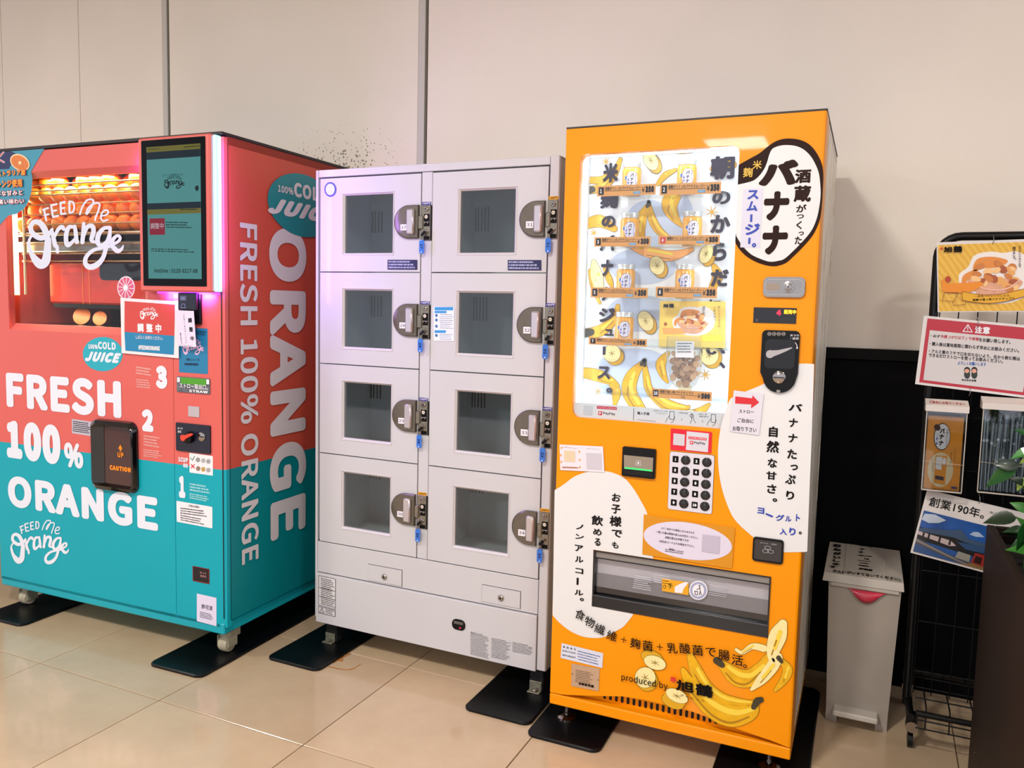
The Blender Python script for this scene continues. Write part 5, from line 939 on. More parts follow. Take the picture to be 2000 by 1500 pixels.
PCn = Plane(vm, (0, .086, 0)); hs = {1: 'left can of the top shelf', 2: 'right can of the top shelf', 3: 'left can of the second shelf', 4: 'right can of the second shelf', 5: 'left can of the third shelf', 6: 'right can of the third shelf', 7: 'only can of the fourth shelf'}
zrow[2] = ((0, zrow[2][0][1]), 0)
for i, px, py in ((1, 1234.5, 330), (2, 1342.5, 324), (3, 1230.5, 430), (4, 1353, 425), (5, 1223, 528), (6, 1338.5, 527), (7, 1220, 622)): can(PCn.L(px, py)[0], zrow[i - 1 + i % 2][0][1] + .0006, 'yellow smoothie can with white oval label, %s' % hs[i], i)
# clear wedge holders beside the cans are part of the shelves; the poster and the bag of chips
t = empty('display_poster', (0, 0, 0), 0, 'small yellow poster of a bowl of banana chips inside the lit window', 'poster'); PD_ = Plane(t, (0, cy - .012, 0), e=.0005)
yb = mat('poster_yellow', '#f4cf62', .45, var=.05, vs=90)
pb_ = PD_.quad('sheet', [(1287, 676.5), (1416.5, 680), (1417, 589), (1289, 588)], yb, t, 1)
def bowl(P, par, X, Y, S, lay=3):
    """print: bowl of chips; X, Y px centre of the rim, S px half width"""
    W = lambda n: mat(n, '')
    P.poly('cloud_print', crom([(X + a * S, Y + b * S) for a, b in ((-1.35,.35),(-1.4,-.15),(-1.05,-.45),(-.8,-.9),(-.2,-1.05),(.35,-1.0),(.9,-1.05),(1.5,-.6),(1.55,.1),(1.3,.6),(.6,.95),(-.5,.95),(-1.1,.7))], True, 4), mat('print_cloud', '#e9e4e2', .45), par, lay)
    P.poly('banana_print', crom([(X + a * S, Y + b * S) for a, b in ((-.85,-.3),(-.7,-.75),(-.1,-.85),(.5,-.7),(.2,-.45),(-.4,-.4))], True, 4), mat('print_fried', '#dd8a3a', .4), par, lay + 1)
    P.poly('banana_print', crom([(X + a * S, Y + b * S) for a, b in ((-1.3,.2),(-1.2,-.15),(-.7,-.35),(-.75,-.05),(-1.1,.1),(-1.15,.3))], True, 4), mat('print_fried', ''), par, lay + 1)
    P.poly('bowl_print', crom([(X + a * S, Y + b * S) for a, b in ((-.95,.0),(-.85,.4),(-.5,.75),(0,.85),(.5,.78),(.85,.45),(.97,.05))], True, 4), mat('print_bowl', '#d9a184', .4, var=.1, vs=80), par, lay + 2)
    R = random.Random(5)
    for k in range(26):
        a = R.uniform(-.8, .8); b = R.uniform(-.62, .28) + abs(a) * .25; m = (mat('print_chip_a', '#e2a45e', .4), mat('print_chip_b', '#c97a35', .4), mat('print_chip_c', '#efc186', .4), mat('print_chip_d', '#a65226', .4))[k % 4]
        P.poly('chip_print', ell(X + a * S, Y + b * S, S * R.uniform(.14, .22), S * R.uniform(.1, .17), 14, R.uniform(-.6, .6)), m, par, lay + 3 + k * .04)
    g = G(); P.stroke([(X - .95 * S, Y + .05 * S, S * .05), (X - .5 * S, Y + .36 * S, S * .06), (X, Y + .45 * S, S * .06), (X + .55 * S, Y + .36 * S, S * .06), (X + .97 * S, Y + .05 * S, S * .05)], g, lay + 5); g.obj('bowl_print', mat('print_rim', '#e9b7a2', .4), par, fix=False)
bowl(PD_, pb_, 1353, 628, 28, 2); chars(PD_, f4_, [('旭',870,920,250,285),('鶴',925,970,247,287)], ink, pb_, .06, 8)
for i, (t_, x, y0, y1) in enumerate((('甘じょっぱさが', 1405, 600, 637), ('たまらない。', 1396.5, 601, 630), ('揚げました。', 1375.5, 600, 614))): PD_.column(t_, (x, y0), (x, y1), .008, gy, pb_, lay=8)
PD_.poly('ribbon_print', [(1371, 655), (1408, 654), (1411, 666), (1372, 668)], mat('ribbon', '#f6d64a', .45), pb_, 3); PD_.poly('boat_print', [(1294, 640), (1335, 641), (1340, 652), (1296, 652)], mat('print_apricot', ''), pb_, 3); PD_.poly('boat_print', ell(1300, 633, 3.2, 3.4), mat('print_chip_d', ''), pb_, 3)
t = empty('snack_bag', (0, 0, 0), 0, 'clear bag of brown banana chips with a white label on the lowest shelf', 'bag'); PBg = Plane(t, (0, .075, 0), e=.0005)
chipm = mat('chip_brown', '#a47a52', .6, var=.2, vs=120); chipl = mat('chip_edge', '#c29a72', .6, var=.1, vs=90); R_ = random.Random(9); zf_ = zrow[10][0][1]
zb_ = PBg.L(1335, 756)[1]
G().box(PBg.L(1325, 750)[0], PBg.L(1350, 750)[0], .074, .086, zf_ + .0003, max(zf_ + .002, zb_ + .004)).obj('bag_base', cp, t)
k = 0
for yi in range(9):
    for xi in range(4):
        px = 1316 + xi * 12.5 + (6 if yi % 2 else 0) + R_.uniform(-2, 2); py = 691 + yi * 7.4 + R_.uniform(-2, 2)
        if yi > 6 and xi in (0, 3): continue
        u, v = PBg.L(px, py); r = R_.uniform(.0085, .011); g = G(); a1, a2 = R_.uniform(-.5, .5), R_.uniform(-.6, .6)
        g.lathe([(r * .2, -.0014), (r, -.0012), (r * 1.03, 0), (r, .0012), (r * .2, .0014)], (0, 0, 0), 'y', 14); o = g.obj('banana_chip', chipm if k % 3 else chipl, t); o.location = (u, .074 + (k % 3) * .003, max(v, zf_ + .013)); o.rotation_euler = (a1, 0, a2); k += 1
bg = [(PBg.L(*p)[0], max(PBg.L(*p)[1], zf_ + .0012)) for p in ((1304, 657), (1368, 658), (1371, 690), (1368, 725), (1360, 750), (1352, 757), (1322, 756), (1311, 745), (1305, 715), (1302, 690))]
G().prism(bg, -.010, .010, PBg.fn).obj('bag_film', clear('bag_film', '#f7f7f4', 2.2, .15), t); PBf = Plane(t, (0, .0625, 0)); lb_ = PBf.quad('bag_label', [(1319, 698), (1355, 698.5), (1356, 667), (1320, 666)], white, t, 1)
PBf.micro((1323, 690), (1353, 690), (1323, 668), 4, gy, lb_, 2, .35, 6)
# glass pane of the window and the strip of payment notes behind it
PI_ = Plane(vm, (0, .014, 0), e=.0004); wz_top = (PI_.L(1121, 785)[1] + PI_.L(1420, 808)[1]) / 2
ns = PI_.face('payment_strip', [(wx0 + .001, wz0 - .004), (wx1 + .004, wz0 - .004), (wx1 + .004, wz_top), (wx0 + .001, wz_top)], mat('strip_white', '#dfe3ee', .4), vm, 1)
qb = PI_.quad('code_patch', [f4_(135, 1270), f4_(222, 1276), f4_(227, 1186), f4_(140, 1180)], mat('patch_grey', '#c9cfdd', .4), ns, 2)
PI_.quad('pay_panel', [f4_(258, 1285), f4_(440, 1298), f4_(445, 1195), f4_(263, 1183)], white, ns, 2); PI_.quad('pay_heading', [f4_(262, 1210), f4_(445, 1222), f4_(445, 1196), f4_(263, 1184)], mat('pay_red', '#d0254a', .4), ns, 3); PI_.quad('pay_mark', [f4_(273, 1268), f4_(308, 1271), f4_(313, 1235), f4_(276, 1232)], mat('pay_red', ''), ns, 3)
PI_.tpx('P', *f4_(283, 1240), *f4_(303, 1264), white, ns, lay=4, bold=.03); PI_.tpx('PayPay', *f4_(320, 1238), *f4_(430, 1276), gy, ns, lay=4, bold=.01); PI_.tpx('PayPayが使える自動販売機', *f4_(270, 1192), *f4_(438, 1216), white, ns, lay=4)
PI_.tpx('購入手順', *f4_(632, 1236), *f4_(742, 1272), gy, ns, lay=3, bold=.015); g = G(); PI_.stroke([(*f4_(600, 1205), .8), (*f4_(597, 1315), .8)], g, 3, sm=False); PI_.stroke([(*f4_(635, 1310), .5), (*f4_(800, 1328), .5)], g, 3, sm=False); g.obj('rule', gy, ns, fix=False)
for t_, a in (('1.専用アプリでQR', (780, 1222, 910, 1242)), ('コードをスキャン', (800, 1244, 905, 1262)), ('2.商品を選択', (1008, 1240, 1098, 1258)), ('3.支払い後', (1188, 1252, 1270, 1270)), ('商品が出ます', (1200, 1272, 1285, 1292))): PI_.tpx(t_, *f4_(a[0], a[1]), *f4_(a[2], a[3]), gy, ns, lay=3)
g = G()
for X, Y in ((930, 1235), (1310, 1262)):
    q = [(X, Y), (X + 40, Y + 3), (X + 38, Y + 75), (X - 2, Y + 70), (X, Y)]
    for i in range(4): PI_.stroke([(*f4_(*q[i]), .8), (*f4_(*q[i + 1]), .8)], g, 3, sm=False)
    PI_.stroke([(*f4_(X - 38, Y + 100), .7), (*f4_(X - 28, Y + 70), .7), (*f4_(X - 2, Y + 40), .7)], g, 3); PI_.stroke([(*f4_(X + 10, Y + 102), .7), (*f4_(X + 30, Y + 90), .7), (*f4_(X + 46, Y + 50), .7)], g, 3)
PI_.stroke([(*f4_(1115, 1345), .8), (*f4_(1130, 1310), .8), (*f4_(1125, 1270), .8), (*f4_(1135, 1262), .8), (*f4_(1145, 1300), .8), (*f4_(1165, 1340), .8)], g, 3); PI_.stroke([(*f4_(1112, 1275), .6), (*f4_(1130, 1255), .6), (*f4_(1148, 1275), .6), (*f4_(1130, 1292), .6), (*f4_(1112, 1275), .6)], g, 3)
for X, Y in ((1040, 1308), (1230, 1325)): PI_.stroke([(*f4_(X - 4, Y - 8), .7), (*f4_(X + 3, Y), .7), (*f4_(X - 4, Y + 8), .7)], g, 3, sm=False)
g.obj('hand_drawing', gy, ns, fix=False)
G().box(wx0 - .002, wx1 + .002, .006, .009, wz0 - .002, wz1 + .002).obj('window_pane', clear('showcase_glass', '#fbfdfd', .9, .015), vm)
# ---- fittings of the door
f6 = lambda x, y: (1420 + x / 4.168, 500 + y / 4.168)
q = P.box(*f6(296, 170), *f6(635, 338)); lp_ = P.slab('door_lock', rr(q[0], q[1], q[2], q[3], .013, 6), 0, .008, chrome, vm, smooth=True)
cz_ = (q[1] + q[3]) / 2; P9 = Plane(vm, (0, -.0085, 0)); G().ring(rr(q[0] + .005, q[1] + .006, q[2] - .004, q[3] - .006, .012, 6), rr(q[0] + .0065, q[1] + .0075, q[2] - .0055, q[3] - .0075, .0105, 6), 0, .0015, P9.fn).obj('lock_rim', steel, lp_)
P9.slab('lock_lever', rr(q[0] + .008, cz_ - .009, q[0] + .042, cz_ + .009, .006, 4), -.002, .001, mat('lever_chrome', '#a58f7a', .2, 1.), lp_); u = q[0] + (q[2] - q[0]) * .61
G().lathe([(.016, -.008), (.0155, -.012), (.010, -.0125), (.0095, -.016), (.007, -.0165)], (u, 0, cz_), 'y', 26).obj('lock_barrel', chrome, lp_, smooth=True); G().box(u - .0008, u + .0008, -.0172, -.016, cz_ - .004, cz_ + .004).obj('keyhole', dark, lp_)
q = P.rect([(1471.6, 630), (1555, 632.7), (1556, 602), (1472, 600)]); ds = P.slab('price_display', [(q[0], q[1]), (q[2], q[1]), (q[2], q[3]), (q[0], q[3])], 0, .002, mat('display_black', '#0a0808', .1, coat=.3), vm); PDs = Plane(vm, (0, -.0023, 0))
led = mat('led_yellow', '#ffb000', .4, emit=2.4, ecol='#ff9a10'); ledr = mat('led_red', '#ff2030', .4, emit=2., ecol='#ff1430')
PDs.tpx('販売中', *f6(464, 436), *f6(562, 474), led, ds, lay=1, bold=.03); PDs.tpx('4', *f6(402, 438), *f6(440, 484), ledr, ds, lay=1, bold=.02); PDs.poly('sensor', ell(*f6(243, 522), 2.4, 2.6, 14), mat('sensor', '#4f4b49', .3), ds, 1); PDs.quad('display_tint', [f6(425, 540), f6(548, 545), f6(550, 508), f6(428, 503)], mat('tint', '#26221f', .2), ds, 1)
# coin unit
u0, v1 = O(*f6(290, 612)); u1 = O(*f6(597, 612))[0]; v0 = O(*f6(290, 950))[1]; cc = O(*f6(428, 985)); Rr = abs(O(*f6(428, 1112))[1] - cc[1]); v1 = (O(*f6(300, 603))[1] + O(*f6(590, 608))[1]) / 2
lo = [(u1, v0)] + [(cc[0] + Rr * math.cos(t), cc[1] + Rr * math.sin(t)) for t in (math.radians(-a) for a in range(10, 171, 10))] + [(u0, v0)]
lo = rr(u0, v0, u1, v1, .012, 5)[:12] + [(u0, v0 + .002)] + [(cc[0] + Rr * math.cos(t), cc[1] + Rr * math.sin(t)) for t in (math.radians(a) for a in range(190, 351, 10))] + [(u1, v0 + .002)]
cn = P.slab('coin_unit', lo, 0, .009, blackp, vm); P10 = Plane(vm, (0, -.0093, 0)); hc = u1 - u0
P10.slab('lever_bowl', rr(u0 + hc * .1, v0 + .014, u1 - hc * .1, v1 - .024, .012, 5), 0, .001, mat('bowl_black', '#060608', .25), cn)
lv = [P10.L(*f6(x, y)) for x, y in ((320, 790), (330, 772), (350, 765), (375, 768), (420, 765), (480, 752), (530, 742), (532, 750), (490, 772), (430, 798), (385, 815), (360, 830), (335, 828), (320, 812))]; P10.slab('return_lever', lv, .001, .007, mat('lever_grey', '#a9a7ab', .35), cn)
for i, t_ in enumerate(('500', '100', '50', '10')):
    x, y = f6(345 + i * 38, 634); c2 = P10.L(x, y); G().ring(ell(*c2, .0048, .0048, 20), ell(*c2, .0042, .0042, 20), 0, .0003, P10.fn).obj('coin_mark', mat('disc_cream', ''), cn); P10.txt(t_, (c2[0] - .003, c2[1] - .0016, c2[0] + .003, c2[1] + .0016), white, cn, lay=1)
P10.tpx('おつり', *f6(515, 636), *f6(585, 656), white, cn, lay=1, bold=.01); P10.tpx('・返却', *f6(515, 660), *f6(583, 682), white, cn, lay=1, bold=.01); g = G(); P10.stroke([(*f6(553, 702), 1), (*f6(568, 725), 1.2), (*f6(570, 752), 1.4)], g, 1); P10.stroke([(*f6(563, 748), 1), (*f6(570, 756), 1), (*f6(577, 746), 1)], g, 1, sm=False); g.obj('arrow_print', white, cn, fix=False)
G().lathe([(.0165, -.009), (.0165, -.0125), (.0145, -.0135)], (cc[0], 0, cc[1]), 'y', 26).obj('coin_bezel', chrome, cn, smooth=True); G().box(cc[0] - .014, cc[0] + .014, -.0145, -.013, cc[1] - .001, cc[1] + .001).obj('coin_slot', dark, cn)
c2 = P10.L(*f6(418, 1100)); G().box(c2[0] - .005, c2[0] + .005, -.012, -.008, c2[1] - .004, c2[1] + .004, .001).obj('coin_gate', steel, cn)
q = P.box(*f8(293, 1195), *f8(542, 1425)); ct_ = G().prism(rr(*q, .008), 0, .006, P.fn).obj('coin_return', blackp, vm); P11 = Plane(vm, (0, -.0063, 0)); P11.face('return_flap', rr(q[0] + .005, q[1] + .006, q[2] - .005, q[3] - .006, .004), mat('flap_smoke', '#1c1d22', .12, coat=.5), ct_, 1)
P11.tpx('おつり・返却', *f8(355, 1243), *f8(487, 1272), mat('pale_print', '#b9b9bf', .4), ct_, lay=2); 
for a, b_ in ((405, 1290), (388, 1318), (428, 1322)): c2 = P11.L(*f8(a + 10, b_)); G().ring([(c2[0] + .0085 * math.cos(t), c2[1] + .005 * math.sin(t)) for t in (k * .393 for k in range(16))], [(c2[0] + .0075 * math.cos(t), c2[1] + .0042 * math.sin(t)) for t in (k * .393 for k in range(16))], .001, .0013, P11.fn).obj('coin_mark', mat('pale_print', ''), ct_)
# arrow notice
t = empty('arrow_notice', (0, 0, 0), 0, 'white notice with a red arrow taped right of the lit window', 'sign'); PT = Plane(t, (0, -.0035, 0)); pa = PT.quad('sheet', [f6(22, 1427), f6(262, 1460), f6(300, 1125), f6(55, 1093)], mat('notice_white', '#d6d2de', .5), t, 1)
PT.poly('arrow_print', [f6(*p) for p in ((68, 1142), (205, 1158), (208, 1133), (262, 1192), (196, 1240), (198, 1208), (66, 1200))], redp, pa, 2)
for s_, a, b_ in (('ストロー', (98, 1248), (218, 1284)), ('ご自由に', (84, 1318), (218, 1362)), ('お取り下さい', (46, 1384), (240, 1436))): PT.tpx(s_, *f6(*a), *f6(*b_), ink, pa, lay=2, bold=.012)
# sticker pair with its codes left blank
t = PT and empty('code_card', (0, 0, 0), 0, 'small white card with two pale squares taped at the left edge below the lit window', 'sign'); PT = Plane(t, (0, -.003, 0)); pa = PT.quad('sheet', [f7(72, 490), f7(503, 512), f7(490, 260), f7(65, 240)], mat('card_white', '#ddd8e2', .5), t, 1)
PT.quad('pale_square', [f7(112, 405), f7(218, 412), f7(216, 306), f7(110, 298)], mat('square_tan', '#d8c4a4', .5), pa, 2); PT.micro(f7(92, 472), f7(245, 478), f7(92, 452), 1, mat('caption_brown', '#a8602c', .5), pa, 2, .8, 2); PT.tpx('follow me!', *f7(105, 260), *f7(235, 282), mat('caption_brown', ''), pa, lay=2); PT.tpx('お手数ですがこちらへ', *f7(328, 275), *f7(463, 292), ink, pa, lay=2); PT.quad('pale_square', [f7(330, 480), f7(478, 488), f7(478, 330), f7(326, 322)], mat('square_grey', '#c4bfca', .5), pa, 2)
for p in ((85, 272), (78, 345), (84, 410), (258, 310), (262, 390), (262, 462)): PT.poly('leaf_print', ell(*f7(*p), 1.6, 2.4, 10, .5), mat('leaf_orange', '#d99a4a', .5), pa, 2)
# banknote unit
q = P.rect([f7(680, 540), f7(1003, 575), f7(1010, 285), f7(688, 255)]); bn_ = G().prism(rr(*q, .004), 0, .010, P.fn).obj('banknote_unit', blackp, vm); P12 = Plane(vm, (0, -.0105, 0)); hq_ = q[3] - q[1]
P12.face('note_guide', [(q[0] + .007, q[1] + hq_ * .25), (q[2] - .006, q[1] + hq_ * .25), (q[2] - .006, q[1] + hq_ * .72), (q[0] + .005, q[1] + hq_ * .72)], mat('guide_tan', '#8f8374', .25), bn_, 1)
P12.face('note_light', [(q[0] + .009, q[1] + hq_ * .26), (q[2] - .009, q[1] + hq_ * .26), (q[2] - .009, q[1] + hq_ * .31), (q[0] + .009, q[1] + hq_ * .31)], mat('note_green', '#1fc25a', .3, emit=.9), bn_, 2); P12.face('note_slot', [(q[0] + .006, q[1] + hq_ * .08), (q[2] - .006, q[1] + hq_ * .08), (q[2] - .006, q[1] + hq_ * .22), (q[0] + .006, q[1] + hq_ * .22)], dark, bn_, 2)
c2 = ((q[0] + q[2]) / 2, q[1] + hq_ * .5); G().ring([(c2[0] - .008, c2[1] - .007), (c2[0] + .008, c2[1] - .007), (c2[0] + .0065, c2[1] + .006), (c2[0] - .0065, c2[1] + .006)], [(c2[0] - .0072, c2[1] - .0064), (c2[0] + .0072, c2[1] - .0064), (c2[0] + .006, c2[1] + .0054), (c2[0] - .006, c2[1] + .0054)], 0, .0012, P12.fn).obj('note_mark', white, bn_); P12.face('note_mark', [(c2[0] - .004, c2[1] - .0005), (c2[0] - .0015, c2[1] - .0005), (c2[0] - .0015, c2[1] - .004), (c2[0] + .0015, c2[1] - .004), (c2[0] + .0015, c2[1] - .0005), (c2[0] + .004, c2[1] - .0005), (c2[0], c2[1] + .0035)], white, bn_, 2)
# red pay sticker, keypad
pr = mat('pay_scarlet', '#d8102c', .35, coat=.2); rs = P.quad('pay_sticker', [f7(1147, 290), f7(1548, 330), f7(1555, 118), f7(1152, 82)], pr, vm, 3, .003); P.quad('code_patch', [f7(1175, 242), f7(1285, 254), f7(1290, 142), f7(1180, 130)], mat('patch_pale', '#c8c4cc', .4), rs, 4)
P.quad('pay_panel', [f7(1300, 292), f7(1515, 315), f7(1525, 132), f7(1308, 110)], mat('panel_grey', '#cfccd6', .4), rs, 4); P.quad('pay_heading', [f7(1325, 184), f7(1502, 200), f7(1502, 176), f7(1325, 160)], pr, rs, 5); P.quad('pay_mark', [f7(1338, 236), f7(1370, 239), f7(1374, 206), f7(1340, 203)], pr, rs, 5); P.tpx('P', *f7(1348, 211), *f7(1364, 232), white, rs, lay=6, bold=.03); P.tpx('PayPay', *f7(1382, 208), *f7(1488, 246), gy, rs, lay=5, bold=.01); P.tpx('PayPayが使える自動販売機', *f7(1332, 164), *f7(1496, 196), white, rs, lay=6)
q = P.rect([f7(1125, 868), f7(1555, 922), f7(1575, 348), f7(1142, 305)]); g = G().prism(rr(*q, .006), 0, .0022, P.fn); kp = g.obj('keypad_panel', mat('keypad_white', '#d4d0dc', .4), vm); G().prism(rr(q[0] - .0008, q[1] - .0008, q[2] + .0008, q[3] + .0008, .0068), 0, .0012, P.fn).obj('keypad_edge', ink, vm)
P13 = Plane(vm, (0, -.0025, 0)); kx = [(q[2] - q[0]) * f + q[0] for f in (.135, .365, .61, .84)]; kz = [q[3] - (q[3] - q[1]) * f for f in (.125, .3125, .50, .6875, .875)]
btn = G().lathe([(.0132, 0), (.0132, -.002), (.0104, -.0032), (.0099, -.0012), (.0070, -.0012), (.0067, -.0042), (.005, -.0048)], (0, 0, 0), 'y', 26).mesh('button', [mat('button_black', '#0e0f11', .22, coat=.4)], True)
for r in range(5):
    for c in range(2):
        n = r * 2 + c + 1; x = kx[c * 2]; z = kz[r]; P13.face('number_key', rr(x - .0083, z - .009, x + .0083, z + .009, .001, 2), ink, kp, 1); ws = .0028 if n < 10 else .0052; P13.txt(str(n), (x - ws if n != 1 else x - .0016, z - .0042, x + ws if n != 1 else x + .0016, z + .0042), white, kp, lay=2, bold=.03)
        o = bpy.data.objects.new('button', btn); o.location = (kx[c * 2 + 1], -.0024, z); o.parent = kp; C.objects.link(o)
# oval notice
tp = P.quad('tape_patch', [f7(875, 1310), f7(1750, 1450), f7(1780, 1050), f7(890, 920)], mat('tape_amber', '#d18a10', .25), vm, 5); cL, cR, cT, cB = O(*f7(890, 1100)), O(*f7(1750, 1240)), O(*f7(1200, 984)), O(*f7(1450, 1378)); cxo, czo = (cL[0] + cR[0]) / 2, (cT[1] + cB[1]) / 2
ov = P.face('oval_notice', ell(cxo, czo, (cR[0] - cL[0]) / 2, (cT[1] - cB[1]) / 2, 48), mat('oval_white', '#d6cfe2', .5), vm, 6)
for s_, a, b_, c2 in (('コイン詰まりの原因となりますので', (1060, 1062), (1385, 1112), (1060, 1040)), ('一度に大量の硬貨の投入はお控えください。', (1010, 1098), (1420, 1160), (1010, 1076)), ('故障の際はお手数ですが', (1100, 1154), (1328, 1188), (1100, 1130)), ('右記QRコードよりお問合せ下さい。', (1042, 1190), (1385, 1244), (1042, 1166)), ('電話番号', (1138, 1262), (1190, 1270), (1138, 1246))[:4]): P.tskew(s_, f7(*a), f7(*b_), f7(*c2), ink, ov, 8, .01)
P.micro(f7(1100, 1285), f7(1325, 1318), f7(1100, 1250), 2, ink, ov, 8, .4, 3); P.quad('pale_square', [f7(1455, 1280), f7(1625, 1305), f7(1635, 1135), f7(1465, 1115)], mat('square_lilac', '#b9b2c6', .5), ov, 8)
# plates bottom left
s_ = P.quad('maker_label', [fn1(152, 1005), fn1(500, 1090), fn1(508, 965), fn1(160, 880)], mat('label_ice', '#cfd3e4', .45), vm, 3); P.tskew('事 業 者 名', fn1(170, 918), fn1(280, 942), fn1(170, 902), ink, s_, 4); P.tskew('販売元住所', fn1(168, 950), fn1(278, 974), fn1(168, 935), ink, s_, 4); P.tskew('連絡先電話番号', fn1(165, 985), fn1(278, 1010), fn1(165, 970), ink, s_, 4); P.micro(fn1(295, 1025), fn1(490, 1075), fn1(295, 935), 4, mat('pen_blue', '#3a4a8c', .5), s_, 4, .35, 6)
s_ = P.quad('rating_plate', [fn1(240, 1240), fn1(470, 1285), fn1(478, 1095), fn1(242, 1050)], mat('plate_metal', '#c9ab8f', .35, .5), vm, 3, .001); P.micro(fn1(275, 1210), fn1(430, 1240), fn1(278, 1100), 8, ink, s_, 4, .3, 8); P.tskew('自動販売機', fn1(305, 1228), fn1(430, 1255), fn1(305, 1205), ink, s_, 5, .03)
for p in ((250, 1138), (465, 1188)): u, v = O(*fn1(*p)); G().lathe([(.0018, -.002), (.0018, -.004)], (u, 0, v), 'y', 10).obj('rivet', chrome, s_)
# ---- hatch: recess, inner plates and clear flap
cavm = mat('hatch_inside', '#8f8c90', .35, .3, var=.05, vs=10); g = G(); g.box(hx0 - .004, hx1 + .004, .10, .104, hz0 - .004, hz1 + .004); g.box(hx0 - .006, hx0, .03, .1, hz0, hz1); g.box(hx1, hx1 + .006, .03, .1, hz0, hz1); g.box(hx0, hx1, .03, .1, hz1, hz1 + .004); g.box(hx0, hx1, .03, .1, hz0 - .004, hz0); g.obj('hatch_recess', mat('recess_dark', '#111216', .4), vm)
hh = hz1 - hz0; G().box(hx0 + .004, hx1 - .003, .022, .025, hz0 + hh * .33, hz1 - .006).obj('hatch_back', mat('hatch_light_grey', '#cfcdd1', .4), vm)
G().box(hx0 + .004, hx1 - .003, .017, .021, hz0 + hh * .33, hz0 + hh * .57).obj('hatch_back', mat('hatch_mid_grey', '#8b898d', .4), vm)
smk = mat('hatch_frame', '#17181c', .25); g = G(); g.box(hx0, hx0 + .005, -.004, .03, hz0, hz1); g.box(hx1 - .004, hx1, -.004, .03, hz0, hz1); g.box(hx0, hx1, -.003, .03, hz0, hz0 + hh * .2); g.box(hx0, hx1, -.002, .02, hz1 - .004, hz1); g.obj('hatch_frame', smk, vm)
G().box(hx0, hx1, -.006, .0, hz0 + hh * .195, hz0 + hh * .21, .001).obj('hatch_lip', mat('lip_grey', '#4a4b50', .3), vm); G().box(hx0 + .005, hx1 - .004, .004, .006, hz1 - .022, hz1 - .004).obj('hatch_rail', mat('rail_grey', '#8d8a88', .3, .5), vm)
G().box(hx0 + .005, hx1 - .004, .002, .0035, hz1 - .0245, hz1 - .022).obj('hatch_rail', dark, vm)
fp = G().box(hx0 + .006, hx1 - .005, .010, .013, hz0 + hh * .2, hz1 - .022).obj('hatch_flap', clear('flap_clear', '#f6f6f8', 1.2, .04), vm); PFl = Plane(vm, (0, .0095, 0)); fh = lambda x, y: (1140 + x / 5, 1050 + y / 5)
s_ = PFl.quad('flap_sticker', [fh(765, 520), fh(1025, 562), fh(1025, 435), fh(765, 400)], mat('flap_yellow', '#e3a31c', .4), fp, 1); PFl.poly('no_entry_print', ell(*fh(790, 478), 3, 3.6, 18), ink, s_, 2); PFl.poly('no_entry_print', ell(*fh(790, 478), 2.1, 2.7, 18), mat('flap_yellow', ''), s_, 3); PFl.tpx('手', *fh(825, 440), *fh(870, 500), ink, s_, lay=2); PFl.poly('hand_print', [fh(890, 535), fh(890, 480), fh(930, 455), fh(1000, 430), fh(1022, 440), fh(975, 500), fh(965, 540)], white, s_, 2)
s_ = PFl.poly('flap_disc', ell(*fh(1120, 514), 18.2, 18.8), white, fp, 1); PFl.poly('flap_disc', ell(*fh(1120, 514), 16, 16.6), mat('disc_lilac', '#9fa3c4', .4), s_, 2); PFl.poly('flap_disc', ell(*fh(1120, 514), 11.5, 12), white, s_, 3)
g = G(); [PFl.stroke([(*fh(a, b_), 1.2), (*fh(c, d), 1.2)], g, 4, sm=False) for a, b_, c, d in ((1085, 520, 1092, 555), (1092, 555, 1112, 557), (1112, 557, 1115, 523), (1085, 520, 1115, 523), (1135, 480, 1140, 520), (1140, 520, 1130, 558), (1140, 520, 1150, 555), (1135, 488, 1108, 505))]; g.obj('bin_print', gy, s_, fix=False); PFl.poly('bin_print', ell(*fh(1133, 468), 1.5, 1.6, 12), gy, s_, 4)
pg = mat('flap_print', '#cfd0dc', .4); PFl.micro(fh(478, 495), fh(655, 525), fh(505, 360), 7, pg, fp, 1, .4, 4); PFl.micro(fh(680, 440), fh(845, 465), fh(690, 350), 4, pg, fp, 1, .35, 5); PFl.micro(fh(1215, 560), fh(1395, 590), fh(1235, 450), 6, pg, fp, 1, .3, 6)
# feet
for x in (.035, OW - .06):
    for y in (.07, OD - .07):
        o = G().lathe([(.0305, .0107), (.0305, .014), (.024, .018), (.010, .021)], (x, y, 0), 'z', 26).obj('levelling_foot', chrome, vm, smooth=True); G().lathe([(.006, .02), (.006, OB + .002)], (x, y, 0), 'z', 14).obj('foot_rod', steel, o, smooth=True); G().lathe([(.0105, .026), (.0105, .034)], (x, y, 0), 'z', 6).obj('foot_nut', chrome, o)
# ================================================================== pedal bin
bi = empty('pedal_bin', (.874, .60, 0), 0, 'slim cream pedal bin with handwritten lid between the orange machine and the rack', 'bin')
bc = mat('bin_cream', '#a39b92', .45, var=.03, vs=6, bump=.05, bs=120); bl_ = mat('bin_lid', '#b5aea5', .4, var=.03, vs=8)
def taper(g, a, b_, z0, z1):  # (x0,x1,y0,y1) bottom and top
    g.add([(a[0], a[2], z0), (a[1], a[2], z0), (a[1], a[3], z0), (a[0], a[3], z0), (b_[0], b_[2], z1), (b_[1], b_[2], z1), (b_[1], b_[3], z1), (b_[0], b_[3], z1)], [(3, 2, 1, 0), (4, 5, 6, 7), (0, 1, 5, 4), (1, 2, 6, 5), (2, 3, 7, 6), (3, 0, 4, 7)])
X0, Y0 = .874, .60
g = G(); px0, px1 = .838 - X0, .910 - X0
taper(g, (.784 - X0, .964 - X0, .456 - Y0, .75 - Y0), (.770 - X0, .978 - X0, .438 - Y0, .79 - Y0), .05, .466); 
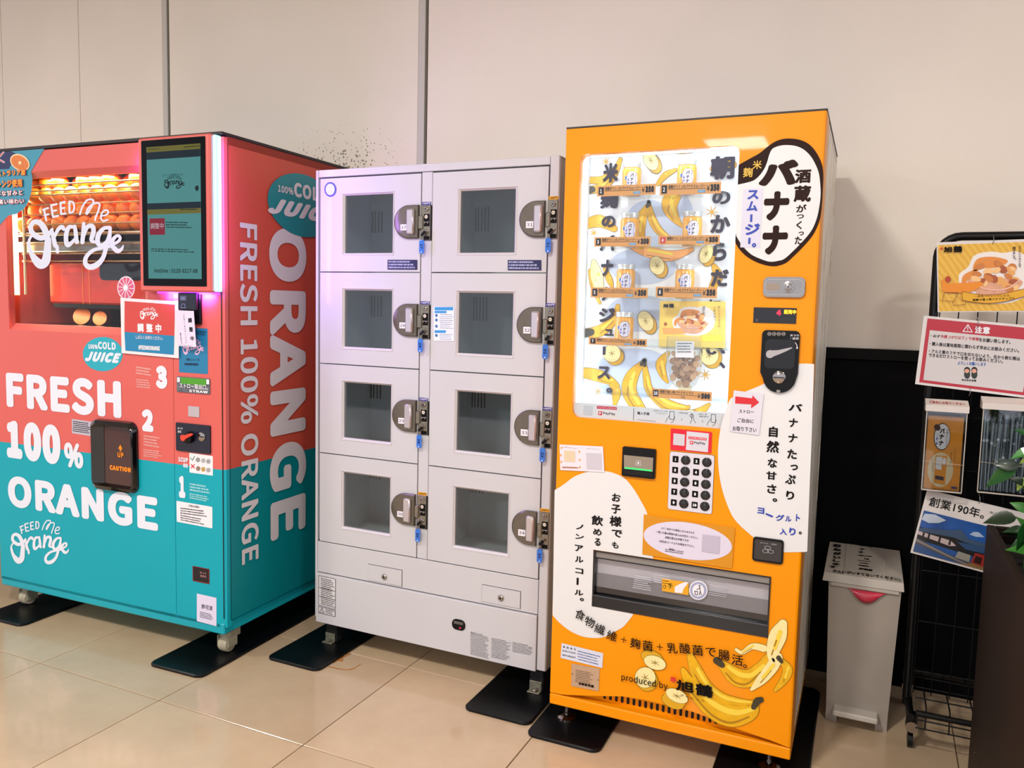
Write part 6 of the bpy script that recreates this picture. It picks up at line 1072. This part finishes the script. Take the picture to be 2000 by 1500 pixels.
for a in ((.784, px0 + X0 - .02), (px1 + X0 + .02, .964)): taper(g, (a[0] - X0, a[1] - X0, .458 - Y0, .75 - Y0), (a[0] - X0, a[1] - X0, .456 - Y0, .75 - Y0), 0, .0499)
taper(g, (.784 - X0, .964 - X0, .52 - Y0, .75 - Y0), (.784 - X0, .964 - X0, .52 - Y0, .75 - Y0), 0, .0499)
bod = g.obj('body', bc, bi)
G().box(.775 - X0, .973 - X0, .430 - Y0, .80 - Y0, .452, .4665, .003).obj('rim', bl_, bi)
g = G(); taper(g, (.752 - X0,   .985 - X0, .428 - Y0, .815 - Y0), (.756 - X0, .982 - X0, .434 - Y0, .812 - Y0), .4667, .492); lid = g.obj('lid', bl_, bi)
G().box(.812 - X0, .935 - X0, .44 - Y0, .805 - Y0, .492, .4945, .001).obj('lid_panel', bl_, bi)
G().box(.806 - X0, .936 - X0, .405 - Y0, .50 - Y0, .040, .0585, .004).obj('pedal', mat('pedal_cream', '#c9c3ba', .4), bi)
PLd = Plane(bi, (0, 0, .4947), (1, 0, 0), (0, 1, 0)); fb = lambda x, y: (1590 + x / 3, 960 + y / 3)
for t_, a, b_ in (('バ', (262, 315), (348, 328)), ('ナ', (262, 331), (305, 348)), ('ナ', (258, 348), (296, 366)), ('ジ', (250, 368), (345, 388)), ('ュ', (290, 390), (325, 402)), ('ー', (255, 404), (330, 412)), ('ス', (262, 414), (322, 428)), ('専', (255, 428), (325, 444)), ('用', (255, 446), (342, 468))):
    PLd.tpx(t_, *fb(*a), *fb(*b_), ink, bi, lay=1, bold=.07)
for t_, a, b_ in (('お', (112, 305), (160, 328)), ('ね', (112, 330), (160, 350)), ('が', (112, 352), (158, 374)), ('い', (112, 376), (155, 395)), ('し', (110, 397), (152, 415)), ('ま', (108, 417), (150, 433)), ('す', (88, 432), (135, 450))): PLd.tpx(t_, *fb(*a), *fb(*b_), ink, bi, lay=1, bold=.07)
PLd.tline('かんはこちらにすててください。', fb(112, 470), fb(505, 520 - 14), ink, bi, lay=1, bold=.04) if 0 else PLd.tskew('かんいがいすてないでください。', fb(110, 472), fb(508, 524), fb(112, 455), ink, bi, 1, .04)
bag = empty('bin_bag', (.874, .435, 0), 0, 'red plastic bag bulging out under the lid of the pedal bin', 'bag'); redb = mat('bag_red', '#c4304a', .3, coat=.2, bump=.4, bs=30)
g = G(); N = 10; V = []
for i in range(N + 1):
    f = i / N; x = -.048 + .112 * f; dpt = .040 * math.sin(math.pi * f) ** .8
    for j in range(4): V.append((x * (1 - .06 * j), -.004 - .009 * math.sin(math.pi * f) * math.sin(j) - .001 * (i % 2), .452 - dpt * j / 3 + .0))
g.add(V, [(4 * i + j, 4 * i + j + 1, 4 * i + 5 + j, 4 * i + 4 + j) for i in range(N) for j in range(3)]); o = g.obj('bag_fold', redb, bag, smooth=True); sm = o.modifiers.new('s', 'SOLIDIFY'); sm.thickness = .002
# ================================================================== wire rack
rk = empty('wire_rack', (1.0, .47, 0), 0, 'black wheeled wire rack hung with posters and leaflet boxes right of the bin', 'rack')
rb = mat('rack_black', '#050506', .35, spec=.3); wb = mat('wire_black', '#050506', .45, spec=.2); RX0, RX1, RY = .014, .62, 0.
zt = 1.545; arc = [(RX0 + .06 - .06 * math.cos(t), RY, zt - .06 + .06 * math.sin(t)) for t in (math.pi / 2 * k / 6 for k in range(7))]; ar2 = [(RX1 - .06 + .06 * math.sin(t), RY, zt - .06 + .06 * math.cos(t)) for t in (math.pi / 2 * k / 6 for k in range(7))]
G().tube([(RX0, RY, .10)] + arc + ar2 + [(RX1, RY, .10)], .0125, 12).obj('frame', rb, rk, smooth=True)
PRk = Plane(rk, (0, -.002, 0)); wz_ = [PRk.L(1855, y)[1] for y in (463, 483)]
xs_ = [.03 + .0495 * k for k in range(12)]
for x in xs_: G().tube([(x, RY, .14), (x, RY, zt - .025)], .0018, 6).obj('grid_wire', wb, rk)
for z in [zt - .028, zt - .075] + [1.49 - .16 * k for k in range(1, 9)]: G().tube([(RX0 + .005, RY + .0035, z), (RX1 - .005, RY + .0035, z)], .0018, 6).obj('grid_wire', wb, rk)
# low front basket and base rails
for y in (-.12, .2): G().tube([(RX0 + .02, y, .13), (RX1 - .02, y, .13)], .009, 10).obj('base_rail', rb, rk, smooth=True)
for x in (RX0 + .005, RX1 - .005): G().tube([(x, -.13, .118), (x, .21, .118)], .011, 10).obj('base_rail', rb, rk, smooth=True)
for k in range(9): x = .06 + k * .062; G().tube([(x, -.125, .085), (x, -.12, .15), (x, .2, .15)], .0022, 6).obj('basket_wire', wb, rk)
for z, y in ((.088, -.126), (.112, -.124), (.152, -.06), (.152, .02), (.152, .1)): G().tube([(RX0 + .02, y, z), (RX1 - .02, y, z)], .0022, 6).obj('basket_wire', wb, rk)
for x in (RX0 + .012, RX1 - .012):
    for y in (-.095, .2):
        g = G(); g.lathe([(.012, .085), (.016, .09), (.016, .118)], (x, y, 0), 'z', 14); o = g.obj('castor', blackp, rk, smooth=True); g = G(); g.lathe([(.017, -.016), (.017, .016)], (x + .0, y + .0, .078), 'y', 14); g.obj('castor_head', chrome, o, smooth=True)
        g = G(); [g.add([(x + s_, y - .012, .075), (x + s_, y + .016, .075), (x + s_, y + .034, .022), (x + s_, y + .02, .02)], [(0, 1, 2, 3)]) for s_ in (-.012, .012)]; g.obj('castor_fork', chrome, o, fix=False)
        G().lathe([(.015, -.008), (.025, -.007), (.025, .007), (.015, .008)], (x, y + .024, .025), 'x', 22).obj('wheel', rubber, o, smooth=True)
# posters
def hook(P, px, py, t): u, v = P.L(px, py); p = P.fn(u, v, 0); G().tube([(p.x, p.y - .002, p.z - .012), (p.x + .002, p.y - .006, p.z - .004), (p.x + .001, p.y - .005, p.z + .008), (p.x, p.y + .014, p.z + .018)], .0009, 6).obj('hook', chrome, t)
RYW = .47 - .020
fr_ = lambda x, y: (1760 + x / 4.412, 440 + y / 4.412); fs_ = lambda x, y: (1760 + x / 4.167, 760 + y / 4.167)
def ext(P, c, wm):  # extend a sheet known by its left edge and the direction of its top edge to a true width
    bl, tl, tr = (Vector(P.L(*p)) for p in c); d = (tr - tl).normalized() * wm; return [tuple(bl), tuple(bl + d), tuple(tl + d), tuple(tl)]
def sheet(label, c, wm, m, off=0., par=None, cat='poster'):
    t = empty('poster', (0, 0, 0), 0, label, cat); P = Plane(t, (0, RYW - off, 0), e=.0006); L_ = ext(P, c, wm); g = G(); g.prism(L_, -.0004, .0004, P.fn); o = g.obj('sheet', m, t); return t, P, L_, o
lam = mat('laminated_white', '#d9d4d2', .18, coat=.5)
t, P, L_, pa = sheet('yellow banana chips poster hanging at the top of the wire rack', [fr_(315, 748), fr_(305, 148), fr_(1059, 120)], .297, lam)
def inner(L_, a, b_, c, d):
    bl, br, tr, tl = (Vector(p) for p in L_); f = lambda x, y: bl + (br - bl) * x + (tl - bl) * y; return [tuple(f(a, c)), tuple(f(b_, c)), tuple(f(b_, d)), tuple(f(a, d))]
pym = mat('poster_gold', '#dfae1e', .22, coat=.4, var=.0); nt = pym.node_tree; tc = nt.nodes.new('ShaderNodeTexCoord'); wv = nt.nodes.new('ShaderNodeTexWave'); wv.inputs['Scale'].default_value = 22; wv.inputs['Distortion'].default_value = 2.5; wv.inputs['Detail'].default_value = 3; mp = nt.nodes.new('ShaderNodeMapping'); mp.inputs['Rotation'].default_value = (0, .6, 0); nt.links.new(tc.outputs['Object'], mp.inputs[0]); nt.links.new(mp.outputs[0], wv.inputs[0]); rp = nt.nodes.new('ShaderNodeValToRGB'); rp.color_ramp.elements[0].color = (*lin('#d9a313'), 1); rp.color_ramp.elements[1].color = (*lin('#e5b93a'), 1); nt.links.new(wv.outputs[0], rp.inputs[0]); nt.links.new(rp.outputs[0], nt.nodes['Principled BSDF'].inputs[0])
P.face('print_field', inner(L_, .012, .988, .012, .962), pym, pa, 2)
bowl(P, pa, 1943, 544, 50, 3)
chars(P, fr_, [('旭', 365, 440, 185, 235), ('鶴', 447, 525, 178, 235)], ink, pa, .045, 12); chars(P, fr_, [('寿', 333, 358, 190, 215)], redp, pa, .03, 12)
P.poly('boat_print', crom([fr_(*p) for p in ((352, 470), (372, 475), (400, 500), (470, 500), (600, 492), (690, 490), (690, 520), (600, 575), (480, 585), (400, 580), (355, 560))], True, 3), mat('boat_orange', '#e58a16', .4), pa, 10); P.poly('boat_print', ell(*fr_(403, 465), 5.6, 6, 20), mat('boat_red', '#b23a12', .4), pa, 11)
rb2 = mat('ribbon_line', '#7a3c10', .5); rf = mat('ribbon_fill', '#e0a81e', .4); P.poly('ribbon_print', crom([fr_(*p) for p in ((525, 570), (620, 590), (760, 600), (900, 585), (1050, 548), (1062, 610), (900, 655), (760, 672), (620, 662), (525, 645))], True, 2), rf, pa, 12)
g = G(); P.stroke([(*fr_(x, y), .9) for x, y in ((525, 570), (620, 590), (760, 600), (900, 585), (1055, 548))], g, 13); P.stroke([(*fr_(x, y), .9) for x, y in ((525, 645), (620, 662), (760, 672), (900, 655), (1060, 612))], g, 13); [P.stroke([(*fr_(*a), .9), (*fr_(*b_), .9)], g, 13, sm=False) for a, b_ in (((525, 570), (525, 645)), ((352, 650), (372, 580)), ((372, 580), (490, 580)), ((490, 580), (455, 655)), ((352, 650), (455, 655)), ((440, 655), (450, 690)), ((450, 690), (550, 685)), ((550, 685), (555, 662)))]; g.obj('ribbon_print', rb2, pa, fix=False)
P.tskew('一度食べたらくせになる、', fr_(630, 622), fr_(940, 614), fr_(630, 602), rb2, pa, 13, .015); P.tskew('酒蔵の塩っ気バナナチップス', fr_(612, 655), fr_(975, 640), fr_(612, 634), ink, pa, 13, .02)
P.column('揚げました。', fr_(972, 195), fr_(974, 300), .0075, gy, pa, lay=8, bold=.02); P.column('ココナッツオイルで', fr_(1018, 185), fr_(1020, 355), .0075, gy, pa, lay=8, bold=.02)
hook(P, 1939, 469, t)
t, P, L_, pa = sheet('red bordered caution notice in a clear sleeve hanging on the wire rack', [fr_(120, 1368), fr_(197, 778), fr_(1059, 860)], .297, lam, .006)
crd = mat('notice_red', '#b51a2c', .25, coat=.3); P.face('border_print', inner(L_, .035, .965, .035, .965), crd, pa, 2); P.face('white_panel', inner(L_, .068, .932, .075, .80), mat('notice_grey', '#cfc9ca', .3, coat=.3), pa, 3)
P.tskew('注意', fr_(632, 930), fr_(762, 938), fr_(637, 868), white, pa, 4, .05); g = G(); [P.stroke([(*fr_(*a), 1.5), (*fr_(*b_), 1.5)], g, 4, sm=False) for a, b_ in (((532, 915), (575, 855)), ((575, 855), (612, 920)), ((612, 920), (532, 915)), ((574, 875), (573, 897)), ((573, 906), (573, 908)))]; g.obj('warning_print', white, pa, fix=False)
cb_ = mat('notice_ink', '#171415', .5); P.tskew('・必ず', fr_(252, 962), fr_(335, 970), fr_(254, 938), cb_, pa, 4, .03); P.tskew('冷蔵 (10℃以下 ) で保管', fr_(338, 974), fr_(668, 1000), fr_(340, 942), crd, pa, 4, .03); P.tskew('をお願い致します。', fr_(670, 1002), fr_(940, 1024), fr_(672, 968), cb_, pa, 4, .03)
P.tskew('・購入後は賞味期限に関わらず早めにお飲みください。', fr_(244, 1036), fr_(1015, 1098), fr_(246, 1002), cb_, pa, 4, .03); P.tskew('・アルミ蓋のフチで口を切らないよう、缶から飲む際は', fr_(238, 1098), fr_(1022, 1168), fr_(240, 1066), cb_, pa, 4, .03); P.tskew('できるだけストローを使ってお飲みください。', fr_(236, 1134), fr_(875, 1190), fr_(238, 1100), cb_, pa, 4, .03)
P.tskew('よろしくお願いします', fr_(487, 1200), fr_(730, 1215), fr_(489, 1170), mat('notice_blue', '#1f5fae', .4), pa, 4, .03); P.tskew('株式会社旭鶴', fr_(520, 1340), fr_(645, 1348), fr_(522, 1322), cb_, pa, 4, .03)
for x in (568, 630): P.poly('figure_print', ell(*fr_(x, 1285), 6, 8.5, 20), mat('figure_green', '#26332e', .4), pa, 4); P.poly('figure_print', ell(*fr_(x, 1248), 6, 6.4, 20), cb_, pa, 5); P.poly('figure_print', ell(*fr_(x - 2, 1255), 4.6, 4.2, 20), mat('figure_skin', '#d9a08a', .4), pa, 6)
hook(P, 1909, 632, t); hook(P, 1893, 765, t)
t, P, L_, pa = sheet('tilted poster photo of an old tiled-roof building, lowest on the wire rack', [fs_(75, 1330), fs_(212, 815), fs_(935, 990)], .30, lam, .0)
tb = Vector(L_[0]) - Vector(L_[3])
fld = inner(L_, .02, .73, .035, .68); Q = lambda x, y: tuple(Vector(fld[0]) + (Vector(fld[1]) - Vector(fld[0])) * x + (Vector(fld[3]) - Vector(fld[0])) * y)
skm = mat('print_sky', '#1f4f96', .3, coat=.3, var=.25, vs=22); P.face('sky_print', fld, skm, pa, 2)
PGn = lambda nm, pts, c2, lay: P.face(nm, [Q(*p) for p in pts], mat('pic_' + c2.strip('#'), c2, .3, coat=.3), pa, lay)
PGn('cloud_print', [(.0, .78), (.1, .74), (.22, .80), (.3, .9), (.15, .97), (.02, .93)], '#b9c6d8', 3); PGn('cloud_print', [(.62, .72), (.7, .7), (.8, .74), (.72, .82), (.66, .8)], '#9fb2cc', 3)
PGn('wall_print', [(0, .30), (1, .22), (1, .52), (0, .60)], '#17181d', 3); PGn('wall_print', [(.0, .50), (.42, .47), (.5, .38), (.42, .34), (0, .42)], '#c2b0b2', 4)
for x in (.06, .13, .27, .40): PGn('post_print', [(x, .36), (x + .025, .36), (x + .025, .52), (x, .52)], '#1d1a1d', 5)
PGn('roof_print', [(-.0, .58), (.42, .72), (.5, .78), (.62, .62), (1, .60), (1, .50), (.58, .52), (.45, .56), (.0, .50)], '#39506e', 6); PGn('roof_print', [(.5, .48), (.7, .52), (1, .48), (1, .38), (.62, .36)], '#2c4a72', 6)
PGn('road_print', [(0, 0), (.25, 0), (.72, .0), (1, .02), (1, .12), (.7, .12), (.45, .14), (.2, .24), (0, .34)], '#4c4e5a', 5); PGn('road_print', [(0, 0), (.6, 0), (.3, .1), (0, .2)], '#2a4c80', 6); PGn('kerb_print', [(0, .25), (.42, .1), (.65, .02), (.7, .03), (.42, .14), (0, .31)], '#7f7a78', 7)
PGn('stall_print', [(.72, .10), (.98, .06), (1, .36), (.74, .34)], '#8f2a22', 7); PGn('stall_print', [(.75, .12), (.84, .11), (.84, .27), (.76, .28)], '#2b1513', 8); PGn('stall_print', [(.88, .11), (.95, .1), (.95, .25), (.88, .26)], '#c9a884', 8); PGn('stall_print', [(.52, .12), (.70, .10), (.70, .26), (.54, .28)], '#8e8d86', 7); PGn('ground_print', [(.6, 0), (1, 0), (1, .08), (.75, .1)], '#7b5f38', 6)
P.tskew('創業190年。', fs_(222, 948), fs_(668, 1058), fs_(240, 872), ink, pa, 3, .015); P.tskew('私たちは', fs_(720, 1010), fs_(860, 1040), fs_(724, 992), ink, pa, 3, .0)
hook(P, 1912, 975, t)
# leaflet boxes
acr = clear('acrylic', '#eceeef', 1.5, .03); acl = mat('lid_milk', '#d8cfc9', .3, coat=.2)
def lbox(label, px0, px1, pt, pb, ptop):
    t = empty('leaflet_box', (0, 0, 0), 0, label, 'holder'); P = Plane(t, (0, RYW - .052, 0)); a = P.L(px0, pb); b_ = P.L(px1, pt); x0, z0, x1, z1 = a[0], a[1], b_[0], b_[1]; yb, yf = RYW - .004, RYW - .050
    g = G(); g.box(x0, x1, yf, yf + .0025, z0, z1); g.box(x0, x0 + .0025, yf + .0025, yb, z0, z1); g.box(x1 - .0025, x1, yf + .0025, yb, z0, z1); g.box(x0, x1, yf, yb, z0 - .0025, z0); g.box(x0, x1, yb, yb + .0025, z0, z1 + .02); g.obj('box', acr, t)
    g = G(); 
    for e_ in ((x0 - .001, x0 + .0015, yf - .001, yf + .0015, z0, z1), (x1 - .0015, x1 + .001, yf - .001, yf + .0015, z0, z1), (x0, x1, yf - .001, yf + .0015, z0 - .003, z0 + .001)): g.box(*e_)
    g.obj('box_edge', mat('edge_milk', '#bdb5ac', .3), t)
    g = G(); g.add([(x0 - .004, yf - .006, z1 - .002), (x1 + .004, yf - .006, z1 - .002), (x1 + .004, yf - .006, z1 + .016), (x0 - .004, yf - .006, z1 + .016), (x0 - .004, yb, z1 + .03), (x1 + .004, yb, z1 + .03), (x0 - .004, yb, z1 - .002), (x1 + .004, yb, z1 - .002)], [(0, 1, 2, 3), (3, 2, 5, 4), (0, 3, 4, 6), (1, 7, 5, 2), (4, 5, 7, 6)]); ld = g.obj('lid', acl, t)
    ca, cb2 = P.L(px0, 0)[0], 0; G().tube([(x0 - .002, yf - .002, z0 + (z1 - z0) * .36), (x1 + .002, yf - .002, z0 + (z1 - z0) * .345)], .0006, 6).obj('tie_string', mat('string', '#b9ab98', .7), t)
    return t, (x0, z0, x1, z1, yf, yb), ld
t, (x0, z0, x1, z1, yf, yb), ld = lbox('clear leaflet box holding orange banana smoothie leaflets', 1799.6, 1889.6, 806, 955, 780)
PLz = Plane(ld, (0, yf - .0065, 0)); zz = z1 + .016; Vv = Vector((0, yb - yf + .006, .014)).normalized(); Ptop = Plane(None, ((x0), yf - .006, zz), (1, 0, 0), Vv); Ptop.txt('ご自由にお取りください', (.006, .012, x1 - x0 - .006, .034), crd, ld, lay=2, bold=.03)
lt = empty('leaflet', (0, 0, 0), 0, 'orange banana smoothie leaflet inside the left clear box', 'leaflet'); Pl = Plane(lt, (0, yf + .010, 0), e=.0004); lo = mat('leaflet_orange', '#d98a14', .35, var=.06, vs=50); s_ = G().box(x0 + .006, x1 - .006, yf + .0105, yf + .03, z0 + .001, z0 + (z1 - z0) * .93).obj('sheet', lo, lt); lw_, lh_ = x1 - x0 - .012, (z1 - z0) * .93; ox, oz = x0 + .006, z0 + .001
LQ = lambda x, y: (ox + lw_ * x, oz + lh_ * y)
g = G(); [g.add([Pl.fn(*LQ(x + dx, y + dy), .0004) for dx, dy in ((0, 0), (.025, 0), (.025, .01), (0, .01))], [(0, 1, 2, 3)]) for y in (.005, .985) for x in [.02 + .075 * k for k in range(13)]]; g.obj('border_print', ink, s_, fix=False)
Pl.face('field_print', ell(*LQ(.44, .27), lw_ * .36, lh_ * .235, 36), mat('leaflet_cream', '#dccaa0', .4), s_, 1); Pl.face('bean_print', ell(*LQ(.42, .72), lw_ * .235, lh_ * .185, 36), br, s_, 1); Pl.face('bean_print', ell(*LQ(.425, .72), lw_ * .215, lh_ * .172, 36), wh, s_, 2); Pl.face('bean_print', ell(*LQ(.27, .84), lw_ * .09, lh_ * .045, 20, .4), br, s_, 3)
for ch, x, y in (('バ', .42, .80), ('ナ', .41, .72), ('ナ', .41, .635)): a = LQ(x - .07, y - .035); b_ = LQ(x + .07, y + .035); Pl.txt(ch, (a[0], a[1], b_[0], b_[1]), br, s_, lay=3, bold=.07)
for k, ch in enumerate('酒蔵がつくった'): a = LQ(.53, .80 - k * .034); Pl.txt(ch, (a[0], a[1], a[0] + lw_ * .06, a[1] + lh_ * .025), br, s_, lay=3)
for k, ch in enumerate('スムージー'): a = LQ(.26, .74 - k * .032); Pl.txt(ch, (a[0], a[1], a[0] + lw_ * .05, a[1] + lh_ * .024), blu, s_, lay=3, vert=ch == 'ー')
for i, (t_, x, y) in enumerate((('お子様でも飲める', .16, .42), ('自然な甘さ。', .70, .50), ('バナナたっぷり', .80, .55))):
    for k, ch in enumerate(t_): a = LQ(x + (.0 if i else .008 * k), y - k * .027); Pl.txt(ch, (a[0], a[1], a[0] + lw_ * .035, a[1] + lh_ * .02), ink, s_, lay=3)
Pl.face('machine_print', [LQ(.28, .09), LQ(.60, .07), LQ(.60, .47), (LQ(.28, .46))], lo, s_, 3); Pl.face('machine_print', [LQ(.30, .28), LQ(.47, .27), LQ(.47, .45), (LQ(.30, .445))], wh, s_, 4); Pl.face('machine_print', [LQ(.31, .14), LQ(.55, .13), LQ(.55, .18), LQ(.31, .19)], gy, s_, 4); Pl.face('machine_print', ell(*LQ(.53, .39), lw_ * .055, lh_ * .05), wh, s_, 4); Pl.face('stamp_print', [LQ(.78, .03), LQ(.95, .03), LQ(.95, .06), LQ(.78, .06)], mat('stamp_navy', '#1b2a5e', .4), s_, 1)
R_ = random.Random(3)
for k in range(26): a = LQ(R_.uniform(.03, .95), R_.uniform(.05, .95)); d_ = abs((a[0] - ox) / lw_ - .44); 
t, (x0, z0, x1, z1, yf, yb), ld = lbox('clear box full of wrapped drinking straws, right box on the wire rack', 1908.8, 2016, 803, 960, 781)
stc = clear('straw_film', '#f2f5f8', 2.6, .16); stw = mat('straw_blue', '#c3ced9', .35, coat=.3); stk_ = mat('straw_band', '#cfd6de', .4); R_ = random.Random(12)
for k in range(38):
    t_ = empty('wrapped_straw', (0, 0, 0), 0, 'pale blue wrapped straw standing in the clear box on the rack', 'straw', 'wrapped straws in the clear box'); f = ((k * 11) % 38) / 37; xa = x0 + .008 + (x1 - x0 - .016) * f; lean = R_.uniform(-.012, .012); yy = yf + .008 + (k % 4) * .0085; zb2 = z0 + .003; L2 = (z1 - z0) * R_.uniform(.80, .93); xb = min(max(xa + lean, x0 + .007), x1 - .007)
    G().tube([(xa, yy, zb2 + .002), (xb, yy, zb2 + L2)], .0021, 7).obj('straw', stw, t_, smooth=True); g = G(); 
    p0 = Vector((xa, yy, zb2)); p1 = Vector((xb, yy, zb2 + L2 + .006)); u_ = Vector((.0042, 0, 0)); w_ = Vector((0, .0024, 0)); g.add([p0 - u_ - w_, p0 + u_ - w_, p1 + u_ - w_, p1 - u_ - w_, p0 - u_ + w_, p0 + u_ + w_, p1 + u_ + w_, p1 - u_ + w_], [(0, 1, 2, 3), (5, 4, 7, 6), (0, 4, 5, 1), (3, 2, 6, 7), (1, 5, 6, 2), (4, 0, 3, 7)]); g.obj('wrapper', stc, t_)
    m_ = p0 + (p1 - p0) * R_.choice((.42, .44, .66, .68)); G().box(m_.x - .003, m_.x + .003, m_.y - .0029, m_.y + .0029, m_.z - .0035, m_.z + .0035).obj('band', stk_, t_)
# ================================================================== planter with ivy
pl = empty('planter_box', (1.40, -.35, 0), 0, 'tall dark brown wooden planter box at the right edge, filled with ivy', 'planter')
bw = mat('planter_brown', '#1d100b', .5, var=.25, vs=3, spec=.2); nt = bw.node_tree
PX0, PX1, PY0, PY1, PZ = 1.158 - 1.40, 1.60 - 1.40, -1.3 + .35, .2 + .35, .757
for nm, a in (('side_panel', (PX0, PX0 + .02, PY0, PY1)), ('side_panel', (PX1 - .02, PX1, PY0, PY1)), ('end_panel', (PX0 + .02, PX1 - .02, PY0, PY0 + .02)), ('end_panel', (PX0 + .02, PX1 - .02, PY1 - .02, PY1))): G().box(a[0], a[1], a[2], a[3], 0, PZ, .002).obj(nm, bw, pl)
G().box(PX0 + .02, PX1 - .02, PY0 + .02, PY1 - .02, PZ - .06, PZ - .04).obj('soil', mat('soil', '#0d0907', .9, bump=1., bs=60), pl)
gr1 = mat('ivy_green', '#174f1e', .35, coat=.2, var=.35, vs=25); gr2 = mat('ivy_dark', '#0a2811', .35, coat=.2, var=.3, vs=20); gr3 = mat('ivy_variegated', '#3c7f2e', .35, coat=.2, var=.45, vs=45); gr4 = mat('ivy_pale', '#9fc05a', .4, var=.3, vs=30)
def leafmesh(m, fold):
    g = G(); pro = [(0, 0), (.10, .28), (.24, .42), (.42, .44), (.62, .34), (.82, .16), (1, 0)]; V = []; n = len(pro)
    for x, w_ in pro: z = -.18 * x * x; V += [(x, -w_, z + fold * w_), (x, 0, z), (x, w_, z + fold * w_)]
    F_ = [(3 * i + j, 3 * i + 3 + j, 3 * i + 4 + j, 3 * i + 1 + j) for i in range(n - 1) for j in (0, 1)]; g.add(V, F_); return g.mesh('leaf', m, True)
LM = [leafmesh(m, f) for m in (gr1, gr2, gr3, gr4) for f in (.18, .4)]
iv = empty('ivy_plant', (1.40, -.1, PZ - .04), 0, 'variegated green ivy with large leaves spilling over the planter box', 'plant'); R_ = random.Random(21)
def leaf(x, y, z, s_, yaw, pitch, roll, mi):
    o = bpy.data.objects.new('leaf', LM[mi]); o.scale = (s_, s_ * .62, s_); o.location = (x - 1.40, y + .1, z - PZ + .04); o.rotation_euler = (roll, pitch, yaw); o.parent = iv; C.objects.link(o)
stg = mat('ivy_stem', '#3c5a24', .6)
stems = []
for k in range(16):
    x, y = R_.uniform(1.2, 1.52), R_.uniform(-.5, .14); top = Vector((x + R_.uniform(-.07, .05), y + R_.uniform(-.06, .06), PZ + R_.uniform(.06, .24))); b0 = Vector((x, y, PZ - .045)); pts = [b0, b0.lerp(top, .5) + Vector((R_.uniform(-.02, .02), R_.uniform(-.02, .02), .02)), top]
    G().tube([tuple(p - Vector((1.40, -.1, PZ - .04))) for p in pts], .003, 6).obj('stem', stg, iv)
    for q in range(8):
        p = pts[0].lerp(pts[2], .35 + .65 * q / 7); leaf(p.x, p.y, p.z, R_.uniform(.06, .115), R_.uniform(0, 6.28), R_.uniform(-.4, .9), R_.uniform(-.5, .5), R_.choice((0, 1, 1, 2, 2, 4, 5, 3, 0, 1, 6)))
# leaves reaching out over the left side, read off the photograph on the plane of the box back
PV = Plane(None, (0, .12, 0))
for tipx, tipy, bx_, by_, mi, rl in ((1922, 948, 1988, 918, 0, .3), (1942, 908, 1992, 912, 2, -.3), (1918, 1015, 1985, 1010, 2, .2), (1983, 838, 2012, 850, 1, 0), (1968, 930, 2010, 955, 3, .5), (1970, 890, 2015, 880, 5, .2), (1958, 1035, 2005, 1040, 1, .4), (1975, 985, 2015, 1000, 4, -.4), (1985, 960, 2005, 935, 6, .2), (1990, 1010, 2012, 1040, 4, .6), (1968, 1060, 2012, 1050, 1, .3), (1990, 905, 2012, 895, 6, .3)):
    a = PV.L(tipx, tipy); b_ = PV.L(bx_, by_); d = Vector((a[0] - b_[0], 0, a[1] - b_[1])); L2 = d.length; o = bpy.data.objects.new('leaf', LM[mi]); o.parent = iv; C.objects.link(o)
    X_ = d.normalized(); N_ = Vector((-.25, -.8, .55)); N_ = (N_ - N_.dot(X_) * X_).normalized(); Y_ = N_.cross(X_); N_ = Matrix.Rotation(rl, 3, X_) @ N_; Y_ = N_.cross(X_); M_ = Matrix((X_, Y_, N_)).transposed().to_4x4(); o.rotation_euler = M_.to_euler(); o.scale = (L2, L2 * .62, L2); o.location = Vector((b_[0], .12 + R_.uniform(-.03, .02), b_[1])) - Vector((1.40, -.1, PZ - .04))
